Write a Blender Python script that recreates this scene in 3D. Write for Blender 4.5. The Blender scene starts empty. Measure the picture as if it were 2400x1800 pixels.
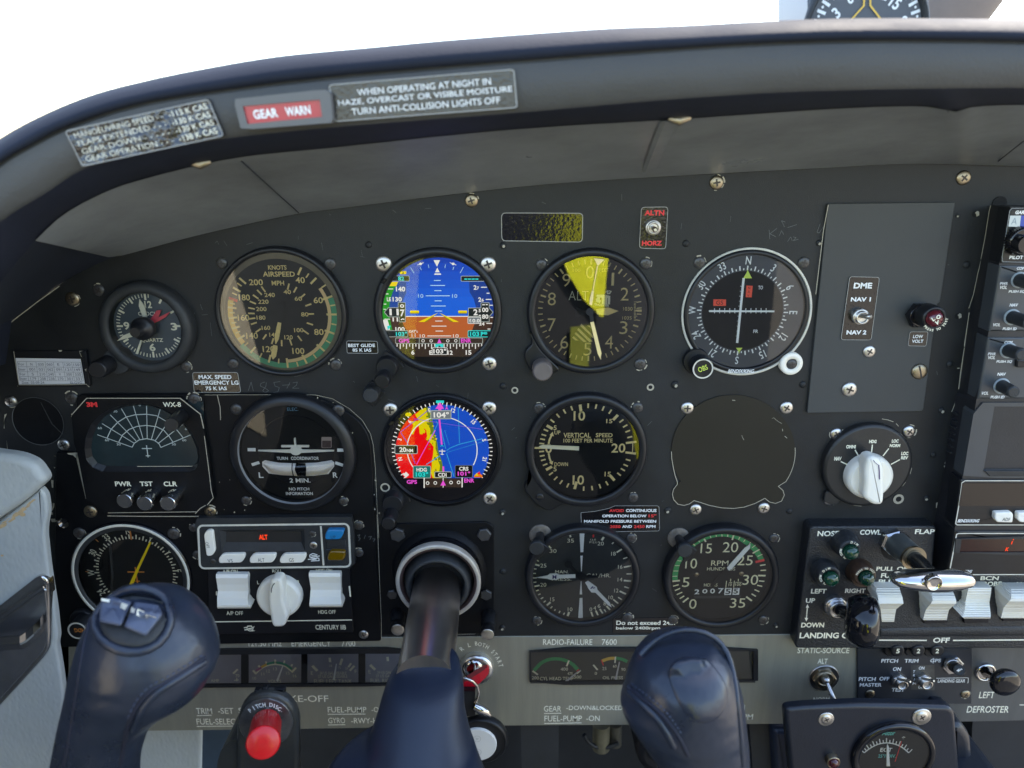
import bpy, math, random
from math import sin, cos, tan, pi, radians, atan2, hypot, sqrt
from mathutils import Vector, Matrix
random.seed(7)
scene = bpy.context.scene
col = scene.collection

# ------------------------------------------------------------------ camera
FPX, CX, CY = 1803.0, 1200.0, 900.0          # focal length and centre, in photo pixels (2400 x 1800)
TILT, DIST = radians(17.4), 0.49             # camera looks down 17.4 deg, 0.49 m in front of the panel
cam_d = bpy.data.cameras.new("camera")
cam = bpy.data.objects.new("camera", cam_d)
col.objects.link(cam)
cam.location = (0, -DIST, 0)
cam.rotation_euler = (pi / 2 - TILT, 0, 0)
cam_d.sensor_width = 36.0
cam_d.lens = FPX * 36.0 / 2400.0
cam_d.clip_start = 0.01
cam_d.clip_end = 5000
cam_d.dof.use_dof = True
cam_d.dof.focus_distance = 0.515
cam_d.dof.aperture_fstop = cam_d.lens / 3.3   # 3.3 mm aperture, as a phone lens has
scene.camera = cam

# ------------------------------------------------------------------ sky, sun, exposure
SUN_EL, SUN_AZ = radians(52), radians(42)     # sun ahead of the aircraft, to the right
world = bpy.data.worlds.new("World")
scene.world = world
world.use_nodes = True
wn = world.node_tree
sky = wn.nodes.new("ShaderNodeTexSky")
sky.sky_type = 'NISHITA'
sky.sun_disc = False
sky.sun_elevation = SUN_EL
sky.sun_rotation = SUN_AZ
sky.air_density = 1.0
sky.dust_density = 1.0
bg = wn.nodes["Background"]
bg.inputs["Strength"].default_value = 0.15
wn.links.new(sky.outputs[0], bg.inputs[0])
sun_d = bpy.data.lights.new("sun", 'SUN')
sun_d.energy = 3.0
sun_d.angle = radians(0.5)
sun_d.color = (1.0, 0.95, 0.88)
sun = bpy.data.objects.new("sun", sun_d)
col.objects.link(sun)
sun.rotation_euler = (pi / 2 - SUN_EL, 0, pi - SUN_AZ)
EXPOSURE = 2.3
vs = scene.view_settings
scene.display_settings.display_device = 'sRGB'
vs.view_transform = 'Standard'
vs.look = 'None'
vs.gamma = 1.0
vs.exposure = EXPOSURE
vs.use_curve_mapping = False
vs.use_white_balance = True               # the phone balanced for the blue shade light
vs.white_balance_temperature = 7000
vs.white_balance_tint = 10

# ------------------------------------------------------------------ photo pixel -> place
CF = (0.0, cos(TILT), -sin(TILT))
CU = (0.0, sin(TILT), cos(TILT))


def P(px, py, h=0.0):
    """Point on the plane h metres in front of the panel that the photo shows at this pixel."""
    x = (px - CX) / FPX
    v = (CY - py) / FPX
    dy = CF[1] + v * CU[1]
    dz = CF[2] + v * CU[2]
    t = (DIST - h) / dy
    return (x * t, -h, dz * t)


def AB(px, py, h=0.0):
    p = P(px, py, h)
    return (p[0], p[2])


def mpp(px, py, h=0.0):
    """metres per photo pixel (horizontal) there"""
    p = P(px, py, h)
    d = (p[1] + DIST) * CF[1] + p[2] * CF[2]
    return d / FPX


class Cv:
    def __init__(s, x0, y0, k):
        s.x0, s.y0, s.s = x0, y0, k

    def __call__(s, x, y):
        return (s.x0 + x * s.s, s.y0 + y * s.s)


F = Cv(0, 0, 2400 / 2212)
PX = Cv(0, 0, 1.0)
T48 = 480 / 2212
T40 = 400 / 2212
T80 = 800 / 2212

# ------------------------------------------------------------------ mesh builder
class MB:
    def __init__(s):
        s.v, s.f, s.m, s.sm = [], [], [], []

    def add(s, verts, faces, mi=0, smooth=False):
        o = len(s.v)
        s.v += [tuple(p) for p in verts]
        for f in faces:
            s.f.append(tuple(i + o for i in f))
            s.m.append(mi)
            s.sm.append(smooth)
        return s

    # --- flat things on a plane in front of the panel
    def polyab(s, pts, h, mi=0):
        return s.add([(a, -h, b) for a, b in pts], [tuple(range(len(pts)))], mi)

    def poly(s, cv, pts, h, mi=0):
        return s.polyab([AB(*cv(x, y), h) for x, y in pts], h, mi)

    def line(s, cv, p0, p1, w, h, mi=0, w1=None):
        k = mpp(*cv(*p0), h) * cv.s
        a0, b0 = AB(*cv(*p0), h)
        a1, b1 = AB(*cv(*p1), h)
        L = hypot(a1 - a0, b1 - b0) or 1e-9
        nx, ny = -(b1 - b0) / L, (a1 - a0) / L
        w0 = w * k / 2
        w1 = w0 if w1 is None else w1 * k / 2
        return s.polyab([(a0 + nx * w0, b0 + ny * w0), (a0 - nx * w0, b0 - ny * w0),
                         (a1 - nx * w1, b1 - ny * w1), (a1 + nx * w1, b1 + ny * w1)], h, mi)

    def path(s, cv, pts, w, h, mi=0):
        for i in range(len(pts) - 1):
            s.line(cv, pts[i], pts[i + 1], w, h + i % 2 * 1e-5, mi)
        return s

    def strip(s, cv, pts, w, h, mi=0, closed=False):
        """continuous line of even width"""
        k = mpp(*cv(*pts[0]), h) * cv.s
        q = [AB(*cv(x, y), h) for x, y in pts]
        return s.stripab(q, w * k, h, mi, closed)

    def stripab(s, q, w, h, mi=0, closed=False):
        n = len(q)
        L, R = [], []
        for i in range(n):
            if closed:
                p0, p1, p2 = q[i - 1], q[i], q[(i + 1) % n]
            else:
                p0, p1, p2 = q[max(0, i - 1)], q[i], q[min(n - 1, i + 1)]
            d1 = (p1[0] - p0[0], p1[1] - p0[1])
            d2 = (p2[0] - p1[0], p2[1] - p1[1])
            l1, l2 = hypot(*d1), hypot(*d2)
            if l1 < 1e-9:
                d1, l1 = d2, l2
            if l2 < 1e-9:
                d2, l2 = d1, l1
            l1 = l1 or 1
            l2 = l2 or 1
            n1 = (-d1[1] / l1, d1[0] / l1)
            n2 = (-d2[1] / l2, d2[0] / l2)
            mx, my = n1[0] + n2[0], n1[1] + n2[1]
            ml = hypot(mx, my) or 1
            mx, my = mx / ml, my / ml
            c = max(0.4, mx * n1[0] + my * n1[1])
            e = w / 2 / c
            L.append((p1[0] + mx * e, -h, p1[1] + my * e))
            R.append((p1[0] - mx * e, -h, p1[1] - my * e))
        fs = [(i, (i + 1) % n, n + (i + 1) % n, n + i) for i in range(n if closed else n - 1)]
        return s.add(L + R, fs, mi)

    def discab(s, c, r, h, n=64, mi=0, rb=None):
        rb = r if rb is None else rb
        return s.polyab([(c[0] + r * cos(2 * pi * i / n), c[1] + rb * sin(2 * pi * i / n)) for i in range(n)], h, mi)

    def disc(s, cv, c, r, h, n=64, mi=0):
        k = mpp(*cv(*c), h) * cv.s
        return s.discab(AB(*cv(*c), h), r * k, h, n, mi)

    def arcab(s, c, r0, r1, a0, a1, h, n=48, mi=0):
        vs = []
        for i in range(n + 1):
            a = radians(a0 + (a1 - a0) * i / n)
            vs += [(c[0] + r0 * sin(a), -h, c[1] + r0 * cos(a)), (c[0] + r1 * sin(a), -h, c[1] + r1 * cos(a))]
        return s.add(vs, [(2 * i, 2 * i + 1, 2 * i + 3, 2 * i + 2) for i in range(n)], mi)

    def ring(s, cv, c, r0, r1, h, n=72, mi=0):
        k = mpp(*cv(*c), h) * cv.s
        return s.arcab(AB(*cv(*c), h), r0 * k, r1 * k, 0, 360, h, n, mi)

    # --- solids standing on the panel
    def lathe(s, c, prof, n=64, mi=0, knurl=0.0, kseg=None, smooth=True, caps=True, squash=1.0):
        """c=(a,b); prof=[(radius, h, [mi])...]"""
        vs, fs = [], []
        o = len(prof)
        for j, pr in enumerate(prof):
            r, h = pr[0], pr[1]
            for i in range(n):
                a = 2 * pi * i / n
                rr = r
                if knurl and (kseg is None or j in kseg):
                    rr = r * (1 - knurl * (i % 2))
                vs.append((c[0] + rr * cos(a), -h, c[1] + rr * sin(a) * squash))
        for j in range(o - 1):
            for i in range(n):
                k = (i + 1) % n
                fs.append((j * n + i, j * n + k, (j + 1) * n + k, (j + 1) * n + i))
        s.add(vs, fs, mi, smooth)
        if caps:
            s.add(vs[(o - 1) * n:], [tuple(range(n))], mi)
        return s

    def knob(s, cv, c, prof, at, n=64, mi=0, **kw):
        """lathe centred where the photo shows c at height `at`; radii in view units there"""
        k = mpp(*cv(*c), at) * cv.s
        return s.lathe(AB(*cv(*c), at), [(p[0] * k, p[1]) for p in prof], n, mi, **kw)

    def prism(s, cv, pts, h0, h1, ch=0.0, mi=0, steps=1):
        q = [AB(*cv(x, y), h1) for x, y in pts]
        return s.prismab(q, h0, h1, ch, mi, steps)

    def prismab(s, q, h0, h1, ch=0.0, mi=0, steps=1):
        n = len(q)
        area = sum(q[i][0] * q[(i + 1) % n][1] - q[(i + 1) % n][0] * q[i][1] for i in range(n))
        if area < 0:
            q = q[::-1]
        rings = [(q, h0)]
        if ch > 0:
            for j in range(steps + 1):
                a = j / steps * pi / 2
                rings.append((inset(q, ch * (1 - cos(a))), h1 - ch * (1 - sin(a))))
        else:
            rings.append((q, h1))
        vs, fs = [], []
        for r, h in rings:
            vs += [(a, -h, b) for a, b in r]
        for j in range(len(rings) - 1):
            for i in range(n):
                k = (i + 1) % n
                fs.append((j * n + i, j * n + k, (j + 1) * n + k, (j + 1) * n + i))
        s.add(vs, fs, mi, steps > 2)
        s.add(vs[-n:], [tuple(range(n))], mi)
        return s

    def box(s, cv, x0, y0, x1, y1, h0, h1, r=0, ch=0.0, mi=0, steps=1):
        return s.prism(cv, rrect(x0, y0, x1, y1, r), h0, h1, ch, mi, steps)

    def frame(s, cv, outer, inner, h1, h0o, h0i, n=96, mi=0):
        """face plate with an opening: outer wall, face, inner wall"""
        O, I = star_pair(outer, inner, n)
        qo = [AB(*cv(x, y), h1) for x, y in O]
        qi = [AB(*cv(x, y), h1) for x, y in I]
        vs = [(a, -h0o, b) for a, b in qo] + [(a, -h1, b) for a, b in qo] + [(a, -h1, b) for a, b in qi] + [(a, -h0i, b) for a, b in qi]
        fs = []
        for j in range(3):
            for i in range(n):
                k = (i + 1) % n
                fs.append((j * n + i, j * n + k, (j + 1) * n + k, (j + 1) * n + i))
        return s.add(vs, fs, mi)

    def rows(s, cv, rows, base=None, mi=0, smooth=False):
        """rows=[(xl,xr,y,h)...] lofted downwards, side walls to height base"""
        vs, fs = [], []
        for xl, xr, y, h in rows:
            vs += [P(*cv(xl, y), h), P(*cv(xr, y), h)]
        n = len(rows)
        for i in range(n - 1):
            fs.append((2 * i, 2 * i + 1, 2 * i + 3, 2 * i + 2))
        s.add(vs, fs, mi, smooth)
        if base is not None:
            for e in (0, 1):
                sv, sf = [], []
                for i in range(n):
                    p = vs[2 * i + e]
                    sv += [p, (p[0], -base, p[2])]
                for i in range(n - 1):
                    sf.append((2 * i, 2 * i + 1, 2 * i + 3, 2 * i + 2))
                s.add(sv, sf, mi)
            for r in (0, n - 1):
                p, q = vs[2 * r], vs[2 * r + 1]
                s.add([p, q, (q[0], -base, q[2]), (p[0], -base, p[2])], [(0, 1, 2, 3)], mi)
        return s

    def loft(s, rws, mi=0, smooth=True, closed=False):
        n = len(rws[0])
        vs = [p for r in rws for p in r]
        fs = []
        for j in range(len(rws) - 1):
            for i in range(n if closed else n - 1):
                k = (i + 1) % n
                fs.append((j * n + i, j * n + k, (j + 1) * n + k, (j + 1) * n + i))
        return s.add(vs, fs, mi, smooth)

    def tube(s, pts, rad, n=20, mi=0, caps=True, flat=None, smooth=True):
        """round bar along 3-D points; rad per point; flat=(u, ku) squeezes along direction u"""
        pts = [Vector(p) for p in pts]
        if not hasattr(rad, '__len__'):
            rad = [rad] * len(pts)
        rings = []
        up = None
        for i, p in enumerate(pts):
            d = (pts[min(i + 1, len(pts) - 1)] - pts[max(i - 1, 0)]).normalized()
            if up is None:
                up = Vector((0, 0, 1)) if abs(d.z) < 0.9 else Vector((0, 1, 0))
            u = (up - d * up.dot(d)).normalized()
            w = d.cross(u)
            up = u
            rg = []
            for k in range(n):
                a = 2 * pi * k / n
                o = (u * cos(a) + w * sin(a)) * rad[i]
                if flat:
                    fd = Vector(flat[0])
                    o = o - fd * o.dot(fd) * (1 - flat[1])
                rg.append(tuple(p + o))
            rings.append(rg)
        s.loft(rings, mi, smooth, True)
        if caps:
            s.add(rings[0], [tuple(range(n))], mi)
            s.add(rings[-1], [tuple(range(n))], mi)
        return s

    # --- lettering
    def text(s, t, cv, box, h, mi=0, bold=0.0, sh=0.0):
        """lettering fitted into box=(x0,y0,x1,y1) of the view, upright on the panel"""
        x0, y0, x1, y1 = box
        cx, cy = (x0 + x1) / 2, (y0 + y1) / 2
        a, b = AB(*cv(cx, cy), h)
        w = AB(*cv(x1, cy), h)[0] - AB(*cv(x0, cy), h)[0]
        hh = AB(*cv(cx, y0), h)[1] - AB(*cv(cx, y1), h)[1]
        vs, fs = glyphs(t, bold)
        k = hh * sh
        return s.add([(a + (u - .5) * w + (v - .5) * k, -h, b + (v - .5) * hh) for u, v in vs], fs, mi)

    def textq(s, t, cv, quad, h, mi=0, bold=0.0):
        """lettering fitted into four corners TL TR BR BL"""
        q = [P(*cv(x, y), h) for x, y in quad]
        vs, fs = glyphs(t, bold)
        out = []
        for u, v in vs:
            tp = [q[0][i] * (1 - u) + q[1][i] * u for i in range(3)]
            bt = [q[3][i] * (1 - u) + q[2][i] * u for i in range(3)]
            out.append(tuple(bt[i] * (1 - v) + tp[i] * v for i in range(3)))
        return s.add(out, fs, mi)

    def textr(s, t, c, size, ang, h, mi=0, bold=0.0, ws=1.0):
        """lettering of height size (m) centred on c=(a,b), turned ang degrees clockwise"""
        vs, fs, asp = glyphs(t, bold, True)
        w = size * asp * ws
        ca, sa = cos(radians(ang)), sin(radians(ang))
        out = []
        for u, v in vs:
            x, y = (u - .5) * w, (v - .5) * size
            out.append((c[0] + x * ca + y * sa, -h, c[1] - x * sa + y * ca))
        return s.add(out, fs, mi)

    def arctext(s, t, cv, c, r, a0, a1, size, h, mi=0, bold=0.0, inward=False, ws=1.0):
        k = mpp(*cv(*c), h) * cv.s
        q = AB(*cv(*c), h)
        n = len(t)
        for i, ch in enumerate(t):
            if ch == ' ':
                continue
            a = a0 + (a1 - a0) * (i / max(1, n - 1))
            sz = size * k
            s.textr(ch, (q[0] + r * k * sin(radians(a)), q[1] + r * k * cos(radians(a))), sz * (.6 if ch in '-.' and 0 else 1),
                    a + (180 if inward else 0), h, mi, bold, ws)
        return s


def inset(q, d):
    n = len(q)
    out = []
    for i in range(n):
        p0, p1, p2 = q[i - 1], q[i], q[(i + 1) % n]
        d1 = (p1[0] - p0[0], p1[1] - p0[1])
        d2 = (p2[0] - p1[0], p2[1] - p1[1])
        l1, l2 = hypot(*d1) or 1e-9, hypot(*d2) or 1e-9
        n1 = (-d1[1] / l1, d1[0] / l1)
        n2 = (-d2[1] / l2, d2[0] / l2)
        mx, my = n1[0] + n2[0], n1[1] + n2[1]
        ml = hypot(mx, my) or 1
        mx, my = mx / ml, my / ml
        c = max(0.5, mx * n1[0] + my * n1[1])
        out.append((p1[0] + mx * d / c, p1[1] + my * d / c))
    return out


def rrect(x0, y0, x1, y1, r, n=5):
    if r <= 0:
        return [(x0, y0), (x1, y0), (x1, y1), (x0, y1)]
    out = []
    for cx, cy, a in ((x0 + r, y0 + r, 180), (x1 - r, y0 + r, 270), (x1 - r, y1 - r, 0), (x0 + r, y1 - r, 90)):
        for i in range(n + 1):
            t = radians(a + 90 * i / n)
            out.append((cx + r * cos(t), cy + r * sin(t)))
    return out


def rpoly(pts, r, n=4):
    """polygon with rounded corners"""
    if not hasattr(r, '__len__'):
        r = [r] * len(pts)
    out = []
    m = len(pts)
    for i in range(m):
        p0, p1, p2 = pts[i - 1], pts[i], pts[(i + 1) % m]
        v0 = (p0[0] - p1[0], p0[1] - p1[1])
        v2 = (p2[0] - p1[0], p2[1] - p1[1])
        l0, l2 = hypot(*v0), hypot(*v2)
        d = min(r[i], l0 * .49, l2 * .49)
        if d <= 0:
            out.append(p1)
            continue
        a = (p1[0] + v0[0] / l0 * d, p1[1] + v0[1] / l0 * d)
        b = (p1[0] + v2[0] / l2 * d, p1[1] + v2[1] / l2 * d)
        for j in range(n + 1):
            t = j / n
            out.append(((1 - t) ** 2 * a[0] + 2 * t * (1 - t) * p1[0] + t * t * b[0],
                        (1 - t) ** 2 * a[1] + 2 * t * (1 - t) * p1[1] + t * t * b[1]))
    return out


def ell(cx, cy, rx, ry, n=64, a0=0):
    return [(cx + rx * cos(2 * pi * i / n + a0), cy + ry * sin(2 * pi * i / n + a0)) for i in range(n)]


def star_pair(outer, inner, n):
    cx = sum(p[0] for p in inner) / len(inner)
    cy = sum(p[1] for p in inner) / len(inner)

    def hit(poly, a):
        dx, dy = cos(a), sin(a)
        best = None
        m = len(poly)
        for i in range(m):
            x0, y0 = poly[i][0] - cx, poly[i][1] - cy
            x1, y1 = poly[(i + 1) % m][0] - cx, poly[(i + 1) % m][1] - cy
            ex, ey = x1 - x0, y1 - y0
            den = dx * ey - dy * ex
            if abs(den) < 1e-12:
                continue
            t = (x0 * ey - y0 * ex) / den
            u = (x0 * dy - y0 * dx) / den
            if t > 0 and -1e-9 <= u <= 1 + 1e-9 and (best is None or t < best):
                best = t
        return (cx + dx * best, cy + dy * best)
    angs = set(2 * pi * i / n for i in range(n))
    angs = sorted(angs)
    # put directions through the corners of both outlines
    for poly in (outer, inner):
        if len(poly) > 60:
            continue
        for p in poly:
            a = atan2(p[1] - cy, p[0] - cx) % (2 * pi)
            j = min(range(n), key=lambda i: abs((angs[i] - a + pi) % (2 * pi) - pi))
            angs[j] = a
    angs.sort()
    return [hit(outer, a) for a in angs], [hit(inner, a) for a in angs]


def clip(poly, edge):
    """clip polygon by the convex outline edge"""
    out = poly
    n = len(edge)
    ar = sum(edge[i][0] * edge[(i + 1) % n][1] - edge[(i + 1) % n][0] * edge[i][1] for i in range(n))
    sg = 1 if ar > 0 else -1
    for i in range(n):
        a, b = edge[i], edge[(i + 1) % n]
        inp, out = out, []
        if not inp:
            break

        def side(p):
            return sg * ((b[0] - a[0]) * (p[1] - a[1]) - (b[1] - a[1]) * (p[0] - a[0]))
        for j in range(len(inp)):
            p, q = inp[j - 1], inp[j]
            sp, sq = side(p), side(q)
            if (sp >= 0) != (sq >= 0):
                t = sp / (sp - sq)
                out.append((p[0] + (q[0] - p[0]) * t, p[1] + (q[1] - p[1]) * t))
            if sq >= 0:
                out.append(q)
    return out


_gl = {}


def glyphs(t, bold=0.0, aspect=False):
    key = (t, bold)
    if key not in _gl:
        cu = bpy.data.curves.new("lettering", 'FONT')
        cu.body = t
        cu.size = 1.0
        cu.offset = bold
        cu.resolution_u = 3
        cu.space_line = 1.0
        ob = bpy.data.objects.new("lettering", cu)
        me = bpy.data.meshes.new_from_object(ob)
        vs = [(v.co.x, v.co.y) for v in me.vertices]
        fs = [tuple(p.vertices) for p in me.polygons]
        bpy.data.objects.remove(ob)
        bpy.data.curves.remove(cu)
        bpy.data.meshes.remove(me)
        x0, x1 = min(v[0] for v in vs), max(v[0] for v in vs)
        y0, y1 = min(v[1] for v in vs), max(v[1] for v in vs)
        w, h = (x1 - x0) or 1, (y1 - y0) or 1
        _gl[key] = ([((v[0] - x0) / w, (v[1] - y0) / h) for v in vs], fs, w / h)
    g = _gl[key]
    return g if aspect else g[:2]


# ------------------------------------------------------------------ things and parts
class Thing:
    def __init__(s, name, label, cat, c=(1200, 900), h=0.0, group=None, kind=None):
        s.o = bpy.data.objects.new(name, None)
        col.objects.link(s.o)
        s.loc = Vector(P(c[0], c[1], h))
        s.o.location = s.loc
        s.o.empty_display_size = 0.01
        s.o['label'] = label
        s.o['category'] = cat
        if group:
            s.o['group'] = group
        if kind:
            s.o['kind'] = kind

    def part(s, name, mb, mats, parent=None, label=None, auto=False):
        me = bpy.data.meshes.new(name)
        base = s.loc
        if name.endswith('glass'):      # panes face the viewer
            for i, f in enumerate(mb.f):
                q = [Vector(mb.v[j]) for j in f]
                if sum(((q[j] - q[0]).cross(q[j + 1] - q[0]).y for j in range(1, len(q) - 1))) > 0:
                    mb.f[i] = f[::-1]
        me.from_pydata([(p[0] - base.x, p[1] - base.y, p[2] - base.z) for p in mb.v], [], mb.f)
        if not hasattr(mats, '__len__'):
            mats = [mats]
        for m in mats:
            me.materials.append(m)
        me.polygons.foreach_set("material_index", mb.m)
        me.polygons.foreach_set("use_smooth", mb.sm)
        me.update()
        o = bpy.data.objects.new(name, me)
        col.objects.link(o)
        o.parent = parent or s.o
        if label:
            o['label'] = label
        return o

    def inst(s, name, src, px, py, r, h=0.0, rot=0.0, parent=None, label=None, dep=1.0):
        """one more copy of a small fastener mesh, r photo pixels in radius"""
        o = src.copy() if not isinstance(src, bpy.types.Mesh) else bpy.data.objects.new(name, src)
        col.objects.link(o)
        o.name = name
        o.parent = s.o
        o.location = Vector(P(px, py, h)) - s.loc
        k = r * mpp(px, py, h)
        o.scale = (k, k * dep, k)
        o.rotation_euler = (0, radians(rot), 0)
        if label:
            o['label'] = label
        return o


def single(name, label, cat, mb, mats, c=(1200, 900), h=0.0, group=None, kind=None):
    me = bpy.data.meshes.new(name)
    base = Vector(P(c[0], c[1], h))
    me.from_pydata([(p[0] - base.x, p[1] - base.y, p[2] - base.z) for p in mb.v], [], mb.f)
    if not hasattr(mats, '__len__'):
        mats = [mats]
    for m in mats:
        me.materials.append(m)
    me.polygons.foreach_set("material_index", mb.m)
    me.polygons.foreach_set("use_smooth", mb.sm)
    o = bpy.data.objects.new(name, me)
    col.objects.link(o)
    o.location = base
    if label:
        o['label'] = label
    if cat:
        o['category'] = cat
    if group:
        o['group'] = group
    if kind:
        o['kind'] = kind
    return o


# ------------------------------------------------------------------ materials
def lin(r, g, b):
    f = lambda c: c / 12.92 if c <= 0.04045 else ((c + 0.055) / 1.055) ** 2.4
    return (f(r / 255), f(g / 255), f(b / 255), 1)


def mat(name, c, rough=0.5, metal=0.0, spec=0.5, bump=0.0, bscale=400.0, var=0.0, vscale=30.0, vcol=None,
        coat=0.0, rvar=0.0, stretch=None, bdist=0.0006, sheen=0.0):
    """procedural surface: base colour with slow uneven variation, fine bump, uneven gloss"""
    m = bpy.data.materials.new(name)
    m.use_nodes = True
    nt = m.node_tree
    b = nt.nodes["Principled BSDF"]
    b.inputs["Base Color"].default_value = c
    b.inputs["Roughness"].default_value = rough
    b.inputs["Metallic"].default_value = metal
    b.inputs["Specular IOR Level"].default_value = spec
    b.inputs["Coat Weight"].default_value = coat
    b.inputs["Coat Roughness"].default_value = 0.12
    if var or bump or rvar:
        tc = nt.nodes.new("ShaderNodeTexCoord")
        src = tc.outputs["Object"]
        if stretch:
            mp = nt.nodes.new("ShaderNodeMapping")
            mp.inputs["Scale"].default_value = stretch
            nt.links.new(src, mp.inputs[0])
            src = mp.outputs[0]
        if var or rvar:
            n = nt.nodes.new("ShaderNodeTexNoise")
            n.inputs["Scale"].default_value = vscale
            n.inputs["Detail"].default_value = 6
            n.inputs["Roughness"].default_value = 0.65
            nt.links.new(src, n.inputs["Vector"])
            if var:
                r = nt.nodes.new("ShaderNodeValToRGB")
                c2 = vcol or tuple(min(1, x * (1 + var * 2.2)) for x in c[:3]) + (1,)
                r.color_ramp.elements[0].position = 0.5 - 0.22
                r.color_ramp.elements[1].position = 0.5 + 0.25
                r.color_ramp.elements[0].color = c
                r.color_ramp.elements[1].color = c2
                nt.links.new(n.outputs["Fac"], r.inputs[0])
                nt.links.new(r.outputs[0], b.inputs["Base Color"])
            if rvar:
                mr = nt.nodes.new("ShaderNodeMapRange")
                mr.inputs["From Min"].default_value = 0.3
                mr.inputs["From Max"].default_value = 0.7
                mr.inputs["To Min"].default_value = max(0.03, rough - rvar)
                mr.inputs["To Max"].default_value = min(1, rough + rvar)
                nt.links.new(n.outputs["Fac"], mr.inputs["Value"])
                nt.links.new(mr.outputs[0], b.inputs["Roughness"])
        if bump:
            n2 = nt.nodes.new("ShaderNodeTexNoise")
            n2.inputs["Scale"].default_value = bscale
            n2.inputs["Detail"].default_value = 3
            nt.links.new(src, n2.inputs["Vector"])
            bp = nt.nodes.new("ShaderNodeBump")
            bp.inputs["Strength"].default_value = bump
            bp.inputs["Distance"].default_value = bdist
            nt.links.new(n2.outputs["Fac"], bp.inputs["Height"])
            nt.links.new(bp.outputs[0], b.inputs["Normal"])
    return m


def leather(name, c, scale=300.0, rough=0.45, bump=0.5, var=0.15, vcol=None, bdist=0.0008, stretch=None, spec=0.5):
    m = mat(name, c, rough, var=var, vscale=18, vcol=vcol, rvar=0.08, spec=spec)
    nt = m.node_tree
    b = nt.nodes["Principled BSDF"]
    tc = nt.nodes.new("ShaderNodeTexCoord")
    src = tc.outputs["Object"]
    mp = nt.nodes.new("ShaderNodeMapping")
    mp.inputs["Scale"].default_value = stretch or (1, 1, 1)
    nt.links.new(src, mp.inputs[0])
    vo = nt.nodes.new("ShaderNodeTexVoronoi")
    vo.feature = 'SMOOTH_F1'
    vo.inputs["Scale"].default_value = scale
    nt.links.new(mp.outputs[0], vo.inputs["Vector"])
    n2 = nt.nodes.new("ShaderNodeTexNoise")
    n2.inputs["Scale"].default_value = scale * 0.25
    n2.inputs["Detail"].default_value = 5
    nt.links.new(mp.outputs[0], n2.inputs["Vector"])
    ad = nt.nodes.new("ShaderNodeMath")
    ad.operation = 'ADD'
    nt.links.new(vo.outputs["Distance"], ad.inputs[0])
    nt.links.new(n2.outputs["Fac"], ad.inputs[1])
    bp = nt.nodes.new("ShaderNodeBump")
    bp.inputs["Strength"].default_value = bump
    bp.inputs["Distance"].default_value = bdist
    nt.links.new(ad.outputs[0], bp.inputs["Height"])
    nt.links.new(bp.outputs[0], b.inputs["Normal"])
    return m


def emit(name, c, k=1.0):
    """a lit screen colour: looks as given at this exposure"""
    m = bpy.data.materials.new(name)
    m.use_nodes = True
    b = m.node_tree.nodes["Principled BSDF"]
    b.inputs["Base Color"].default_value = (0.004, 0.004, 0.005, 1)
    b.inputs["Roughness"].default_value = 0.35
    b.inputs["Specular IOR Level"].default_value = 0.2
    b.inputs["Emission Color"].default_value = c
    b.inputs["Emission Strength"].default_value = k / 2 ** EXPOSURE
    m.cycles.emission_sampling = 'NONE'
    return m


def glass(name, ior=1.5, tint=(1, 1, 1, 1), rough=0.0):
    """thin cover glass: clear with a mirror reflection that grows at grazing angles"""
    m = bpy.data.materials.new(name)
    m.use_nodes = True
    nt = m.node_tree
    nt.nodes.remove(nt.nodes["Principled BSDF"])
    out = nt.nodes["Material Output"]
    tr = nt.nodes.new("ShaderNodeBsdfTransparent")
    tr.inputs[0].default_value = tint
    gl = nt.nodes.new("ShaderNodeBsdfGlossy")
    gl.inputs["Roughness"].default_value = rough
    fr = nt.nodes.new("ShaderNodeFresnel")
    fr.inputs[0].default_value = ior
    mx = nt.nodes.new("ShaderNodeMixShader")
    nt.links.new(fr.outputs[0], mx.inputs[0])
    nt.links.new(tr.outputs[0], mx.inputs[1])
    nt.links.new(gl.outputs[0], mx.inputs[2])
    nt.links.new(mx.outputs[0], out.inputs[0])
    return m


def clearplastic(name, c, rough=0.08, alpha=1.0):
    return mat(name, c, rough, spec=0.6)


M = {}
M['panel'] = mat("panel paint", (0.0105, 0.0112, 0.0118, 1), 0.45, spec=.30, bump=0.25, bscale=1800, var=0.6, vscale=16, rvar=0.12)
M['subpanel'] = mat("sub panel paint", (0.0036, 0.0039, 0.0048, 1), 0.42, spec=.2, bump=0.2, bscale=1800, var=0.4, vscale=20, rvar=0.08)
M['bezel'] = mat("bezel black", (0.0085, 0.009, 0.0105, 1), 0.36, spec=.4, bump=0.08, bscale=900, var=0.3, vscale=60, rvar=0.08)
M['bezelgrey'] = mat("bezel worn grey", (0.018, 0.0195, 0.021, 1), 0.48, spec=.4, bump=0.4, bscale=1500, var=0.4, vscale=60)
M['gloss'] = mat("gloss black", (0.006, 0.006, 0.008, 1), 0.10, spec=0.6)
M['black'] = mat("matt black", (0.006, 0.006, 0.0075, 1), 0.6, spec=.3, bump=0.1, bscale=1200, var=0.3, vscale=40)
M['dial'] = mat("dial black", (0.005, 0.005, 0.0055, 1), 0.75, spec=.25, var=0.3, vscale=60)
M['dialgrey'] = mat("dial grey black", (0.014, 0.0148, 0.016, 1), 0.75, spec=.25, var=0.3, vscale=40)
M['hole'] = mat("dark opening", (0.002, 0.002, 0.003, 1), 0.8)
M['cream'] = mat("cream dial ink", lin(222, 200, 140), 0.6, var=0.12, vscale=300)
M['ivory'] = mat("ivory ink", lin(228, 224, 200), 0.6, var=0.06, vscale=300)
M['white'] = mat("white ink", lin(228, 230, 228), 0.55, var=0.05, vscale=300)
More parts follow.
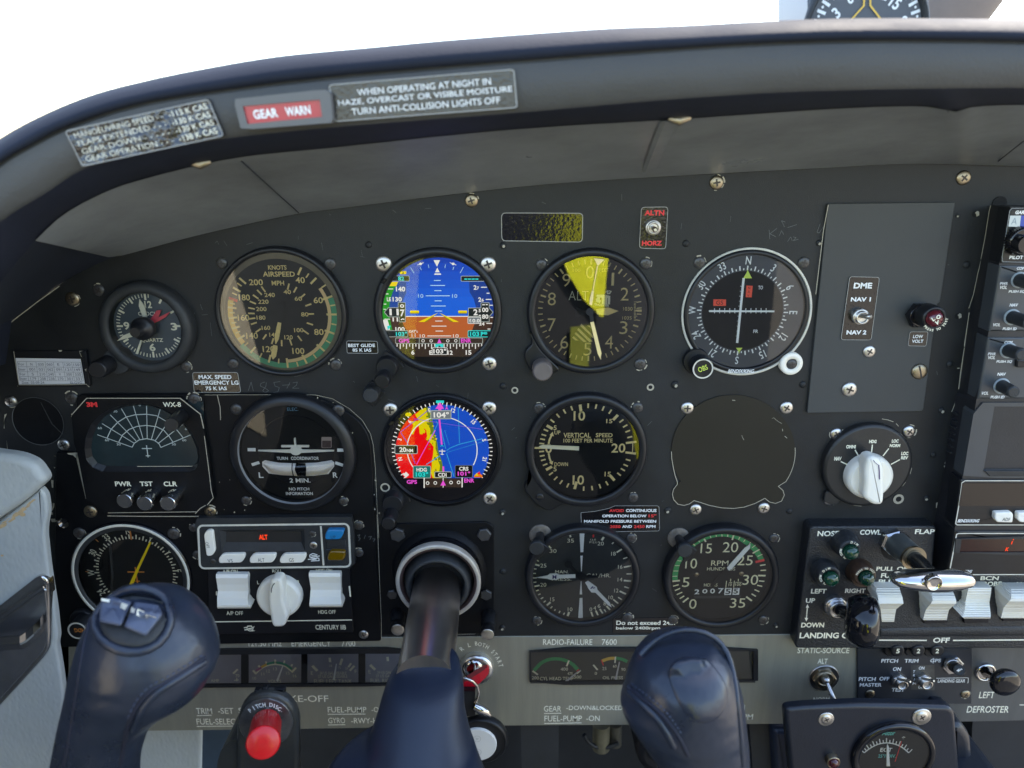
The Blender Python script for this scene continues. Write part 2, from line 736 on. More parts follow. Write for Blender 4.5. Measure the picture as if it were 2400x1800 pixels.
M['paint'] = mat("worn cream lettering", lin(224, 220, 200), 0.6, var=0.15, vscale=500)
M['orange'] = mat("orange ink", lin(225, 140, 60), 0.6)
M['redink'] = mat("red ink", lin(225, 50, 52), 0.5, var=0.08, vscale=200)
M['flagred'] = mat("flag orange red", lin(238, 80, 52), 0.6)
M['limeink'] = mat("lime ink", lin(205, 225, 90), 0.6)
M['yellowink'] = mat("yellow needle", lin(250, 222, 10), 0.5)
M['greenarc'] = mat("green arc", lin(40, 150, 90), 0.6, var=0.08, vscale=200)
M['tealarc'] = mat("teal green arc", lin(58, 150, 115), 0.6, var=0.08, vscale=200)
M['yellowarc'] = mat("yellow arc", lin(228, 185, 80), 0.6)
M['peacharc'] = mat("cream arc", lin(232, 200, 150), 0.6)
M['tealink'] = mat("teal ink", lin(90, 190, 180), 0.6)
M['blueink'] = mat("dull blue ink", lin(95, 140, 165), 0.6)
M['whiteknob'] = mat("white knob plastic", lin(240, 238, 230), 0.38, var=0.10, vscale=25, vcol=lin(240, 232, 212), spec=.4)
M['switchwhite'] = mat("white switch plastic", lin(232, 231, 224), 0.42, spec=.35, var=0.12, vscale=60, vcol=lin(226, 220, 200))
M['greyring'] = mat("grey white ring", lin(190, 190, 180), 0.5, var=0.3, vscale=120, vcol=lin(225, 218, 200))
M['chrome'] = mat("chrome", (0.5, 0.5, 0.51, 1), 0.12, 1.0, var=0.25, vscale=70, vcol=(0.66, 0.62, 0.57, 1), rvar=0.06)
M['steel'] = mat("dull steel", (0.34, 0.33, 0.32, 1), 0.33, 1.0, var=0.5, vscale=90, rvar=0.1)
M['brass'] = mat("brassy screw", (0.36, 0.30, 0.21, 1), 0.38, 1.0, var=0.5, vscale=200, vcol=(0.30, 0.25, 0.18, 1), rvar=0.1)
M['silver'] = mat("silver screw", (0.42, 0.40, 0.37, 1), 0.38, 1.0, var=0.4, vscale=200, rvar=0.1)
M['darksteel'] = mat("dark polished steel", (0.42, 0.40, 0.39, 1), 0.32, 1.0, var=0.9, vscale=16, vcol=(0.62, 0.54, 0.50, 1), stretch=(3, 0.5, 1), rvar=0.07)
M['screwblack'] = mat("black screw", (0.020, 0.020, 0.022, 1), 0.35, 0.0, spec=0.6, var=0.6, vscale=300, vcol=(0.07, 0.065, 0.06, 1))
M['recess'] = mat("screw recess", (0.03, 0.022, 0.018, 1), 0.5)
M['chip'] = mat("bare metal chips", lin(150, 144, 128), 0.5, 0.0, var=0.3, vscale=900)
M['scratch'] = mat("faint scratches", lin(92, 94, 94), 0.6)
M['glass'] = glass("cover glass", 1.6)
M['shinyglass'] = glass("shiny cover glass", 2.35)
M['warmglass'] = glass("aged cover glass", 1.9, (1.0, 0.97, 0.90, 1))

M['navyrim'] = leather("navy padded vinyl", lin(32, 36, 46), 700, 0.7, 0.12, 0.15, spec=.1)
M['fascia'] = leather("grey fascia vinyl", lin(51, 51, 50), 900, 0.5, 0.22, 0.25, bdist=0.0005)
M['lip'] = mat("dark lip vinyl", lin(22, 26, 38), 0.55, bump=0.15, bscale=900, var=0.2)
M['under'] = mat("underside grey sheet", lin(140, 146, 150), 0.36, bump=0.1, bscale=500, var=0.35, vscale=9, vcol=lin(96, 100, 104), rvar=0.1)
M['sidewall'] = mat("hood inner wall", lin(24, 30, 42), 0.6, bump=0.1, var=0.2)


# ------------------------------------------------------------------ small fasteners, made once
def unit_mesh(name, parts):
    mb = MB()
    mats = []
    for build, mt in parts:
        i = len(mats)
        mats.append(mt)
        build(mb, i)
    me = bpy.data.meshes.new(name)
    me.from_pydata(mb.v, [], mb.f)
    for m in mats:
        me.materials.append(m)
    me.polygons.foreach_set("material_index", mb.m)
    me.polygons.foreach_set("use_smooth", mb.sm)
    return me


def dome(mb, i):
    mb.lathe((0, 0), [(1, 0), (1, .10), (.95, .22), (.8, .34), (.55, .42), (.25, .45)], 28, i)


def cross(mb, i, L=.52, w=.13, h=.462):
    mb.polyab([(-L, -w), (L, -w), (L, w), (-L, w)], h - .03, i)
    mb.polyab([(-w, w), (w, w), (w, L), (-w, L)], h - .03, i)
    mb.polyab([(-w, -L), (w, -L), (w, -w), (-w, -w)], h - .03, i)
    # arms stand a hair over the dome so that the recess outline shows
    for a in range(4):
        c, s = cos(a * pi / 2), sin(a * pi / 2)
        q = [(0, -w), (L, -w * .8), (L, w * .8), (0, w)]
        q = [(x * c - y * s, x * s + y * c) for x, y in q]
        mb.add([(q[0][0], -h, q[0][1]), (q[1][0], -h + .02, q[1][1]), (q[2][0], -h + .02, q[2][1]), (q[3][0], -h, q[3][1])], [(0, 1, 2, 3)], i)


def slot(mb, i):
    mb.polyab([(-.85, -.1), (.85, -.1), (.85, .1), (-.85, .1)], .46, i)


def washerdome(mb, i):
    mb.lathe((0, 0), [(1, 0), (1, .1), (.9, .2), (.62, .1), (.6, .2), (.4, .26), (.1, .28)], 32, i)


def hexhead(mb, i):
    mb.prismab([(cos(pi / 6 + k * pi / 3), sin(pi / 6 + k * pi / 3)) for k in range(6)], 0, .55, .12, i)


S = {}
for nm, mt in (('screwblack', M['screwblack']), ('chrome', M['silver']), ('brass', M['brass']), ('silver', M['steel'])):
    S[nm] = unit_mesh("screw", [(dome, mt), (cross, M['recess'])])
S['slot'] = unit_mesh("screw", [(dome, M['brass']), (slot, M['recess'])])
S['slotblack'] = unit_mesh("screw", [(dome, M['bezel']), (slot, M['recess'])])
S['cup'] = unit_mesh("screw", [(washerdome, M['silver']), (lambda mb, i: cross(mb, i, .3, .07, .31), M['recess'])])
S['rivet'] = unit_mesh("rivet", [(lambda mb, i: mb.lathe((0, 0), [(1, 0), (.98, .15), (.8, .4), (.45, .6), (.15, .66)], 20, i), M['panel'])])
S['rivetworn'] = unit_mesh("rivet", [(lambda mb, i: mb.lathe((0, 0), [(1, 0), (.98, .15), (.8, .4), (.45, .6), (.15, .66)], 20, i), M['panel']),
                                     (lambda mb, i: mb.polyab([(-.1, -.5), (.35, -.6), (.6, -.1), (.3, .3), (-.15, .1)], .68, i), M['chip'])])
S['hex'] = unit_mesh("bolt", [(hexhead, M['screwblack'])])


def screws(t, cv, lst, h=0.0, parent=None):
    wear = MB()
    for it in lst:
        kind, x, y, r = it[:4]
        px, py = cv(x, y)
        nm = 'rivet' if kind.startswith('rivet') else ('bolt' if kind == 'hex' else 'screw')
        t.inst(nm, S[kind], px, py, r * cv.s, h, random.uniform(0, 90), dep=0.8)
        if kind in ('screwblack', 'brass', 'silver') and random.random() < .75:
            k = mpp(px, py, h) * r * cv.s
            a0 = random.uniform(-90, 60)
            n = random.randint(2, 4)
            c = AB(px, py, h)
            for j in range(n):
                a1 = a0 + random.uniform(15, 60)
                wear.arcab(c, k * 1.04, k * random.uniform(1.12, 1.28), a0, a1, h + .0002, 8)
                a0 = a1 + random.uniform(4, 40)
    if wear.v:
        t.part('worn_paint', wear, M['chip'])['kind'] = 'stuff'


# ------------------------------------------------------------------ glareshield
def resample(pts, n):
    """even samples along a smooth line through pixel points"""
    q = []
    m = len(pts)
    for i in range(m - 1):
        p0, p1, p2, p3 = pts[max(0, i - 1)], pts[i], pts[i + 1], pts[min(m - 1, i + 2)]
        for j in range(12):
            t = j / 12
            q.append(tuple(0.5 * ((2 * p1[k]) + (-p0[k] + p2[k]) * t + (2 * p0[k] - 5 * p1[k] + 4 * p2[k] - p3[k]) * t * t
                                  + (-p0[k] + 3 * p1[k] - 3 * p2[k] + p3[k]) * t ** 3) for k in range(2)))
    q.append(pts[-1])
    acc = [0]
    for i in range(1, len(q)):
        acc.append(acc[-1] + hypot(q[i][0] - q[i - 1][0], q[i][1] - q[i - 1][1]))
    out = []
    j = 0
    for i in range(n):
        d = acc[-1] * i / (n - 1)
        while j < len(q) - 2 and acc[j + 1] < d:
            j += 1
        t = (d - acc[j]) / ((acc[j + 1] - acc[j]) or 1)
        out.append((q[j][0] + (q[j + 1][0] - q[j][0]) * t, q[j][1] + (q[j + 1][1] - q[j][1]) * t))
    return out


R_TOP = [(-330, 1000), (-300, 750), (-215, 540), (-110, 410), (0, 325), (108, 266), (217, 222), (325, 193), (456, 165), (651, 132),
         (868, 111), (1085, 91), (1400, 68), (1600, 60), (1830, 48), (2000, 43), (2200, 43), (2400, 46), (2800, 60)]
R_SEAM = [(-270, 1000), (-245, 790), (-175, 600), (-90, 472), (0, 385), (80, 338), (163, 297), (325, 246), (542, 210), (800, 179), (1198, 145), (1600, 114),
          (1850, 100), (2070, 95), (2400, 99), (2800, 112)]
R_BAND = [(-215, 1000), (-195, 860), (-140, 710), (-70, 600), (0, 521), (108, 452), (203, 394), (362, 356), (528, 325), (800, 297), (1216, 264),
          (1600, 231), (1925, 213), (2400, 206), (2800, 214)]
R_LIP = [(-165, 1000), (-130, 880), (-60, 745), (10, 650), (83, 564), (145, 506), (230, 458), (325, 423), (542, 372), (800, 344), (1198, 304),
         (1600, 279), (1925, 257), (2120, 249), (2190, 252), (2233, 263), (2275, 252), (2400, 246), (2800, 252)]
R_PANEL = [(-140, 1000), (-60, 845), (0, 774), (87, 706), (152, 659), (282, 600), (470, 550), (687, 503), (800, 488), (1089, 452), (1306, 430),
           (1600, 411), (1925, 394), (2142, 384), (2400, 390), (2800, 400)]
NS = 120


def mid(r0, r1, t):
    return [(a[0] + (b[0] - a[0]) * t, a[1] + (b[1] - a[1]) * t) for a, b in zip(r0, r1)]


rt, rs, rb, rl, rp = (resample(r, NS) for r in (R_TOP, R_SEAM, R_BAND, R_LIP, R_PANEL))
W = lambda row, h: [P(x, y, h) for x, y in row]
gs = Thing("glareshield", "navy padded glareshield arching over the whole instrument panel", "glareshield", (1200, 150), 0.13)
top3 = W(rt, .125)
far = [(p[0] * 1.05, p[1] + .30, p[2] - .012) for p in top3]
farm = [(p[0] * 1.01, p[1] + .10, p[2] - .001) for p in top3]
mb = MB()
mb.loft([far, farm, [(p[0], p[1] + .02, p[2] + .0004) for p in top3], top3, W(mid(rt, rs, .22), .134), W(mid(rt, rs, .5), .1405), W(mid(rt, rs, .8), .1425), W(mid(rt, rs, .96), .1400)])
gs.part("padded_rim", mb, M['navyrim'])
mb = MB()
mb.loft([W(mid(rt, rs, .96), .1400), W(mid(rt, rs, 1.0), .1375), W(mid(rs, rb, .035), .1400), W(mid(rs, rb, .07), .1404), W(mid(rs, rb, .5), .1402), W(mid(rs, rb, .9), .140),
         W(rb, .1385)])
gs.part("fascia", mb, M['fascia'])
mb = MB()
mb.loft([W(rb, .1385), W(mid(rb, rl, .25), .135), W(mid(rb, rl, .7), .126), W(rl, .115)])
gs.part("lower_lip", mb, M['lip'])
mb = MB()
mb.loft([W(rl, .115), W(mid(rl, rp, .5), .05), W(rp, -.002)])
gs.part("inner_wall", mb, M['sidewall'])
# grey sheet under the hood, from its slanting left end to the right
lipx = resample([(83, 564), (145, 506), (230, 458), (325, 423), (542, 372), (800, 344), (1198, 304), (1600, 279), (1925, 257), (2120, 249), (2190, 252),
                 (2233, 263), (2275, 252), (2400, 246), (2800, 252)], 80)
panx = resample([(255, 603), (290, 598), (470, 550), (687, 503), (800, 488), (1089, 452), (1306, 430), (1600, 411), (1925, 394), (2142, 384), (2400, 390),
                 (2800, 400)], 80)
mb = MB()
rr = []
for t in (0, .15, .35, .6, .85, 1):
    h = .117 * (1 - t) + .0035 * t + .004 * sin(pi * t)
    rr.append([P(a[0] + (b[0] - a[0]) * t, a[1] + (b[1] - a[1]) * t, h) for a, b in zip(lipx, panx)])
mb.loft(rr)
gs.part("underside_sheet", mb, M['under'])


def ubar(mb, p0, h0, p1, h1, w, lift=.0015, mi=0):
    a0, a1 = P(*p0, h0 + lift), P(*p1, h1 + lift)
    mb.tube([a0, a1], w, 8, mi)


mb = MB()     # folded bracket below the lip and sheet joints
f = lambda x, y, h: P(*F(x, y), h)
hs = lambda y: .117 + (.0035 - .117) * (y - 283) / 132 + .004 * sin(pi * min(1, max(0, (y - 283) / 132)))
g = lambda x, y, e: P(x, y, hs(y) + e)
mb.add([g(1546, 285, .0008), g(1560, 284, .0030), g(1513, 403, .0030), g(1503, 404, .0008)], [(0, 1, 2, 3)])
mb.add([g(1560, 284, .0030), g(1590, 284, .0008), g(1534, 403, .0008), g(1513, 403, .0030)], [(0, 1, 2, 3)])
gs.part("bracket", mb, M['under'])
mb = MB()
for a, ha, b, hb in (((566, 378), .113, (700, 499), .0055), ((2336, 381), .008, (2400, 330), .07)):
    mb.tube([P(*a, ha), P(a[0] * .5 + b[0] * .5, a[1] * .5 + b[1] * .5, ha * .5 + hb * .5 + .0045), P(*b, hb)], .0003, 6)
gs.part("sheet_seam", mb, M['lip'])
for cx, cy, w in ((432, 352, 42), (1468, 257, 44)):
    mb = MB()
    a, b = P(*F(cx - w / 2, cy), .117), P(*F(cx + w / 2, cy - 3), .117)
    mb.tube([a, P(*F(cx, cy + 4), .119), b], [.0012, .0022, .0012], 10, flat=((0, 1, 0), .5))
    gs.part("clip", mb, M['brass'])

# ------------------------------------------------------------------ the panel
PL = [(-140, 1000), (-60, 845), (0, 774), (87, 706), (152, 659), (282, 600), (470, 550), (687, 503), (800, 488), (1089, 452), (1306, 430), (1600, 411),
      (1925, 394), (2142, 384), (2400, 390), (2800, 400), (2800, 1500), (1850, 1490), (900, 1497), (120, 1500), (-140, 1505)]
ip = Thing("instrument_panel", "dark grey painted metal instrument panel with worn edges and rivets", "instrument panel", (1200, 950))
mb = MB()
mb.prism(PX, [(x, y - 16 if y < 1000 and x > 270 else y) for x, y in PL], -.004, 0)
ip.part("panel_sheet", mb, M['panel'])
# raised sub-panel at the lower left, under the storm scope, turn coordinator and autopilot
SP = rpoly([(130, 1060), (176, 1060), (178, 935), (186, 925), (455, 923), (745, 923), (868, 1000), (893, 1503), (125, 1518)], [4, 0, 0, 4, 0, 90, 60, 6, 4], 8)
mb = MB()
mb.prism(PX, SP, 0, .0025, .0006)
ip.part("sub_panel", mb, M['subpanel'])
HS = .0025
mb = MB()
K16 = Cv(0, 900, T48)
K17 = Cv(480, 900, T48)
K2 = Cv(480, 560, T48)
K1 = Cv(0, 600, T48)
K7 = Cv(1900, 440, 500 / 2212)
K8 = Cv(1900, 815, 500 / 2212)
K19 = Cv(440, 1200, T48)
K21 = Cv(1540, 900, 420 / 1936)
K20 = Cv(1200, 900, 400 / 1843)
K3 = Cv(860, 560, T40)
K5 = Cv(1200, 560, T40)
K6 = Cv(1560, 560, 400 / 1952)
# worn bright edge of the sub panel
mb.strip(K17, [(0, 118), (600, 116), (1190, 118), (1380, 160), (1560, 265), (1700, 390), (1790, 540), (1820, 660), (1842, 900), (1860, 1300), (1880, 1659)], 4, HS + .0002)
mb.strip(K19, [(2045, 30), (2060, 420), (2075, 800), (2090, 1150), (2092, 1380)], 4, HS + .0002)
mb.strip(K17, [(135, 120), (165, 250), (170, 390)], 8, HS + .0002)
for x, y, r in ((1595, 525, 12), (1840, 1040, 9), (1885, 1395, 14), (1830, 1195, 10), (1838, 1350, 12), (170, 360, 8), (320, 1385, 10), (432, 1362, 8), (1218, 148, 9), (1265, 185, 6), (1385, 200, 6), (270, 1035, 6), (210, 1355, 5), (158, 1062, 6)):
    a = random.uniform(0, 6)
    mb.poly(K17, [(x + r * cos(a + k * 1.3) * random.uniform(.5, 1), y + r * 1.3 * sin(a + k * 1.3) * random.uniform(.5, 1)) for k in range(5)], HS + .0002)
# torn paint at the left
for q in ([(725, 745), (835, 740), (838, 800), (815, 795), (790, 770), (735, 760)], [(815, 760), (838, 770), (945, 1235), (925, 1240)],
          [(580, 775), (640, 782), (690, 790), (730, 765), (700, 800), (650, 797)], [(550, 1035), (578, 1040), (575, 1120), (560, 1120)],
          [(570, 1285), (590, 1290), (585, 1330), (560, 1375)], [(510, 1385), (570, 1388), (570, 1412), (512, 1410)], [(475, 1120), (505, 1115), (500, 1150), (480, 1150)],
          [(545, 1455), (595, 1455), (598, 1490), (560, 1490)], [(770, 320), (790, 322), (785, 360), (768, 355)], [(580, 895), (598, 900), (590, 915)],
          [(515, 1185), (538, 1190), (520, 1205)], [(48, 330), (75, 320), (50, 375), (40, 480), (50, 480), (42, 400)], [(70, 600), (85, 720), (60, 728), (78, 715)]):
    mb.poly(K16, q, HS + .0004 if q[0][0] > 590 else .0004)
# curved left edge of the panel sheet and the radio stack cut-out
mb.strip(PX, [(-30, 806), (0, 776), (30, 752), (87, 708), (140, 670)], 2.2, .0004)
for q in ([(1590, 0), (1606, 0), (1560, 330), (1545, 430), (1530, 430), (1550, 250)], [(1640, 1290), (1652, 1300), (1600, 1659), (1588, 1640)]):
    mb.poly(K8 if q[0][1] < 100 else K7, q, .0005)
mb.strip(K7, [(1765, 740), (1810, 500), (1850, 250), (1865, 185)], 7, .0005)
mb.strip(K7, [(1640, 1250), (1690, 1100), (1735, 880), (1765, 760)], 7, .0005)
for a, b in (((1505, 560), (1462, 665)), ((1445, 930), (1438, 1010)), ((1410, 1170), (1390, 1200)), ((1520, 212), (1545, 213))):
    mb.line(K8, a, b, 9, .0005)
mb.poly(K8, [(1380, 1222), (1412, 1222), (1408, 1238), (1382, 1240)], .0005)
mb.poly(K8, [(1300, 1610), (1318, 1600), (1308, 1659), (1298, 1659)], .0005)
ip.part("bare_metal_wear", mb, M['chip'])['kind'] = 'stuff'
# pencilled marks and scratches
mb = MB()
for q in ([(470, 1640), (500, 1545), (525, 1645)], [(650, 1545), (605, 1560), (600, 1590), (650, 1610), (690, 1640), (650, 1659), (625, 1640), (660, 1590), (665, 1550)],
          [(815, 1540), (745, 1550), (760, 1590), (805, 1605), (790, 1650), (740, 1659)], [(835, 1580), (920, 1575)], [(920, 1550), (885, 1615)],
          [(950, 1555), (1000, 1545), (990, 1580), (945, 1612), (1020, 1612)]):
    mb.path(K2, q, 5, .0003)
for q in ([(1830, 255), (1860, 245), (1845, 275), (1865, 285), (1845, 310)], [(1920, 250), (1905, 290)], [(1950, 270), (1985, 262), (1965, 300)], [(1995, 290), (2025, 290), (2005, 320)]):
    mb.path(K19, q, 5, HS + .0003)
G3 = Cv(1600, 0, T80)
for q in ([(560, 1490), (565, 1550)], [(610, 1480), (565, 1515), (605, 1535)], [(625, 1530), (640, 1495), (655, 1520)], [(660, 1470), (640, 1430), (665, 1440)], [(680, 1475), (740, 1455)],
          [(680, 1565), (700, 1535), (710, 1560)], [(715, 1535), (735, 1540), (715, 1560), (750, 1550)], [(890, 1450), (870, 1505), (885, 1510), (910, 1470)]):
    mb.path(G3, q, 3.2, .0003)
for q in ([(110, 45), (135, 20), (150, 60)], [(205, 20), (240, 75)], [(60, 900), (75, 1050)], [(960, 1490), (1050, 1465)], [(450, 60), (520, 40)], [(1260, 40), (1275, 120)]):
    mb.path(K2, q, 3, .0003)
for x in range(110):
    px, py = random.uniform(330, 2250), random.uniform(470, 1480)
    a = random.gauss(0, .9)
    L = random.uniform(3, 18)
    mb.line(PX, (px, py), (px + L * cos(a), py + L * sin(a)), random.uniform(.5, .9), .0002)
ip.part("scratch_marks", mb, M['scratch'])['kind'] = 'stuff'
for it in ([('brass', 783, 465, 15), ('brass', 1600, 471, 0)]):
    pass
G2 = Cv(800, 0, T80)
screws(ip, G2, [('brass', 843, 1300, 43)])
screws(ip, G3, [('brass', 218, 1183, 45), ('brass', 1818, 1152, 47)])
screws(ip, K1, [('brass', 785, 463, 76), ('screwblack', 1070, 370, 64), ('screwblack', 2010, 1195, 58), ('silver', 115, 1570, 62), ('screwblack', 778, 1535, 70)])
screws(ip, K16, [('silver', 690, 655, 66)])
screws(ip, K16, [('brass', 980, 1375, 72), ('screwblack', 2100, 165, 70)], HS)
screws(ip, K17, [('brass', 62, 1375, 65), ('screwblack', 1660, 1525, 52)], HS)
screws(ip, K19, [('silver', 1900, 1322, 52), ('screwblack', 1845, 145, 52), ('screwblack', 1850, 438, 50), ('screwblack', 60, 170, 45), ('screwblack', 105, 460, 50)], HS)
screws(ip, K21, [('chrome', 325, 258, 70), ('chrome', 1395, 255, 72), ('chrome', 415, 1355, 65), ('chrome', 1152, 1340, 65)])
screws(ip, K8, [('chrome', 605, 38, 66), ('chrome', 398, 430, 80), ('slot', 1125, 245, 84)], .0022)
for cv, lst in ((K3, [(22, 75, 46), (1765, 85, 46)]), (K6, [(232, 52, 42), (1755, 45, 38)]), (K20, [(1757, 15, 38), (1680, 1365, 38)]), (K21, [(1430, 1375, 34), (195, 5, 44), (1575, 5, 40)]),
                (K8, [(1440, 170, 38), (1357, 650, 38), (1272, 1112, 32), (1198, 1560, 34)]), (K7, [(1615, 800, 40), (1520, 290, 22)])):
    screws(ip, cv, [('rivetworn' if i % 2 else 'rivet', x, y, r) for i, (x, y, r) in enumerate(lst)])
KC = Cv(860, 900, 400 / 1843)
KH = Cv(860, 1200, T40)
screws(ip, KC, [('rivet', 1470, 22, 38), ('rivetworn', 1465, 1385, 36), ('rivet', 1840, 250, 40)])
screws(ip, KH, [('rivetworn', 215, 790, 46), ('rivet', 1765, 770, 46), ('rivetworn', 245, 1500, 36), ('rivetworn', 1757, 1500, 42)])
K23 = Cv(1540, 1200, 420 / 2212)
screws(ip, K23, [('rivetworn', 1465, 1400, 36)])
# open screw holes with bare metal rims
mb = MB()
for cv, x, y, r in ((KC, 1597, 68, 38), (K20, 1495, 35, 40), (K8, 912, 1570, 55)):
    mb.ring(cv, (x, y), r * .55, r, .0006, 28, 0)
    mb.disc(cv, (x, y), r * .56, .0004, 28, 1)
for cv, x, y, r in ((K7, 1722, 270, 30), (K7, 1540, 1330, 28)):
    mb.disc(cv, (x - 14, y + 2), r * 1.15, .0004, 28, 1)
    mb.poly(cv, [(x - r * .6, y - r * .3), (x + r * .2, y - r), (x + r * .8, y - r * .7), (x + r * .9, y + r * .5), (x - r * .1, y + r), (x - r * .2, y + .1)], .0006, 0)
ip.part("open_hole", mb, [M['chip'], M['hole']])

# blanked instrument hole
bl = Thing("blank_cover", "flat dark olive cover closing the empty round instrument hole", "cover plate", K21(825, 735))


def lobed():
    pts = []
    c, r = (825, 730), 668
    for i in range(0, 90):
        a = radians(128 + i * 4)
        x, y = c[0] + r * cos(a), c[1] + r * .915 * sin(a)
        pts.append((x, y))
    pts = [p for p in pts if not (p[1] > 1085 and (p[0] < 395 or p[0] > 1165)) and not (p[1] > 1060 and (p[0] < 250 or p[0] > 1310))]
    seq = sorted([p for p in pts if p[1] <= 1105 and not (395 < p[0] < 1165 and p[1] > 1085)], key=lambda p: (atan2(p[1] - c[1], p[0] - c[0]) - radians(150)) % (2 * pi))
    top = seq
    br = [(1310, 1105), (1360, 1150), (1375, 1200), (1345, 1265), (1280, 1290), (1215, 1275), (1165, 1235)]
    bot = [(1060, 1290), (940, 1330), (825, 1345), (700, 1338), (560, 1310), (470, 1280), (400, 1260)]
    blb = [(350, 1295), (290, 1312), (225, 1298), (180, 1250), (165, 1190), (180, 1135), (218, 1085)]
    return top + br + bot + blb


LB = lobed()
mb = MB()
mb.prism(K21, LB, 0, .0008)
bl.part("plate", mb, mat("olive black cover", lin(39, 36, 29), 0.5, spec=.25, var=0.15, vscale=12, rvar=0.05))
mb = MB()
n = len(LB)
i0 = min(range(n), key=lambda i: hypot(LB[i][0] - 1490, LB[i][1] - 700))
edge = [p for p in LB[i0:]]
mb.strip(K21, edge, 7, .0010)
mb.strip(K21, [(155, 730), (158, 800), (175, 900), (195, 990), (220, 1060), (218, 1090)], 8, .0011)
mb.path(K21, [(915, 555), (925, 580), (938, 605)], 5, .0011)
mb.line(K21, (812, 175), (845, 177), 8, .0011)
mb.path(K21, [(1240, 372), (1262, 365), (1300, 400), (1350, 430)], 3, .0011)
mb.line(K21, (1355, 485), (1357, 510), 6, .0011)
mb.line(K21, (1378, 562), (1405, 585), 6, .0011)
bl.part("bare_edge", mb, M['chip'])
# small round blank at the far left
bl2 = Thing("blank_disc", "round blanked hole at the panel's far left between two chrome screws", "cover plate", K16(410, 405))
mb = MB()
mb.knob(K16, (410, 405), [(272, 0), (272, .0006), (268, .0008)], .0008)
bl2.part("plate", mb, M['subpanel'])
mb = MB()
k = mpp(*K16(410, 405)) * T48
mb.arcab(AB(*K16(410, 405), .001), 268 * k, 276 * k, 170, 300, .001)
mb.arcab(AB(*K16(410, 405), .001), 270 * k, 273 * k, -60, 170, .001)
mb.line(K16, (440, 200), (560, 430), 3, .001)
mb.line(K16, (560, 430), (680, 545), 3, .001)
bl2.part("scratched_edge", mb, M['scratch'])
mb = MB()
mb.add([(-400, -400, -1.25), (400, -400, -1.25), (400, 400, -1.25), (-400, 400, -1.25)], [(0, 1, 2, 3)])
single("ground", "unseen pale concrete ground outside, added to bounce warm light up", None, mb, mat("concrete", lin(128, 120, 106), 0.8, var=0.2, vscale=2), kind='structure')  # ground added for warm bounce light under the hood

# ------------------------------------------------------------------ round instruments
class Dial:
    """polar layout on a dial face; angles clockwise from the top, lengths in view units"""
    def __init__(s, cv, cx, cy, h):
        s.cv, s.c, s.h = cv, AB(*cv(cx, cy), h), h
        s.k = mpp(*cv(cx, cy), h) * cv.s

    def pt(s, a, r):
        return (s.c[0] + r * s.k * sin(radians(a)), s.c[1] + r * s.k * cos(radians(a)))

    def tick(s, mb, a, r0, r1, w, mi=0, dh=0.0):
        p, q = s.pt(a, r0), s.pt(a, r1)
        nx, ny = cos(radians(a)) * w * s.k / 2, -sin(radians(a)) * w * s.k / 2
        mb.polyab([(p[0] + nx, p[1] + ny), (p[0] - nx, p[1] - ny), (q[0] - nx, q[1] - ny), (q[0] + nx, q[1] + ny)], s.h + dh, mi)

    def arc(s, mb, r0, r1, a0, a1, mi=0, dh=0.0, n=60):
        mb.arcab(s.c, r0 * s.k, r1 * s.k, a0, a1, s.h + dh, n, mi)

    def num(s, mb, t, a, r, size, rot=None, mi=0, bold=0.01, ws=0.85, dh=0.0):
        mb.textr(t, s.pt(a, r), size * s.k, a if rot is None else rot, s.h + dh, mi, bold, ws)


def bezel(t, cv, c, r_out, r_in, hf, hd, mt, gl='glass', at=None, name='bezel', flare=.04, inner=None, gh=None):
    """round bezel: outer radius r_out, opening r_in, front height hf, dial height hd"""
    b = MB()
    w = r_out - r_in
    b.knob(cv, c, [(r_out, 0), (r_out, hf * .55), (r_out - w * .12, hf * .85), (r_out - w * .3, hf), (r_in + w * .22, hf), (r_in + w * .06, hf - .0008),
                   (r_in, hf - .002), (r_in, hd)], hf, 96, caps=False)
    o = t.part(name, b, mt)
    if gl:
        g = MB()
        k = mpp(*cv(*c), hf) * cv.s
        a, bb = AB(*cv(*c), hf)
        g.discab((a, bb), (r_in + 1) * k, gh or (hf - .0018), 72)
        t.part('cover_glass', g, M[gl])
    return o


def face(t, cv, c, r, h, mt, name='dial_face'):
    b = MB()
    b.disc(cv, c, r, h, 72)
    return t.part(name, b, mt)


def pointer(cv, pts, h, th=.0006):
    b = MB()
    b.prism(cv, pts, h - th, h, 0)
    return b


E = 1.5e-4      # ink lies this far over its face

# ---- clock
t = Thing("clock", "round black clock with red hand pair and dark centre knob, at the panel's left end", "clock", K1(1550, 790))
bezel(t, K1, (1552, 792), 512, 388, .0095, .0012, M['bezelgrey'])
face(t, K1, (1612, 757), 400, .0014, mat("clock face", lin(58, 68, 76), 0.6, var=.2, vscale=30))
d = Dial(K1, 1612, 757, .0014 + E)
mb = MB()
for i in range(60):
    if i in (2, 3, 4, 6, 7, 8, 9, 11, 12, 13, 14, 16, 17, 18):
        if i in (7,):
            d.tick(mb, i * 6, 335, 350, 14)
        continue
    b5 = i % 5 == 0
    d.tick(mb, i * 6, 285 if b5 else 312, 352, 22 if b5 else 10)
mb.text("12", K1, (1560, 485, 1638, 563), d.h, bold=.03)
mb.text("6", K1, (1614, 945, 1678, 1028), d.h, bold=.03)
mb.text("9", K1, (1335, 712, 1398, 796), d.h, bold=.03)
mb.text("3", K1, (1845, 722, 1912, 804), d.h, bold=.03)
mb.text("CLOCK", K1, (1492, 602, 1702, 645), d.h, bold=.01)
mb.text("QUARTZ", K1, (1520, 888, 1762, 935), d.h, bold=.02)
t.part("dial_marks", mb, M['ivory'])
hand = M['ivory']
t.part("hour_hand", pointer(K1, [(1590, 660), (1545, 668), (1498, 540), (1505, 465), (1560, 540)], .0032), hand)
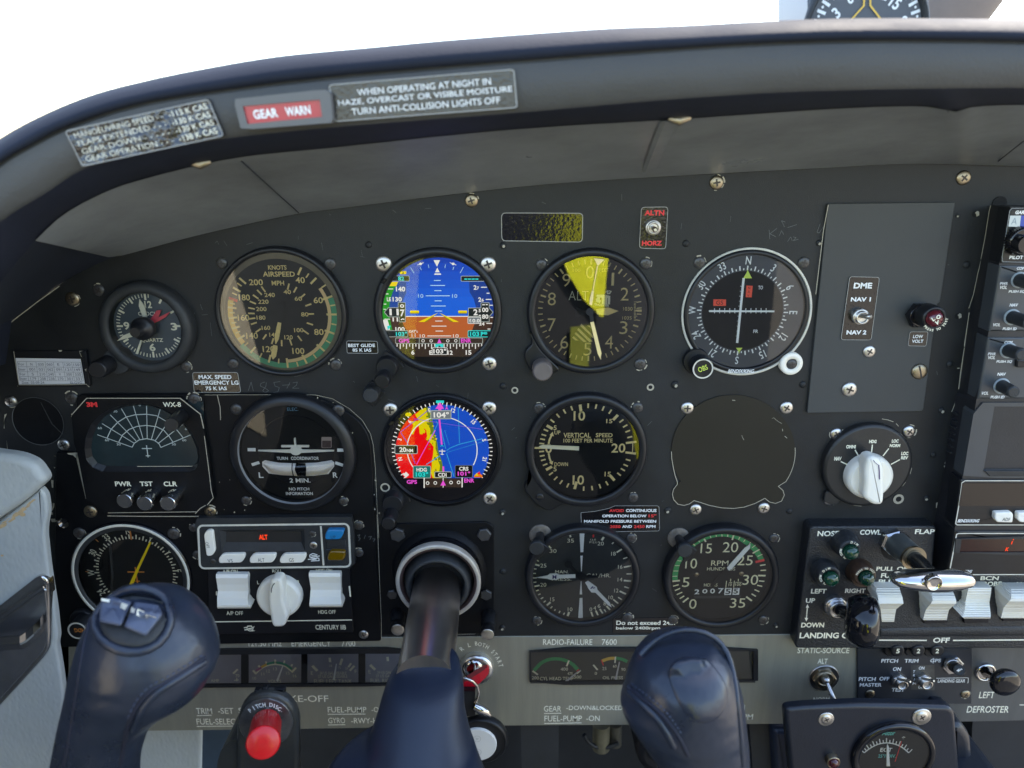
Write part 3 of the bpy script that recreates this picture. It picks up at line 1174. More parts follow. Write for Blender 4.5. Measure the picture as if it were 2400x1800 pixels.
t.part("minute_hand", pointer(K1, [(1440, 870), (1265, 918), (1330, 858), (1400, 830)], .0036), hand)
t.part("second_hand", pointer(K1, [(1535, 912), (1490, 1062), (1463, 1055), (1515, 912)], .0040), hand)
redh = mat("red hand", lin(214, 62, 78), .45)
t.part("alarm_hand", pointer(K1, [(1600, 720), (1690, 590), (1742, 584), (1700, 690), (1660, 730)], .0042), redh)
t.part("alarm_hand", pointer(K1, [(1650, 738), (1700, 670), (1840, 600), (1790, 660), (1690, 715)], .0046), redh)
mb = MB()
mb.knob(K1, (1530, 790), [(118, .0075), (125, .009), (125, .0125), (110, .0135), (64, .014), (60, .021), (52, .022)], .0125, 40)
t.part("centre_knob", mb, M['bezel'])
mb = MB()
mb.knob(K1, (1060, 1225), [(100, .006), (100, .0205), (92, .022), (84, .0222)], .0205, 60, knurl=.05, kseg=(0, 1))
t.part("setting_knob", mb, M['bezel'])
mb = MB()
mb.knob(K1, (1270, 1130), [(150, 0), (150, .006), (140, .0075)], .006, 40)
t.part("knob_lobe", mb, M['bezelgrey'])

# ---- airspeed indicator
t = Thing("airspeed_indicator", "airspeed dial with cream numbers, green arc and cream arc, KNOTS and MPH", "airspeed gauge", K2(825, 812))
bezel(t, K2, (814, 808), 717, 655, .006, .001, M['bezel'], 'warmglass')
mb = MB()
mb.ring(K2, (822, 815), 600, 662, .0016)
t.part("inner_ring", mb, mat("aged inner ring", lin(120, 108, 84), .5, var=.3, vscale=40, vcol=lin(70, 66, 58)))
face(t, K2, (824, 815), 655, .0012, M['dialgrey'])
d = Dial(K2, 825, 815, .0018)
mb = MB()
d.arc(mb, 545, 602, 72, 234)
t.part("green_arc", mb, M['tealarc'])
mb = MB()
d.arc(mb, 520, 575, 234, 288)
t.part("yellow_arc", mb, M['yellowarc'])
mb = MB()
d.arc(mb, 505, 542, 57, 177)
t.part("flap_arc", mb, M['peacharc'])
mb = MB()
d.tick(mb, 288, 480, 575, 30)
t.part("red_line", mb, M['redink'])
mb = MB()
d.h += E
KT = [(40, 27), (45, 37), (50, 46), (55, 57.5), (60, 70.5), (65, 80), (70, 90), (75, 101), (80, 111), (85, 122), (90, 133), (95, 145), (100, 157), (105, 167), (110, 178), (115, 188),
      (120, 199), (125, 210), (130, 221), (135, 231), (140, 241), (145, 248), (150, 254), (155, 260), (160, 266), (165, 272), (170, 278), (175, 283), (185, 295), (190, 301), (195, 308), (200, 314)]
for v, a in KT:
    big = v % 10 == 0
    if 57 < a < 180:
        r0, r1 = (490, 600) if v in (60, 70, 80, 90, 100, 110) else (545, 600)
    elif big:
        r0, r1 = 480, 570
    else:
        r0, r1 = 500, 555
    d.tick(mb, a, r0, r1, 22 if big else 15)
for v, a in [(40, 19), (50, 33), (60, 51), (70, 71), (80, 89), (90, 109), (100, 128), (110, 146), (120, 166), (130, 184), (140, 202), (150, 219), (160, 236), (170, 252), (180, 262), (190, 272), (200, 282),
             (210, 294), (220, 307), (230, 319), (240, 329)]:
    d.tick(mb, a, 285, 355, 17)
for s_, x, y, w, h_ in (("40", 1030, 445, 100, 66), ("60", 1225, 662, 100, 66), ("80", 1232, 1005, 102, 66), ("100", 1010, 1210, 130, 66), ("120", 690, 1190, 130, 66), ("140", 510, 1045, 126, 66),
                       ("160", 418, 850, 124, 66), ("180", 427, 632, 120, 66), ("200", 552, 468, 150, 66), ("40", 890, 573, 80, 46), ("60", 1010, 645, 80, 46), ("80", 1080, 815, 80, 46), ("100", 1015, 985, 100, 46),
                       ("120", 904, 1062, 90, 46), ("140", 742, 1035, 90, 46), ("160", 660, 960, 92, 46), ("180", 607, 850, 96, 46), ("200", 610, 757, 114, 46), ("220", 632, 678, 112, 46), ("240", 700, 605, 112, 46)):
    mb.text(s_, K2, (x - w / 2, y - h_ / 2, x + w / 2, y + h_ / 2), d.h, bold=.015)
mb.text("KNOTS", K2, (683, 284, 882, 333), d.h, bold=.02)
mb.text("AIRSPEED", K2, (627, 352, 972, 408), d.h, bold=.02)
mb.text("MPH", K2, (722, 452, 857, 502), d.h, bold=.02)
t.part("dial_marks", mb, M['cream'])
d2 = Dial(K2, 825, 815, .0028)
mb = MB()
ang = 195
d2.tick(mb, ang, -150, 100, 42)
mb.discab(d2.pt(ang, -160), 48 * d2.k, .0028, 24)
mb.discab(d2.c, 48 * d2.k, .0029, 24)
for r0, r1, w in ((92, 340, 48), (355, 520, 58)):
    n_ = []
    for rr_, ww in ((r0, w * .8), (r0 + (r1 - r0) * .25, w), (r0 + (r1 - r0) * .75, w), (r1, 6)):
        n_.append((rr_, ww))
    L = [d2.pt(ang, rr_) for rr_, ww in n_]
    u = (cos(radians(ang)), -sin(radians(ang)))
    pts = [(p[0] + u[0] * ww * d2.k / 2, p[1] + u[1] * ww * d2.k / 2) for p, (rr_, ww) in zip(L, n_)] + \
          [(p[0] - u[0] * ww * d2.k / 2, p[1] - u[1] * ww * d2.k / 2) for p, (rr_, ww) in zip(L[::-1], n_[::-1])]
    mb.polyab(pts, .0031, 1)
d2.tick(mb, ang, 340, 360, 20)
t.part("pointer", mb, [M['dialgrey'], M['cream']])
screws(t, K2, [('screwblack', 185, 262, 62), ('screwblack', 1350, 268, 66), ('screwblack', 305, 1347, 62), ('screwblack', 1413, 1360, 64)])

# ---- sub-dials drawn in lit colours
C_ = {k_: emit("screen " + k_, lin(*v), .82) for k_, v in dict(sky=(5, 104, 242), sky2=(5, 98, 236), sky3=(5, 92, 228), sky4=(5, 85, 220), sky5=(4, 76, 208), sky6=(4, 66, 192), skytape=(18, 74, 170), skydeep=(14, 62, 158), ground=(196, 102, 48), groundtape=(70, 46, 34), tape=(58, 46, 38), night=(5, 5, 12), white=(246, 250, 250),
      cyan=(20, 235, 235), magenta=(255, 90, 240), green=(12, 160, 22), yellow=(252, 228, 14), box=(18, 28, 30), greybox=(118, 130, 140), pitch=(190, 232, 255), olive=(150, 140, 20),
      red=(250, 6, 12), map=(2, 82, 216), terrain=(236, 222, 10), hill=(110, 140, 30), teal=(4, 128, 124), edge=(176, 190, 188), route=(40, 165, 235), violet=(130, 90, 220), orange=(255, 130, 20), rose=(4, 10, 18)).items()}
CL = list(C_)
CM = [C_[k_] for k_ in CL]
ci = {k_: i for i, k_ in enumerate(CL)}


def g5_body(t, cv, c, r_out, r_scr, sc):
    b = MB()
    b.knob(cv, c, [(r_out, 0), (r_out, .0018), (r_out - 14, .003), (r_out - 60, .0036), (sc + 42, .0034), (sc + 10, .003), (sc + 10, .0012)], .0034, 96, caps=False)
    t.part("bezel", b, M['bezel'])
    return b


class Scr:
    """lit picture built of thin layers in a round screen"""
    def __init__(s, cv, c, r, h):
        s.cv, s.h, s.mb, s.n = cv, h, MB(), 0
        s.edge = ell(c[0], c[1], r, r * .985, 80)

    def poly(s, colr, pts, lift=1):
        q = clip(pts, s.edge)
        if len(q) > 2:
            s.mb.poly(s.cv, q, s.h + lift * 6e-5, ci[colr])

    def rect(s, colr, x0, y0, x1, y1, lift=1):
        s.poly(colr, [(x0, y0), (x1, y0), (x1, y1), (x0, y1)], lift)

    def line(s, colr, pts, w, lift=4):
        for i in range(len(pts) - 1):
            (x0, y0), (x1, y1) = pts[i], pts[i + 1]
            L = hypot(x1 - x0, y1 - y0) or 1
            nx, ny = -(y1 - y0) / L * w / 2, (x1 - x0) / L * w / 2
            s.poly(colr, [(x0 + nx, y0 + ny), (x1 + nx, y1 + ny), (x1 - nx, y1 - ny), (x0 - nx, y0 - ny)], lift + .3 * (i % 2))

    def text(s, colr, tx, x0, y0, x1, y1, lift=8, bold=.03):
        s.mb.text(tx, s.cv, (x0, y0, x1, y1), s.h + lift * 6e-5, ci[colr], bold)

    def boxed(s, fill, edge, x0, y0, x1, y1, w=7, lift=6):
        s.poly(edge, rrect(x0, y0, x1, y1, 14), lift)
        s.poly(fill, rrect(x0 + w, y0 + w, x1 - w, y1 - w, 10), lift + .6)

    def outline(s, fill, edge, pts, w, lift=6):
        s.poly(fill, pts, lift)
        s.line(edge, pts + [pts[0]], w, lift + .5)


# ---- attitude display
t = Thing("attitude_display", "round electronic display showing blue sky over brown ground", "flight display", K3(915, 950))
g5_body(t, K3, (915, 952), 834, 718, 718)
s = Scr(K3, (924, 952), 722, .0014)
s.poly('night', s.edge, 0)
for i_ in range(6):
    s.rect(('sky6', 'sky5', 'sky4', 'sky3', 'sky2', 'sky')[i_], 150, 200 + i_ * 110, 1700, 310 + i_ * 110 if i_ < 5 else 1003, 1)
s.rect('ground', 150, 1003, 1700, 1280, 1)
s.rect('tape', 150, 1280, 1700, 1525, 1)
s.poly('skytape', [(150, 555), (510, 555), (510, 700), (478, 770), (452, 860), (440, 1003), (150, 1003)], 2)
s.poly('groundtape', [(150, 1003), (440, 1003), (452, 1060), (490, 1150), (520, 1190), (560, 1280), (150, 1280)], 2)
s.poly('skydeep', [(1325, 555), (1700, 555), (1700, 1003), (1415, 1003), (1412, 880), (1385, 780), (1330, 690)], 2)
s.poly('groundtape', [(1415, 1003), (1700, 1003), (1700, 1280), (1330, 1280), (1360, 1190), (1395, 1100)], 2)
s.rect('white', 505, 998, 1312, 1009, 3)
s.poly('green', [(250, 560), (400, 560), (330, 700), (300, 800), (288, 900), (296, 1030), (330, 1180), (150, 1180), (150, 700)], 3)
s.poly('yellow', [(250, 555), (405, 555), (380, 612), (250, 612)], 4)
s.poly('white', [(200, 1048), (268, 1048), (290, 1130), (300, 1180), (200, 1180)], 4)
s.poly('cyan', [(262, 1128), (310, 1122), (300, 1150), (270, 1180)], 5)
for y, x0, x1 in ((648, 268, 340), (713, 245, 280), (845, 218, 252), (912, 215, 245), (1040, 225, 300)):
    s.rect('white', x0, y - 5, x1, y + 5, 5)
for y, x0, x1 in ((626, 1478, 1555), (704, 1550, 1590), (784, 1540, 1615), (860, 1590, 1632), (1016, 1600, 1634), (1094, 1548, 1622), (1168, 1563, 1600)):
    s.rect('white', x0, y - 6, x1, y + 6, 5)
s.text('white', "140", 375, 618, 495, 682)
s.text('white', "130", 332, 752, 452, 812)
s.text('white', "LE", 258, 757, 312, 808)
s.text('white', "11", 332, 1018, 402, 1070)
s.text('white', "100", 368, 1142, 490, 1200, lift=4)
s.outline('box', 'edge', [(225, 950), (278, 890), (405, 890), (405, 825), (497, 825), (497, 1075), (418, 1075), (418, 1010), (278, 1010)], 8)
s.text('white', "11", 292, 905, 412, 990)
s.text('white', "7", 430, 915, 488, 1005)
s.text('white', "0", 428, 845, 482, 893)
s.line('white', [(440, 1050), (460, 1035), (485, 1045)], 14, 8)
for s_, b in (("2", (1382, 600, 1422, 658)), ("7", (1426, 617, 1452, 656)), ("2", (1443, 757, 1482, 815)), ("6", (1486, 772, 1514, 812)), ("24", (1452, 1080, 1524, 1122))):
    s.text('white', s_, *b, lift=4)
s.outline('box', 'edge', [(1315, 895), (1478, 895), (1478, 828), (1585, 828), (1585, 895), (1635, 950), (1585, 1005), (1585, 1075), (1478, 1075), (1478, 1005), (1315, 1005)], 8)
s.text('white', "2", 1380, 910, 1435, 990)
s.text('white', "5", 1447, 908, 1476, 950)
s.line('white', [(1448, 990), (1478, 990)], 12, 8)
s.text('white', "00", 1492, 890, 1574, 948)
s.text('white', "80", 1492, 978, 1574, 1035)
s.line('white', [(1495, 853), (1530, 853)], 12, 8)
s.line('white', [(1540, 850), (1568, 853)], 12, 8)
s.boxed('greybox', 'white', 1305, 1010, 1475, 1100, 7, 9)
s.text('white', "0.0", 1366, 1035, 1462, 1084, 12)
s.text('white', "VS", 1322, 1035, 1352, 1084, 12)
s.boxed('box', 'edge', 300, 475, 552, 550, 7, 6)
s.text('cyan', "82", 403, 487, 482, 540, 9)
s.boxed('box', 'edge', 1217, 478, 1540, 552, 7, 6)
for x in (1260, 1308, 1356, 1404):
    s.rect('cyan', x, 513, x + 40, 528, 9)
s.poly('yellow', rrect(425, 417, 512, 458, 16), 6)
s.text('box', "2", 452, 424, 482, 452, 8)
s.poly('white', [(863, 275), (947, 275), (908, 360)], 5)
s.poly('white', [(912, 372), (943, 432), (883, 432)], 5)
s.poly('white', [(878, 447), (955, 447), (964, 465), (872, 465)], 5)
for p in ([(565, 370), (612, 445)], [(688, 362), (705, 405)], [(795, 330), (803, 376)], [(1018, 330), (1010, 376)], [(1127, 362), (1113, 400)], [(1250, 365), (1208, 442)]):
    s.line('pitch', p, 7, 5)
for x, f_ in ((695, 1), (1117, -1)):
    s.line('white', [(x - 42, 323 + 16 * f_), (x + 42, 323 - 16 * f_)], 8, 5)
    s.poly('white', ell(x, 323, 20, 16, 16), 6)
for y, x0, x1 in ((538, 868, 956), (603, 820, 1012), (670, 872, 967), (737, 763, 1075), (802, 876, 970), (869, 828, 1022), (935, 880, 974), (1064, 885, 980), (1130, 838, 1032), (1194, 888, 987), (1257, 782, 1092)):
    s.rect('pitch' if y < 1000 else 'white', x0, y - 5, x1, y + 5, 5)
for s_, b in (("10", (664, 714, 730, 764)), ("10", (1105, 714, 1170, 764)), ("10", (685, 1235, 752, 1278)), ("10", (1116, 1235, 1188, 1278))):
    s.text('pitch' if b[1] < 1000 else 'white', s_, *b, lift=5, bold=.0)
for x0, x1 in ((558, 676), (1183, 1298)):
    s.poly('olive', rrect(x0, 930, x1, 970, 10), 6)
    s.poly('yellow', rrect(x0, 928, x1, 955, 10), 7)
s.poly('yellow', [(926, 955), (665, 1076), (745, 1076)], 6)
s.poly('olive', [(926, 957), (745, 1076), (772, 1076)], 6)
s.poly('yellow', [(932, 955), (1195, 1076), (1120, 1076)], 6)
s.poly('olive', [(932, 957), (1120, 1076), (1093, 1076)], 6)
s.boxed('box', 'edge', 240, 1185, 534, 1272, 7, 6)
s.text('cyan', "103°", 375, 1202, 520, 1260, 9)
s.text('white', "OAT°c", 545, 1180, 658, 1215, 6)
s.text('white', "11", 580, 1225, 628, 1272, 6, .0)
s.boxed('box', 'cyan', 1307, 1185, 1640, 1274, 9, 6)
s.text('cyan', "1031", 1335, 1202, 1490, 1260, 9)
s.text('cyan', "MB", 1492, 1204, 1560, 1238, 9)
s.boxed('tape', 'edge', 368, 1280, 1502, 1358, 7, 7)
s.rect('edge', 675, 1282, 682, 1356, 9)
s.rect('edge', 1194, 1282, 1201, 1356, 9)
s.text('magenta', "GPS", 412, 1293, 550, 1345, 10)
s.text('magenta', "ENR", 1218, 1291, 1352, 1344, 10)
for x in (727, 832, 1048, 1152):
    s.poly('white', ell(x, 1320, 21, 21, 20), 10)
    s.poly('tape', ell(x, 1320, 13, 13, 20), 11)
s.poly('magenta', [(938, 1290), (966, 1350), (911, 1350)], 10)
for i in range(28):
    x = 391 + i * 40.6
    s.rect('white', x - 6, 1360, x + 6, 1425 if i % 2 else 1396, 5)
s.poly('cyan', [(885, 1362), (990, 1362), (990, 1402), (960, 1402), (938, 1378), (915, 1402), (885, 1402)], 8)
s.boxed('box', 'white', 843, 1406, 1044, 1502, 7, 9)
s.text('white', "103°", 860, 1422, 1030, 1486, 12)
for s_, b in (("6", (574, 1442, 616, 1500)), ("E", (808, 1445, 850, 1502)), ("12", (1045, 1445, 1112, 1502)), ("15", (1280, 1442, 1354, 1502))):
    s.text('white', s_, *b, lift=6)
t.part("screen", s.mb, CM)
mb = MB()
mb.disc(K3, (924, 952), 728, .0024, 80)
t.part("cover_glass", mb, M['glass'])
mb = MB()
mb.prism(K3, [(222, 505), (262, 530), (215, 585), (172, 570)], .001, .0042, .0004)
t.part("card_door", mb, M['gloss'])
screws(t, K3, [('chrome', 217, 322, 110), ('chrome', 1570, 325, 104), ('chrome', 1585, 1612, 97)])


def stepped_knob(t, cv, base, rb, tip, rt_, hb, ht, name="setting_knob"):
    b = MB()
    b.knob(cv, base, [(rb * 1.06, 0), (rb * 1.06, hb * .4), (rb, hb * .45), (rb, hb * .95), (rb * .9, hb)], hb, 72, knurl=.05, kseg=(2, 3))
    o = t.part(name, b, M['bezel'])
    b = MB()
    b.knob(cv, tip, [(rt_, hb * .9), (rt_, ht - .002), (rt_ * .92, ht - .0006), (rt_ * .8, ht)], ht, 60, knurl=.04, kseg=(0, 1))
    t.part("inner_knob", b, M['bezel'], parent=o)


KT_ = Cv(480, 560, T48)
stepped_knob(t, K2, (1962, 1400), 116, (1912, 1540), 86, .008, .019)
mb = MB()
mb.prism(K2, [(1885, 1300), (1950, 1205), (2100, 1290), (2150, 1385), (2110, 1420), (1930, 1450)], 0, .002, .0004)
t.part("knob_lug", mb, M['bezel'])

# ---- light sensor under it
t = Thing("light_sensor", "small black round sensor cap on a diamond base plate", "sensor", K17(1785, 125))
mb = MB()
mb.prism(K17, rpoly([(1720, 60), (1800, -40), (1900, 60), (1950, 95), (1830, 245), (1720, 170)], 14), 0, .0018, .0004)
t.part("base_plate", mb, M['bezel'])
mb = MB()
mb.knob(K17, (1785, 125), [(88, .001), (88, .010), (82, .0115), (74, .0118)], .0115, 48)
t.part("cap", mb, M['bezelgrey'])

# ---- map display
t = Thing("map_display", "round electronic display showing red and blue terrain map", "flight display", KC(800, 735))
g5_body(t, KC, (802, 738), 660, 588, 588)
s = Scr(KC, (806, 716), 592, .0014)
s.poly('night', s.edge, 0)
s.mb.poly(KC, ell(814, 722, 505, 500, 64), s.h + 5e-5, ci['map'])
inner = ell(814, 722, 505, 500, 64)
random.seed(3)
# coast: land to the left, its edge running from the top to the bottom
coast = [(640, 200), (660, 260), (690, 300), (700, 360), (715, 420), (720, 480), (735, 540), (750, 590), (762, 650), (770, 720), (790, 780), (812, 840), (820, 900), (850, 960), (865, 1010), (870, 1240)]
s.mb.poly(KC, clip(coast + [(250, 1240), (250, 200)], inner), s.h + 2 * 6e-5, ci['hill'])
yel = [(600, 200), (640, 270), (650, 330), (670, 380), (640, 420), (690, 480), (700, 540), (735, 600), (745, 700), (772, 770), (760, 830), (790, 880), (775, 940), (800, 1010), (790, 1240)]
s.mb.poly(KC, clip([(x + random.uniform(-9, 9), y) for x, y in yel] + [(250, 1240), (250, 200)], inner), s.h + 3 * 6e-5, ci['terrain'])
redp = [(560, 200), (560, 300), (520, 330), (560, 400), (480, 400), (500, 450), (470, 540), (500, 545), (530, 470), (560, 450), (570, 540), (600, 545), (620, 480), (640, 500), (650, 560), (640, 600), (690, 640), (720, 680),
        (715, 760), (700, 830), (700, 900), (690, 960), (710, 1010), (690, 1240)]
s.mb.poly(KC, clip(redp + [(250, 1240), (250, 200)], inner), s.h + 4 * 6e-5, ci['red'])
for k_ in range(46):
    y = random.uniform(300, 1000)
    x = 715 + (y - 620) * .13 + random.gauss(0, 30)
    q = ell(x, y, random.uniform(5, 15), random.uniform(5, 15), 7)
    s.mb.poly(KC, clip([(a_ + random.uniform(-4, 4), b_ + random.uniform(-4, 4)) for a_, b_ in q], inner), s.h + (4.5 + k_ * .01) * 6e-5, ci[('terrain', 'hill', 'terrain', 'olive')[k_ % 4]])
for k_ in range(9):
    x, y = random.uniform(560, 690), random.uniform(330, 620)
    s.mb.poly(KC, clip(ell(x, y, random.uniform(6, 20), random.uniform(6, 22), 8), inner), s.h + (4.6 + k_ * .01) * 6e-5, ci['terrain'])
lines = [('violet', [(360, 520), (660, 285)], 8), ('violet', [(365, 525), (440, 640), (520, 860)], 8), ('magenta', [(535, 870), (680, 600), (740, 500)], 8), ('route', [(680, 600), (765, 430), (750, 400)], 8),
         ('violet', [(500, 375), (820, 425), (1250, 490)], 6), ('route', [(985, 260), (1000, 640)], 8), ('route', [(840, 500), (890, 660)], 5), ('route', [(1000, 650), (900, 690), (860, 720)], 9),
         ('route', [(1000, 650), (1250, 590)], 9), ('route', [(860, 740), (1260, 620)], 4), ('route', [(800, 480), (850, 700)], 9), ('route', [(860, 750), (940, 1000)], 9), ('route', [(640, 870), (790, 775)], 9)]
for c_, p, w in lines:
    s.line(c_, p, w, 6)
d = Dial(KC, 812, 712, s.h + 5 * 6e-5)
for i in range(72):
    a = i * 5 - 4 + 1
    aa = (a + 180) % 360 - 180
    if abs(aa) > 134:
        continue
    d.tick(s.mb, a, 502 if i % 2 == 0 else 518, 545, 10, ci['white'])
d.h += 6e-5
d.arc(s.mb, 373, 383, -123, 118, ci['white'])
for s_, a in (("6", -46), ("3", -75), ("N", -103), ("12", 16), ("15", 47), ("S", 76), ("21", 103), ("E", -15)):
    d.num(s.mb, s_, a, 470, 46, None, ci['white'], .03, .9)
s.rect('night', 250, 1016, 1400, 1300, 7)
s.rect('tape', 625, 1018, 1022, 1116, 7.6)
s.boxed('rose', 'edge', 298, 660, 548, 756, 8, 8)
s.text('white', "20", 350, 682, 424, 736, 11)
s.text('white', "NM", 428, 700, 498, 736, 11)
s.boxed('teal', 'edge', 497, 882, 690, 1018, 6, 8)
s.text('white', "HDG", 535, 905, 646, 946, 11)
s.text('cyan', "103°", 527, 950, 662, 1002, 11)
s.boxed('night', 'greybox', 950, 876, 1142, 1012, 5, 8)
s.text('white', "CRS", 995, 894, 1096, 936, 11)
s.text('magenta', "101°", 980, 944, 1116, 990, 11)
s.boxed('rose', 'edge', 728, 945, 914, 1013, 7, 9)
s.text('white', "CDI", 768, 960, 860, 1002, 12)
s.boxed('greybox', 'edge', 686, 283, 912, 380, 8, 9)
s.text('white', "104°", 720, 302, 886, 364, 12)
s.line('magenta', [(782, 382), (808, 655)], 18, 7)
s.line('magenta', [(824, 890), (825, 945)], 18, 7)
s.poly('magenta', [(790, 196), (832, 268), (802, 268), (804, 284), (770, 284), (772, 268), (738, 268)], 9)
s.rect('cyan', 746, 178, 832, 206, 8)
s.text('magenta', "A", 845, 246, 878, 276, 8)
s.line('white', [(812, 705), (812, 765)], 9, 8)
s.line('white', [(778, 725), (846, 725)], 9, 8)
s.line('white', [(796, 760), (828, 760)], 8, 8)
s.line('cyan', [(795, 675), (810, 660), (825, 675)], 6, 8)
s.text('magenta', "GPS", 430, 1036, 540, 1078, 10)
s.text('magenta', "ENR", 1050, 1021, 1158, 1064, 10)
for x, y in ((655, 1070), (738, 1068), (908, 1064), (990, 1062)):
    s.poly('white', ell(x, y, 19, 19, 20), 10)
    s.poly('night', ell(x, y, 11, 11, 20), 11)
s.poly('magenta', [(823, 1038), (852, 1096), (794, 1096)], 10)
s.rect('white', 612, 1012, 624, 1122, 9)
s.rect('white', 1022, 1010, 1034, 1116, 9)
s.rect('white', 819, 1012, 827, 1118, 9)
s.poly('white', [(422, 948), (455, 980), (422, 1012), (390, 980)], 8)
s.poly('orange', [(1155, 1008), (1160, 985), (1200, 955), (1245, 985), (1250, 1008)], 8)
s.poly('red', [(1195, 972), (1215, 940), (1225, 975)], 9)
s.poly('terrain', [(1165, 990), (1185, 960), (1205, 990)], 9)
s.poly('terrain', ell(448, 330, 36, 22, 12), 8)
t.part("screen", s.mb, CM)
mb = MB()
mb.disc(KC, (806, 716), 594, .0024, 80)
t.part("cover_glass", mb, M['glass'])
mb = MB()
mb.prism(KC, [(255, 400), (305, 400), (285, 445), (220, 455)], .001, .0042, .0004)
t.part("card_door", mb, M['gloss'])
screws(t, KC, [('chrome', 253, 275, 82), ('chrome', 1318, 258, 80), ('chrome', 1327, 1232, 76)])
stepped_knob(t, K17, (2025, 1310), 116, (1982, 1510), 82, .010, .024)
mb = MB()
mb.prism(K17, [(1960, 1230), (2060, 1050), (2200, 1200), (2220, 1270), (2100, 1340), (1950, 1330)], 0, .002, .0004)
t.part("knob_lug", mb, M['bezel'])
mb = MB()
mb.ring(K17, (1948, 1118), 34, 52, .0012, 30)
t.part("empty_screw_hole", mb, M['chip'])

# ---- altimeter
t = Thing("altimeter", "round altimeter with large cream numbers 0 to 9", "altimeter", K5(1015, 945))


def lobe_bezel(t, cv, c, r_out, r_in, hf, hd, lobe, mt, gl='glass'):
    bezel(t, cv, c, r_out, r_in, hf, hd, mt, gl)
    b = MB()
    b.prism(cv, lobe, 0, hf * .8, .0012, steps=4)
    t.part("bezel_lug", b, mt)


lobe_bezel(t, K5, (1030, 962), 832, 728, .0055, .001, rpoly([(225, 1180), (360, 1420), (640, 1700), (420, 1790), (240, 1720), (160, 1560), (165, 1450), (265, 1360), (240, 1260)], 60), M['bezel'], 'shinyglass')
face(t, K5, (1020, 945), 735, .0012, M['dial'])
d = Dial(K5, 1008, 935, .0012 + E)
mb = MB()
d.arc(mb, 430, 434, 0, 360)
t.part("inner_disc_edge", mb, M['hole'])
mb = MB()
for i in range(50):
    a = i * 7.2
    if 76 < a < 105 and i % 5:
        pass
    big = i % 5 == 0
    d.tick(mb, a, 600 if big else 612, 672, 22 if big else 13)
for s_, x, y in (("0", 1012, 432), ("1", 1306, 522), ("2", 1460, 715), ("3", 1446, 1150), ("4", 1258, 1338), ("5", 980, 1428), ("6", 678, 1338), ("7", 515, 1113), ("8", 516, 778), ("9", 706, 535)):
    w = 34 if s_ == "1" else 104
    mb.text(s_, K5, (x - w / 2, y - 83, x + w / 2, y + 83), d.h, bold=-.005)
mb.text("1030", K5, (1440, 882, 1562, 930), d.h)
mb.text("1035", K5, (1430, 1002, 1550, 1046), d.h)
for i in range(14):
    mb.line(K5, (1580, 815 + i * 18.5), (1604 if i % 5 else 1625, 815 + i * 18.5), 7, d.h)
mb.text("100", K5, (790, 385, 885, 425), d.h, bold=-.01)
mb.text("FEET", K5, (1135, 380, 1262, 425), d.h, bold=-.01)
mb.poly(K5, [(1585, 930), (1630, 915), (1682, 915), (1682, 945), (1630, 945)], d.h + E)
q = lambda pts: mb.poly(K5, pts, d.h)
q([(900, 1098), (1050, 1255), (1056, 1290), (880, 1125)])
q([(862, 1155), (1045, 1330), (1000, 1335), (845, 1178)])
q([(828, 1208), (965, 1330), (930, 1340), (812, 1230)])
q([(800, 1262), (862, 1320), (820, 1312), (780, 1280)])
q([(972, 1120), (1010, 1125), (1030, 1165)])
t.part("dial_marks", mb, M['cream'])
mb = MB()
mb.text("ALT", K5, (735, 675, 990, 795), d.h, bold=-.02)
mb.textq("ENCODER", K5, [(1070, 832), (1262, 852), (1258, 882), (1068, 858)], d.h, bold=.03)
L = [(1098, 722), (1200, 722), (1200, 842), (1165, 842), (1165, 760), (1140, 760), (1140, 790), (1155, 800), (1140, 830), (1088, 815), (1085, 780), (1105, 760), (1095, 745)]
mb.poly(K5, L, d.h)
mb.poly(K5, [(1212, 725), (1275, 738), (1270, 848), (1240, 848), (1243, 765), (1235, 765), (1232, 848), (1208, 848)], d.h)
mb.path(K5, [(1215, 690), (1245, 670), (1235, 712), (1275, 705)], 14, d.h)
mb.path(K5, [(1255, 672), (1290, 680), (1262, 700)], 12, d.h + E)
t.part("maker_emblem", mb, M['ivory'])
pm = [M['dialgrey'], M['cream']]
mb = MB()
mb.prism(K5, [(850, 890), (975, 925), (975, 965), (850, 1018), (820, 1000), (825, 905)], .0022, .0026, 0, 0)
mb.prism(K5, [(960, 925), (1100, 920), (1100, 970), (960, 970)], .0022, .0026, 0, 0)
mb.prism(K5, [(1092, 912), (1245, 888), (1380, 935), (1245, 990), (1100, 978)], .0023, .0029, 0, 1)
t.part("thousands_pointer", mb, pm)
mb = MB()
mb.prism(K5, [(990, 900), (1040, 900), (1065, 1075), (1015, 1082)], .0034, .0038, 0, 0)
mb.discab(AB(*K5(1010, 945), .004), 50 * T40 * mpp(*K5(1010, 945)), .0040, 30, 0)
mb.prism(K5, [(1014, 1082), (1060, 1072), (1160, 1480), (1146, 1560), (1112, 1490)], .0035, .0041, 0, 1)
t.part("hundreds_pointer", mb, pm)
mb = MB()
mb.prism(K5, [(1003, 850), (1010, 770), (1035, 672), (1062, 675), (1052, 780), (1035, 862)], .0044, .0048, 0, 1)
mb.prism(K5, [(1043, 672), (1100, 350), (1116, 350), (1055, 672)], .0044, .0048, 0, 1)
mb.prism(K5, [(1060, 250), (1202, 266), (1112, 350)], .0044, .0048, 0, 1)
t.part("ten_thousands_pointer", mb, pm)
mb = MB()
mb.knob(F, (1172, 803), [(22.5, .0045), (22.5, .013), (20.5, .0145), (18, .015)], .0145, 60, knurl=.03, kseg=(0, 1))
t.part("setting_knob", mb, mat("grey knob", lin(92, 84, 80), .5, bump=.2, var=.3))
screws(t, K5, [('screwblack', 383, 332, 76), ('screwblack', 1730, 318, 76), ('screwblack', 1660, 1620, 76)])

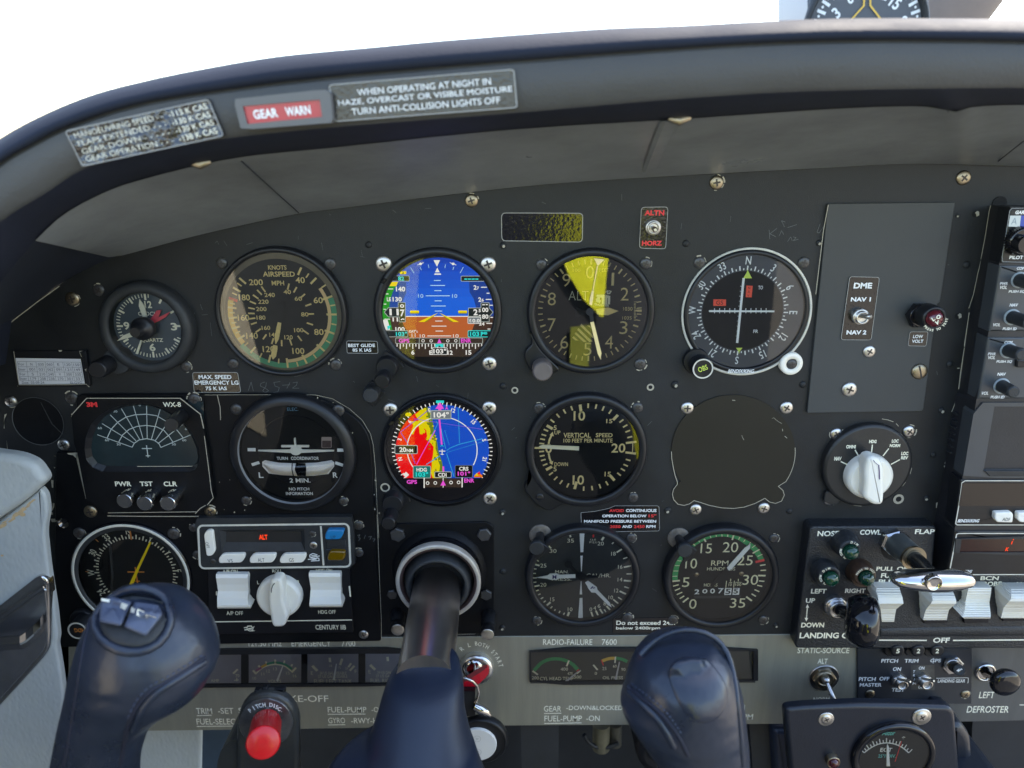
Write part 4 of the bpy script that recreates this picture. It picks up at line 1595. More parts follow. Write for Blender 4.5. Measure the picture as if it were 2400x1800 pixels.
# ---- course deviation indicator
t = Thing("course_indicator", "compass-card course indicator with white cross needles and green arrow", "navigation gauge", K6(928, 848))
mb = MB()
mb.knob(K6, (929, 848), [(744, 0), (744, .0016), (718, .0018), (716, .001)], .0016, 96, caps=False)
t.part("white_ring", mb, M['greyring'])
mb = MB()
mb.knob(K6, (929, 846), [(717, .001), (717, .0024), (700, .0034), (672, .0036), (664, .003), (662, .0008)], .0034, 96, caps=False)
t.part("bezel", mb, M['bezel'])
dgl = mat("card dark blue grey", lin(52, 55, 62), .55, var=.2, vscale=20)
face(t, K6, (922, 832), 668, .0010, dgl, "compass_card")
d = Dial(K6, 880, 828, .0012)
mb = MB()
mb.discab(d.c, 462 * d.k, .0011, 64)
t.part("centre_disc", mb, M['dial'])
mb = MB()
R0 = 1.5
for i in range(72):
    a = i * 5 + R0
    d.tick(mb, a, 472, 522 if i % 2 == 0 else 494, 12 if i % 2 else 15)
for i, s_ in enumerate(("N", "3", "6", "E", "12", "15", "S", "21", "24", "W", "30", "33")):
    d.num(mb, s_, i * 30 + R0, 582, 92, None, 0, .012, .72)
for i in range(1, 6):
    for sg in (-1, 1):
        x = 855 + sg * (58 * i + 5)
        mb.line(K6, (x, 792), (x, 850), 8, .0013)
        y = 828 + sg * (57 * i)
        mb.line(K6, (872 - (y - 828) * .09 - 42, y - 4), (872 - (y - 828) * .09 - 8, y + 8), 8, .0013)
mb.text("TO", K6, (1060, 535, 1113, 578), .0013, bold=.02)
mb.text("FR", K6, (1003, 1038, 1058, 1075), .0013, bold=.02)
mb.text("BENDIX/KING", K6, (716, 1492, 1010, 1532), .0038, bold=.02, sh=.25)
t.part("dial_marks", mb, M['white'])
mb = MB()
mb.poly(K6, [(547, 690), (692, 692), (690, 765), (545, 766)], .0013)
mb.text("GS", K6, (578, 705, 658, 752), .0014, 1)
t.part("warning_flag", mb, [M['flagred'], M['hole']])
mb = MB()
mb.poly(K6, [(925, 533), (997, 536), (984, 668), (916, 666)], .0013)
for s_, b in (("N", (945, 548, 968, 575)), ("A", (940, 590, 962, 618)), ("V", (934, 635, 956, 660))):
    mb.text(s_, K6, b, .0014, 1, 0)
t.part("warning_flag", mb, [M['flagred'], M['hole']])
mb = MB()
mb.poly(K6, [(938, 348), (950, 378), (988, 450), (888, 450), (930, 378)], .0015)
t.part("course_arrow", mb, M['limeink'])
mb = MB()
mb.poly(K6, [(805, 1245), (880, 1245), (848, 1285), (840, 1320), (832, 1285)], .0015)
t.part("course_arrow", mb, M['limeink'])
t.part("course_needle", pointer(K6, [(881, 448), (906, 448), (832, 1190), (806, 1190)], .0020), M['white'])
t.part("glide_needle", pointer(K6, [(497, 816), (1245, 820), (1245, 838), (497, 836)], .0023), M['white'])
mb = MB()
mb.disc(K6, (922, 832), 668, .0030, 72)
t.part("cover_glass", mb, M['glass'])
mb = MB()
mb.knob(K6, (352, 1400), [(150, 0), (150, .0035), (142, .004)], .0035, 48)
t.part("knob_lug", mb, M['bezel'])
mb = MB()
mb.knob(K6, (428, 1485), [(128, .003), (128, .0125), (120, .013), (117, .0135)], .0135, 72, knurl=.045, kseg=(0, 1))
ob = t.part("selector_knob", mb, M['bezel'])
mb = MB()
mb.ring(K6, (428, 1485), 102, 118, .0137, 48)
t.part("cap_ring", mb, M['greyring'], parent=ob)
mb = MB()
mb.textr("OBS", AB(*K6(426, 1482), .0137), 62 * d.k, -22, .0137, 0, .01, .7)
t.part("lettering", mb, M['limeink'], parent=ob)
mb = MB()
mb.knob(K6, (1443, 1432), [(133, 0), (133, .0035), (124, .0045), (66, .0045), (64, .003)], .0045, 48)
t.part("white_washer", mb, M['whiteknob'])
screws(t, K6, [('screwblack', 387, 270, 68), ('screwblack', 1580, 270, 68)])
screws(t, K6, [('screwblack', 1443, 1432, 62)], .003)

# ---- vertical speed indicator
t = Thing("vertical_speed_indicator", "round gauge lettered VERTICAL SPEED, needle pointing left", "vertical speed gauge", K20(805, 742))
lobe_bezel(t, K20, (806, 740), 662, 568, .006, .001, rpoly([(190, 850), (330, 1130), (620, 1270), (520, 1310), (440, 1365), (370, 1370), (240, 1290), (140, 1160), (135, 1100), (200, 1020), (180, 950)], 60), M['bezel'], 'glass')
mb = MB()
face(t, K20, (800, 712), 570, .0012, M['dial'])
d = Dial(K20, 800, 690, .0012 + E)
mb = MB()
for a in (301, 351, 41, 140, 193, 239):
    d.tick(mb, a, 408 if a in (351, 193) else 425, 500, 30)
for a in (82.5, 97):
    d.tick(mb, a, 430, 545, 24)
d.arc(mb, 500, 508, 82, 97, n=8)
for a in (276, 282, 288, 295, 310, 320, 330, 340, 1, 11, 20.5, 30.5, 50, 58.5, 66.5, 75, 107, 115, 122, 130, 150, 160, 170.5, 181.5, 203, 213, 222, 231, 246, 253, 259, 265):
    d.tick(mb, a, 455, 508, 17)
d.tick(mb, 270, 440, 560, 22)
for s_, b in (("10", (665, 292, 790, 396)), ("15", (1018, 378, 1084, 424)), ("20", (1074, 642, 1224, 742)), ("15", (1000, 948, 1068, 998)), ("10", (655, 986, 778, 1088)), ("5", (450, 448, 482, 498)),
              ("5", (447, 892, 482, 944)), ("0", (360, 645, 432, 746)), ("UP", (458, 503, 522, 545)), ("DOWN", (458, 846, 604, 887)), ("VERTICAL", (556, 527, 850, 580)),
              ("SPEED", (905, 530, 1086, 575)), ("100 FEET PER MINUTE", (556, 590, 1086, 632))):
    mb.text(s_, K20, b, d.h, bold=.015)
mb.strip(K20, [(395, 645), (405, 600), (432, 545)], 20, d.h)
mb.poly(K20, [(405, 552), (440, 515), (452, 565)], d.h + E)
mb.strip(K20, [(395, 746), (405, 800), (425, 850)], 20, d.h)
mb.poly(K20, [(400, 850), (446, 830), (436, 872)], d.h + E)
t.part("dial_marks", mb, M['cream'])
mb = MB()
mb.prism(K20, [(290, 676), (330, 658), (725, 675), (722, 718), (325, 695)], .0024, .0030, 0, 0)
mb.prism(K20, [(722, 680), (985, 685), (985, 700), (722, 715)], .0022, .0026, 0, 1)
mb.discab(AB(*K20(810, 697), .0031), 42 * T40 * 1.2 * mpp(*K20(810, 690)), .0031, 28, 1)
t.part("pointer", mb, [mat("pale needle", lin(236, 228, 196), .5), M['dial']])
screws(t, K20, [('screwblack', 292, 260, 60), ('screwblack', 1355, 255, 60), ('screwblack', 1308, 1225, 56)])
screws(t, K20, [('slotblack', 300, 1220, 42)], .0046)

# ---- storm scope
OCT = [(935, 152), (1945, 152), (2165, 325), (2255, 760), (2308, 1250), (2235, 1330), (2130, 1392), (1170, 1408), (930, 1240), (835, 745), (800, 640), (770, 330)]
WIN = [(1200, 262), (1350, 222), (1490, 212), (1640, 228), (1780, 275), (1900, 345), (2010, 450), (2090, 560), (2145, 690), (2158, 800), (2140, 880), (2100, 930), (2050, 950), (1100, 950), (1000, 905), (930, 820), (912, 700), (925, 580), (975, 440), (1070, 340)]
WI = [(1240, 285), (1370, 240), (1490, 226), (1640, 240), (1780, 290), (1900, 365), (2010, 470), (2080, 590), (2125, 700), (2140, 800), (2120, 850), (2090, 880), (2050, 892), (1150, 885), (1050, 850), (1000, 780), (985, 690), (1000, 580), (1050, 450), (1130, 350)]
t = Thing("storm_scope", "octagonal black weather scope with fan grid display and three silver buttons", "weather display", K16(1540, 780))
HF = .0065
mb = MB()
mb.frame(K16, OCT, WIN, HF, HS, HF, 120)
t.part("face_plate", mb, M['subpanel'])
mb = MB()
O, I = star_pair(WIN, WI, 90)
mb.loft([[P(*K16(x, y), HF) for x, y in O], [P(*K16(x, y), HF - .0005) for x, y in mid(O, I, .12)], [P(*K16(x, y), HF - .0025) for x, y in I]], closed=True, smooth=False)
t.part("window_bevel", mb, M['bezel'])
mb = MB()
mb.poly(K16, [(900, 190), (2200, 190), (2200, 980), (900, 980)], HF - .0026)
t.part("display", mb, mat("scope glass", lin(38, 52, 54), .18, var=.3, vscale=25, vcol=lin(28, 36, 40), spec=.5))
mb = MB()
gc = (1582, 690)
d = Dial(K16, 1582, 745, HF - .0024)
pts = lambda *q: mb.strip(K16, list(q), 8, HF - .0024)
for r in ([(1427, 683), (1450, 640), (1500, 605), (1582, 590), (1660, 605), (1715, 640), (1737, 685)], [(1283, 625), (1325, 550), (1395, 490), (1480, 458), (1582, 447), (1690, 462), (1770, 500), (1830, 570), (1868, 628)],
          [(1157, 583), (1200, 490), (1270, 415), (1360, 358), (1460, 332), (1582, 326), (1690, 342), (1790, 400)], [(1905, 490), (1950, 545), (1978, 582)]):
    mb.strip(K16, r, 9, HF - .0024)
for a, b in (((1050, 547), (1427, 683)), ((1103, 428), (1450, 640)), ((1190, 333), (1470, 615)), ((1310, 265), (1510, 600)), ((1440, 235), (1545, 592)), ((1583, 232), (1590, 590)), ((1730, 272), (1635, 598)),
             ((1782, 460), (1675, 615)), ((1975, 435), (1705, 645)), ((2063, 548), (1737, 685))):
    mb.line(K16, a, b, 8, HF - .0024 + 2e-5)
mb.line(K16, (1532, 697), (1642, 697), 10, HF - .0024)
mb.line(K16, (1582, 662), (1600, 792), 10, HF - .0024 + 2e-5)
mb.line(K16, (1575, 775), (1622, 775), 10, HF - .0024)
for s_, x, y in (("0", 1508, 228), ("30", 1245, 296), ("60", 1078, 476), ("60", 1156, 606), ("30", 1282, 652), ("30", 1877, 652), ("60", 1990, 607), ("6", 2008, 486)):
    w = 11 if len(s_) == 1 else 22
    mb.text(s_, K16, (x - w, y - 12, x + w, y + 12), HF - .0024, bold=.01)
t.part("fan_grid", mb, mat("grid ink", lin(178, 188, 184), .6))
mb = MB()
mb.text("WX-8", K16, (1760, 195, 1953, 249), HF + E, bold=.02)
for s_, b in (("PWR", (1242, 1053, 1418, 1105)), ("TST", (1510, 1053, 1650, 1103)), ("CLR", (1767, 1053, 1912, 1105))):
    mb.text(s_, K16, b, HF + E, bold=.025)
t.part("lettering", mb, M['ivory'])
mb = MB()
mb.text("3M", K16, (933, 195, 1050, 248), HF + E, bold=.06)
t.part("red_emblem", mb, M['redink'])
mb = MB()
mb.strip(K16, [(772, 335), (935, 154), (1945, 154)], 9, HF + E)
mb.strip(K16, [(1945, 154), (2165, 325), (2200, 480)], 12, HF + E)
mb.strip(K16, [(1165, 1392), (2130, 1380)], 7, HF + E)
mb.strip(K16, [(2110, 1400), (2160, 1345), (2220, 1310)], 8, HF + E)
mb.strip(K17, [(-5, 560), (40, 900), (70, 1150), (92, 1230), (25, 1308)], 8, HF + E)
mb.line(K16, (1480, 890), (2100, 888), 7, HF - .0022)
mb.strip(K16, [(1160, 1425), (1620, 1430), (2150, 1430), (2165, 1470)], 10, HS + .0004)
t.part("edge_wear", mb, M['chip'])
for (x, y), (bx, by) in (((1340, 1266), (1368, 1232)), ((1557, 1292), (1592, 1245)), ((1808, 1294), (1846, 1245))):
    mb = MB()
    ht = .0065 + (.010 if x < 1400 else .0135)
    mb.knob(K16, (x, y), [(88, .006), (88, ht - .001), (82, ht - .0002), (78, ht)], ht, 48)
    mb.knob(K16, (x, y), [(78, ht), (74, ht - .0001), (30, ht - .0009), (6, ht - .0013)], ht, 48)
    t.part("push_button", mb, M['chrome'])
mb = MB()
a, b = P(*K16(1955, 345), HF), P(*K16(1850, 445), HF + .022)
mb.tube([a, (a[0] * .2 + b[0] * .8, a[1] * .2 + b[1] * .8, a[2] * .2 + b[2] * .8), b], [.0048, .0045, .0043], 24)
t.part("dimmer_knob", mb, M['bezel'])

# ---- turn coordinator
t = Thing("turn_coordinator", "round turn coordinator with white aeroplane silhouette and ball tube", "turn gauge", K17(960, 760))
HB = .010
mb = MB()
mb.knob(K17, (930, 777), [(684, HS), (684, .007), (660, .0088), (610, HB), (575, HB)], HB, 96, caps=False)
t.part("bezel", mb, M['bezel'])
k = mpp(*K17(930, 777), HB) * T48
cb = AB(*K17(930, 777), HB)
mb = MB()
mb.lathe(cb, [(575 * k, HB), (568 * k, HB - .0022)], 96, caps=False)
t.part("bright_inner_edge", mb, mat("worn bezel edge", lin(120, 122, 124), .4))
mb = MB()
mb.lathe(cb, [(568 * k, HB - .0022), (566 * k, .0032)], 96, caps=False)
mb.discab(cb, 570 * k, .0032, 80)
t.part("dial_face", mb, M['dial'])
mb = MB()
mb.arcab(AB(*K17(985, 720), .0034), 408 * k, 412 * k, 0, 360, .0034)
t.part("inner_disc_edge", mb, M['gloss'])
h = .0036
mb = MB()
for s_, b in (("TURN", (777, 787, 897, 820)), ("COORDINATOR", (930, 785, 1232, 820)), ("2 MIN.", (915, 1018, 1140, 1065)), ("NO PITCH", (908, 1118, 1128, 1150)), ("INFORMATION", (876, 1166, 1167, 1200)), ("L", (582, 955, 632, 1014)), ("R", (1383, 955, 1434, 1012))):
    mb.text(s_, K17, b, h, bold=.02)
for q in ([(462, 692), (548, 692), (550, 728), (463, 726)], [(1430, 696), (1515, 698), (1517, 732), (1430, 731)], [(500, 858), (582, 832), (596, 862), (515, 888)], [(1412, 835), (1497, 862), (1488, 893), (1405, 866)]):
    mb.poly(K17, q, h)
t.part("dial_marks", mb, M['white'])
mb = MB()
mb.text("D.C.", K17, (908, 205, 988, 236), h, bold=0)
mb.text("ELEC.", K17, (890, 255, 1008, 290), h, bold=0)
t.part("faded_lettering", mb, M['blueink'])
mb = MB()
mb.prism(K17, [(575, 712), (920, 708), (1046, 708), (1395, 712), (1395, 728), (1046, 745), (920, 745), (575, 726)], h, h + .0006)
mb.prism(K17, ell(984, 718, 64, 52, 28), h, h + .0008)
mb.prism(K17, rrect(823, 660, 1127, 684, 8), h, h + .0007)
mb.prism(K17, [(961, 590), (970, 580), (980, 588), (990, 690), (970, 690)], h, h + .0009)
t.part("aeroplane_symbol", mb, mat("matt white metal", lin(226, 224, 214), .6))
TB = [(620, 840), (650, 823), (800, 850), (1000, 856), (1200, 850), (1370, 823), (1398, 845), (1398, 890), (1335, 972), (1180, 990), (1010, 994), (830, 985), (690, 965), (622, 890)]
mb = MB()
mb.poly(K17, TB, h)
t.part("ball_tube", mb, mat("pale tube", lin(232, 228, 226), .25, var=.1, vscale=40, coat=.3))
mb = MB()
mb.poly(K17, [(985, 856), (1085, 856), (1096, 900), (1092, 992), (1000, 993), (972, 930), (975, 890)], h + E)
mb.poly(K17, [(938, 856), (950, 856), (945, 920), (962, 993), (950, 993), (936, 920)], h + E)
t.part("black_ball", mb, M['gloss'])
tubeg = MB()
rr = []
for f_ in (0, .2, .4, .6, .8, 1):
    a = f_ * pi
    rr.append([P(*K17(x, y0 + (y1 - y0) * f_), h + .0004 + .0018 * sin(a)) for x, y0, y1 in ((635, 838, 880), (700, 832, 960), (800, 848, 982), (900, 853, 990), (1010, 856, 993), (1120, 853, 990), (1220, 847, 985), (1320, 832, 970), (1388, 835, 890))])
tubeg.loft(rr)
t.part("tube_glass", tubeg, M['glass'])
mb = MB()
mb.poly(K17, rrect(1260, 572, 1370, 690, 10), h)
mb.poly(K17, rrect(1268, 612, 1362, 686, 6), h + E, 1)
t.part("warning_flag", mb, [mat("flag frame", lin(150, 135, 130), .5), mat("flag brown", lin(58, 40, 42), .5)])
mb = MB()
mb.discab(cb, 572 * k, HB - .003, 72)
t.part("cover_glass", mb, M['glass'])
screws(t, K17, [('screwblack', 342, 272, 62), ('screwblack', 1443, 283, 66), ('screwblack', 447, 1257, 52), ('screwblack', 1497, 1264, 50)], HS)

# ---- radio compass at the lower left
K18 = Cv(0, 1200, T48)
t = Thing("radio_compass", "white-rimmed compass dial with single yellow needle, half hidden behind yoke grip", "compass gauge", K18(1410, 690))
mb = MB()
mb.knob(K18, (1410, 705), [(652, HS), (652, .0042), (640, .005), (632, .005)], .005, 96, caps=False)
t.part("bezel", mb, M['gloss'])
mb = MB()
mb.knob(K18, (1410, 705), [(634, .0048), (632, .0053), (606, .0053), (603, .0048)], .0053, 96, caps=False)
t.part("white_ring", mb, M['greyring'])
mb = MB()
mb.knob(K18, (1410, 705), [(604, .005), (560, .0046), (556, .0028)], .005, 96, caps=False)
t.part("inner_bezel", mb, M['bezelgrey'])
face(t, K18, (1425, 690), 575, .0030, M['dial'])
d = Dial(K18, 1468, 645, .0032)
mb = MB()
R0 = -1.5
for i in range(72):
    a = i * 5 + R0
    d.tick(mb, a, 398 if i % 2 == 0 else 398, 450 if i % 2 == 0 else 425, 13)
for i, s_ in enumerate(("N", "3", "6", "E", "12", "15", "S", "21", "24", "W", "30", "33")):
    d.num(mb, s_, i * 30 + R0, 488, 74, None, 0, .012, .72)
t.part("compass_card", mb, M['ivory'])
d.h += E
mb = MB()
mb.line(K18, (1400, 182), (1420, 300), 16, d.h)
mb.line(K18, (1033, 295), (1062, 322), 10, d.h)
mb.line(K18, (922, 643), (955, 646), 9, d.h)
mb.line(K18, (1965, 658), (2000, 664), 10, d.h)
mb.line(K18, (1377, 648), (1558, 648), 14, d.h)
mb.line(K18, (1460, 595), (1486, 770), 14, d.h + 2e-5)
mb.line(K18, (1450, 747), (1512, 747), 12, d.h)
mb.disc(K18, (1790, 326), 9, d.h)
t.part("aeroplane_symbol", mb, M['orange'])
mb = MB()
mb.prism(K18, [(1612, 325), (1634, 330), (1500, 620), (1432, 800), (1395, 780), (1475, 610)], d.h + .0003, d.h + .0009)
t.part("needle", mb, M['yellowink'])
mb = MB()
mb.disc(K18, (1418, 698), 590, .0046, 72)
t.part("cover_glass", mb, M['glass'])
mb = MB()
mb.knob(K18, (880, 1180), [(130, HS), (130, .0055), (122, .006)], .006, 40)
t.part("knob_lug", mb, M['bezel'])
mb = MB()
mb.knob(K18, (840, 1282), [(112, .004), (112, .016), (104, .0165)], .0165, 60, knurl=.04, kseg=(0, 1))
ob = t.part("heading_knob", mb, M['bezel'])
mb = MB()
mb.ring(K18, (835, 1283), 86, 104, .0167, 48)
t.part("cap_ring", mb, M['greyring'], parent=ob)
mb = MB()
mb.textr("HDG", AB(*K18(860, 1278), .0167), 48 * d.k, 180, .0167, 0, .0, .8)
t.part("lettering", mb, M['orange'], parent=ob)
screws(t, K18, [('screwblack', 858, 225, 64), ('screwblack', 1876, 232, 66)], HS)
# key switch beside it
t = Thing("lock_plug", "small bright metal plug with dark opening above the radio compass", "plug", K18(682, 125))
mb = MB()
a = P(*K18(660, 110), .0)
b = P(*K18(684, 125), .008)
mb.tube([a, b], [.0040, .0036], 28, caps=False)
mb.add([tuple(Vector(b) + Vector((cos(q) * .0036, .0, sin(q) * .0036))) for q in [i * pi / 14 for i in range(28)]], [tuple(range(28))])
t.part("barrel", mb, M['chrome'])
mb = MB()
mb.disc(K18, (692, 98), 30, .0084, 24)
t.part("opening", mb, M['hole'])

# ---- autopilot
t = Thing("autopilot_panel", "autopilot unit with lit ALT display, white rockers and white roll knob", "autopilot", K19(930, 700))
HA = .005
UP = [(130, 60), (1760, 60), (1800, 620), (150, 625)]
mb = MB()
out = rpoly([(70, 70), (1780, 50), (1810, 612), (140, 625)], 30)
disp_o = [(330, 210), (1240, 190), (1280, 330), (1240, 432), (360, 440), (320, 400)]
mb.frame(K19, out, [(345, 195), (1260, 188), (1268, 420), (365, 428)], .007, HS, .004, 80)
ob = t.part("selector_head", mb, M['bezelgrey'])
mb = MB()
mb.rows(K19, [(345, 1260, 190, .0069), (405, 1228, 212, .0044)])
mb.rows(K19, [(410, 1226, 325, .0044), (350, 1268, 426, .0069)])
mb.add([P(*K19(345, 190), .0069), P(*K19(415, 212), .0044), P(*K19(413, 326), .0044), P(*K19(362, 426), .0069)], [(0, 1, 2, 3)])
mb.add([P(*K19(1262, 190), .0069), P(*K19(1225, 212), .0044), P(*K19(1228, 326), .0044), P(*K19(1268, 426), .0069)], [(0, 1, 2, 3)])
t.part("window_bevel", mb, M['bezelgrey'], parent=ob)
mb = MB()
mb.poly(K19, [(395, 205), (1240, 200), (1242, 335), (400, 338)], .0042)
t.part("display", mb, mat("display window", lin(46, 44, 42), .2, var=.2))
redlit = emit("lit red segments", lin(255, 70, 30), 1.3)
mb = MB()
mb.text("ALT", K19, (770, 245, 862, 298), .0044, bold=.03)
t.part("lit_legend", mb, redlit, parent=ob)
mb = MB()
q = rrect(112, 138, 1738, 600, 50)
ring_ = [(x + (y - 150) * .045, y - (x - 900) * .012) for x, y in q]
mb.strip(K19, ring_, 22, .0072, closed=True)
mb.line(K19, (1437, 152), (1467, 578), 20, .0073)
t.part("white_outline", mb, M['greyring'], parent=ob)


def soft_button(nm, pts, hb, ht, txt, tb, mt, rot=None, ch=.0008, parent=None):
    b_ = MB()
    b_.prism(K19, rpoly(pts, 26), hb, ht, ch, steps=4)
    o_ = t.part(nm, b_, mt, parent=parent)
    if txt:
        b_ = MB()
        if rot:
            q_ = AB(*K19(tb[0], tb[1]), ht + E)
            b_.textr(txt, q_, tb[2] * T48 * mpp(*K19(*tb[:2])), rot, ht + E, 0, -.01, .9)
        else:
            b_.text(txt, K19, tb, ht + E, bold=-.01)
        t.part("lettering", b_, M['dialgrey']) if parent else t.part("lettering", b_, M['dialgrey'], parent=o_)


soft_button("off_button", [(172, 245), (205, 198), (268, 200), (295, 425), (262, 476), (200, 478)], .007, .0095, "OFF", (213, 358, 32), M['whiteknob'], 80)
for x0, tx, tw in ((330, "VS", (430, 508, 486, 545)), (664, "ALT", (757, 500, 828, 538)), (990, "GS", (1094, 500, 1146, 538))):
    soft_button("mode_button", [(x0, 505), (x0 + 45, 455), (x0 + 288, 450), (x0 + 285, 500), (x0 + 248, 550), (x0 + 5, 556)], .007, .0095, tx, tw, M['whiteknob'])
soft_button("up_button", [(1482, 250), (1505, 195), (1690, 198), (1678, 250), (1645, 298), (1482, 300)], .007, .011, "UP", (1545, 255, 1598, 288), mat("blue button", lin(22, 120, 176), .25, coat=.3))
mb = MB()
mb.prism(K19, rpoly([(1505, 480), (1530, 424), (1700, 424), (1705, 465), (1685, 530), (1505, 530)], 26), .007, .0105, .0014, steps=4)
t.part("down_button", mb, mat("amber button", lin(120, 92, 10), .15, coat=.5, var=.2, vscale=60, vcol=lin(90, 64, 5)))
mb = MB()
mb.prism(K19, [(1500, 305), (1700, 300), (1710, 380), (1500, 390)], .007, .0082, .0004)
mb.prism(K19, [(1490, 405), (1722, 400), (1730, 570), (1500, 572)], .007, .0076, .0004)
t.part("button_well", mb, M['bezelgrey'])
screws(t, K19, [('silver', 1358, 358, 42)], .007)
screws(t, K19, [('screwblack', 1345, 235, 34), ('screwblack', 275, 533, 32)], .007)
mb = MB()
for p in ([(1400, 462), (1350, 448), (1318, 465), (1320, 490), (1425, 475)], [(1335, 470), (1390, 470), (1400, 500), (1330, 495)], [(1298, 512), (1380, 505), (1415, 495), (1420, 525), (1330, 530)], [(1340, 518), (1390, 515)]):
    mb.path(K19, p, 9, .0073)
t.part("maker_emblem", mb, M['white'])
mb = MB()
mb.prism(K19, rpoly([(215, 618), (1745, 605), (1790, 1300), (230, 1320)], 14), HS, HA, .0003)
t.part("lower_plate", mb, M['black'])
mb = MB()
hL = HA + E
for s_, b in (("A/P ON", (377, 622, 540, 665)), ("ROLL", (912, 617, 1020, 655)), ("HDG ON", (1387, 611, 1560, 652)), ("L", (750, 742, 772, 780)), ("R", (1182, 738, 1208, 775)), ("A/P OFF", (418, 1072, 598, 1113)),
              ("HDG OFF", (1410, 1060, 1598, 1100)), ("CENTURY IIB", (1380, 1219, 1708, 1270))):
    mb.text(s_, K19, b, hL, bold=.012)
mb.disc(K19, (970, 670), 15, hL)
mb.line(K19, (260, 1187), (1775, 1166), 13, hL)
mb.line(K19, (1745, 800), (1758, 915), 16, hL)
mb.line(K19, (312, 855), (310, 900), 14, hL)
t.part("lettering", mb, M['ivory'])
mb = MB()
mb.ring(K19, (672, 1258), 26, 36, hL, 30)
for q in ([(605, 1245), (650, 1238), (640, 1252), (608, 1255)], [(700, 1250), (725, 1228), (708, 1262)], [(700, 1275), (732, 1280), (690, 1290)], [(610, 1270), (650, 1262), (650, 1275), (615, 1280)], [(640, 1228), (690, 1225), (690, 1235), (645, 1240)], [(650, 1255), (695, 1248), (690, 1270), (655, 1272)]):
    mb.poly(K19, q, hL + E)
t.part("winged_emblem", mb, M['ivory'])
for xs in ((305, 645, 648, 655, 640, 678, 318, 672, 0), (1308, 1648, 1650, 1655, 1648, 1670, 1314, 658, -14)):
    x0, x1, x2, x3, x4, x5, x6, y0, dy = xs
    mb = MB()
    mb.rows(K19, [(x0, x1, y0, .0085), (x0, x2, y0 + 42, .0100), (x0 + 12, x2 + 3, y0 + 110, .0085), (x0 + 22, x3, y0 + 180, .0082), (x0 + 18, x3 + 3, y0 + 188, .0083), (x0 + 13, x4 + 5, y0 + 260, .0105), (x6, x4 + 15, y0 + 335, .0145), (x6, x5, y0 + 356, .0145), (x6 + 5, x5, y0 + 370, .0125)], HA)
    t.part("rocker_switch", mb, M['whiteknob'])
mb = MB()
mb.knob(K19, (985, 925), [(243, HA), (243, .0095), (236, .0115), (215, .0125)], .0105, 64)
ob = t.part("roll_knob", mb, M['whiteknob'])
mb = MB()
mb.prism(K19, rpoly([(870, 850), (890, 740), (950, 722), (1010, 735), (1035, 850), (1030, 960), (1085, 1130), (1050, 1225), (1020, 1248), (930, 1250), (905, 1215), (885, 1100), (865, 960)], 30), .011, .0205, .0022, steps=4)
t.part("grip", mb, M['whiteknob'], parent=ob)
mb = MB()
mb.path(K19, [(938, 768), (915, 800), (903, 840), (903, 870)], 8, .0208)
t.part("index_line", mb, M['hole'], parent=ob)

# ---- manifold pressure / fuel flow
K22 = Cv(1200, 1180, 400 / 2074)
t = Thing("manifold_pressure_gauge", "dual gauge with white pointers marked M and F, split by white wedges", "engine gauge", K22(862, 910))
bezel(t, K22, (864, 920), 704, 610, .007, .001, M['bezel'])
face(t, K22, (850, 895), 625, .0012, mat("dial slate", lin(36, 40, 42), .65, var=.2))
d = Dial(K22, 845, 885, .0012 + E)
mb = MB()
for i, (s_, x, y, w) in enumerate((("10", 706, 1287, 56), ("15", 490, 1165, 52), ("20", 380, 988, 74), ("25", 381, 755, 74), ("30", 500, 577, 82), ("35", 712, 452, 80), ("20", 1078, 487, 76), ("18", 1233, 610, 54), ("16", 1316, 770, 54),
                                  ("14", 1313, 925, 58), ("12", 1268, 1058, 50), ("10", 1200, 1142, 54), ("0", 958, 1287, 32), ("4", 1006, 1270, 32), ("6", 1058, 1245, 34), ("8", 1128, 1217, 32))):
    mb.text(s_, K22, (x - w / 2, y - 23, x + w / 2, y + 23), d.h, bold=0)
mb.text("MAN.", K22, (525, 812, 690, 852), d.h, bold=0)
mb.text("PRESS.", K22, (485, 900, 722, 938), d.h, bold=0)
mb.text("GAL/HR.", K22, (905, 852, 1200, 898), d.h, bold=0)
mb.text("12.0", K22, (953, 430, 1018, 450), d.h, bold=0)
mb.text("P.S.I.", K22, (943, 460, 1035, 483), d.h, bold=0)
lt = lambda a, b, w: mb.line(K22, a, b, w, d.h)
for a, b, w in (((665, 1395), (695, 1320), 26), ((615, 1378), (638, 1328), 15), ((560, 1352), (585, 1305), 15), ((503, 1325), (528, 1285), 15), ((450, 1295), (490, 1250), 15), ((405, 1255), (467, 1200), 24), ((362, 1218), (410, 1182), 15),
                ((325, 1172), (380, 1142), 15), ((292, 1122), (347, 1098), 15), ((265, 1072), (325, 1052), 15), ((245, 1015), (335, 995), 22), ((235, 963), (295, 955), 14), ((233, 905), (300, 904), 14), ((240, 850), (290, 850), 14),
                ((253, 793), (297, 797), 14), ((275, 740), (335, 755), 22), ((300, 690), (325, 702), 14), ((445, 515), (475, 545), 20), ((705, 385), (712, 410), 20), ((1115, 408), (1090, 448), 26), ((1235, 472), (1215, 492), 16),
                ((1335, 555), (1272, 595), 20), ((1402, 655), (1352, 672), 14), ((1447, 758), (1358, 775), 20), ((1457, 856), (1392, 856), 14), ((1447, 945), (1358, 935), 22), ((1425, 1030), (1365, 1012), 16), ((1390, 1103), (1308, 1066), 22),
                ((1340, 1173), (1290, 1140), 16), ((1300, 1223), (1230, 1165), 18), ((1250, 1263), (1208, 1222), 14), ((1200, 1303), (1148, 1245), 20), ((1150, 1332), (1120, 1288), 14), ((1112, 1353), (1068, 1282), 20), ((1053, 1375), (1018, 1300), 20), ((990, 1396), (962, 1318), 20)):
    lt(a, b, w)
t.part("dial_marks", mb, M['ivory'])
mb = MB()
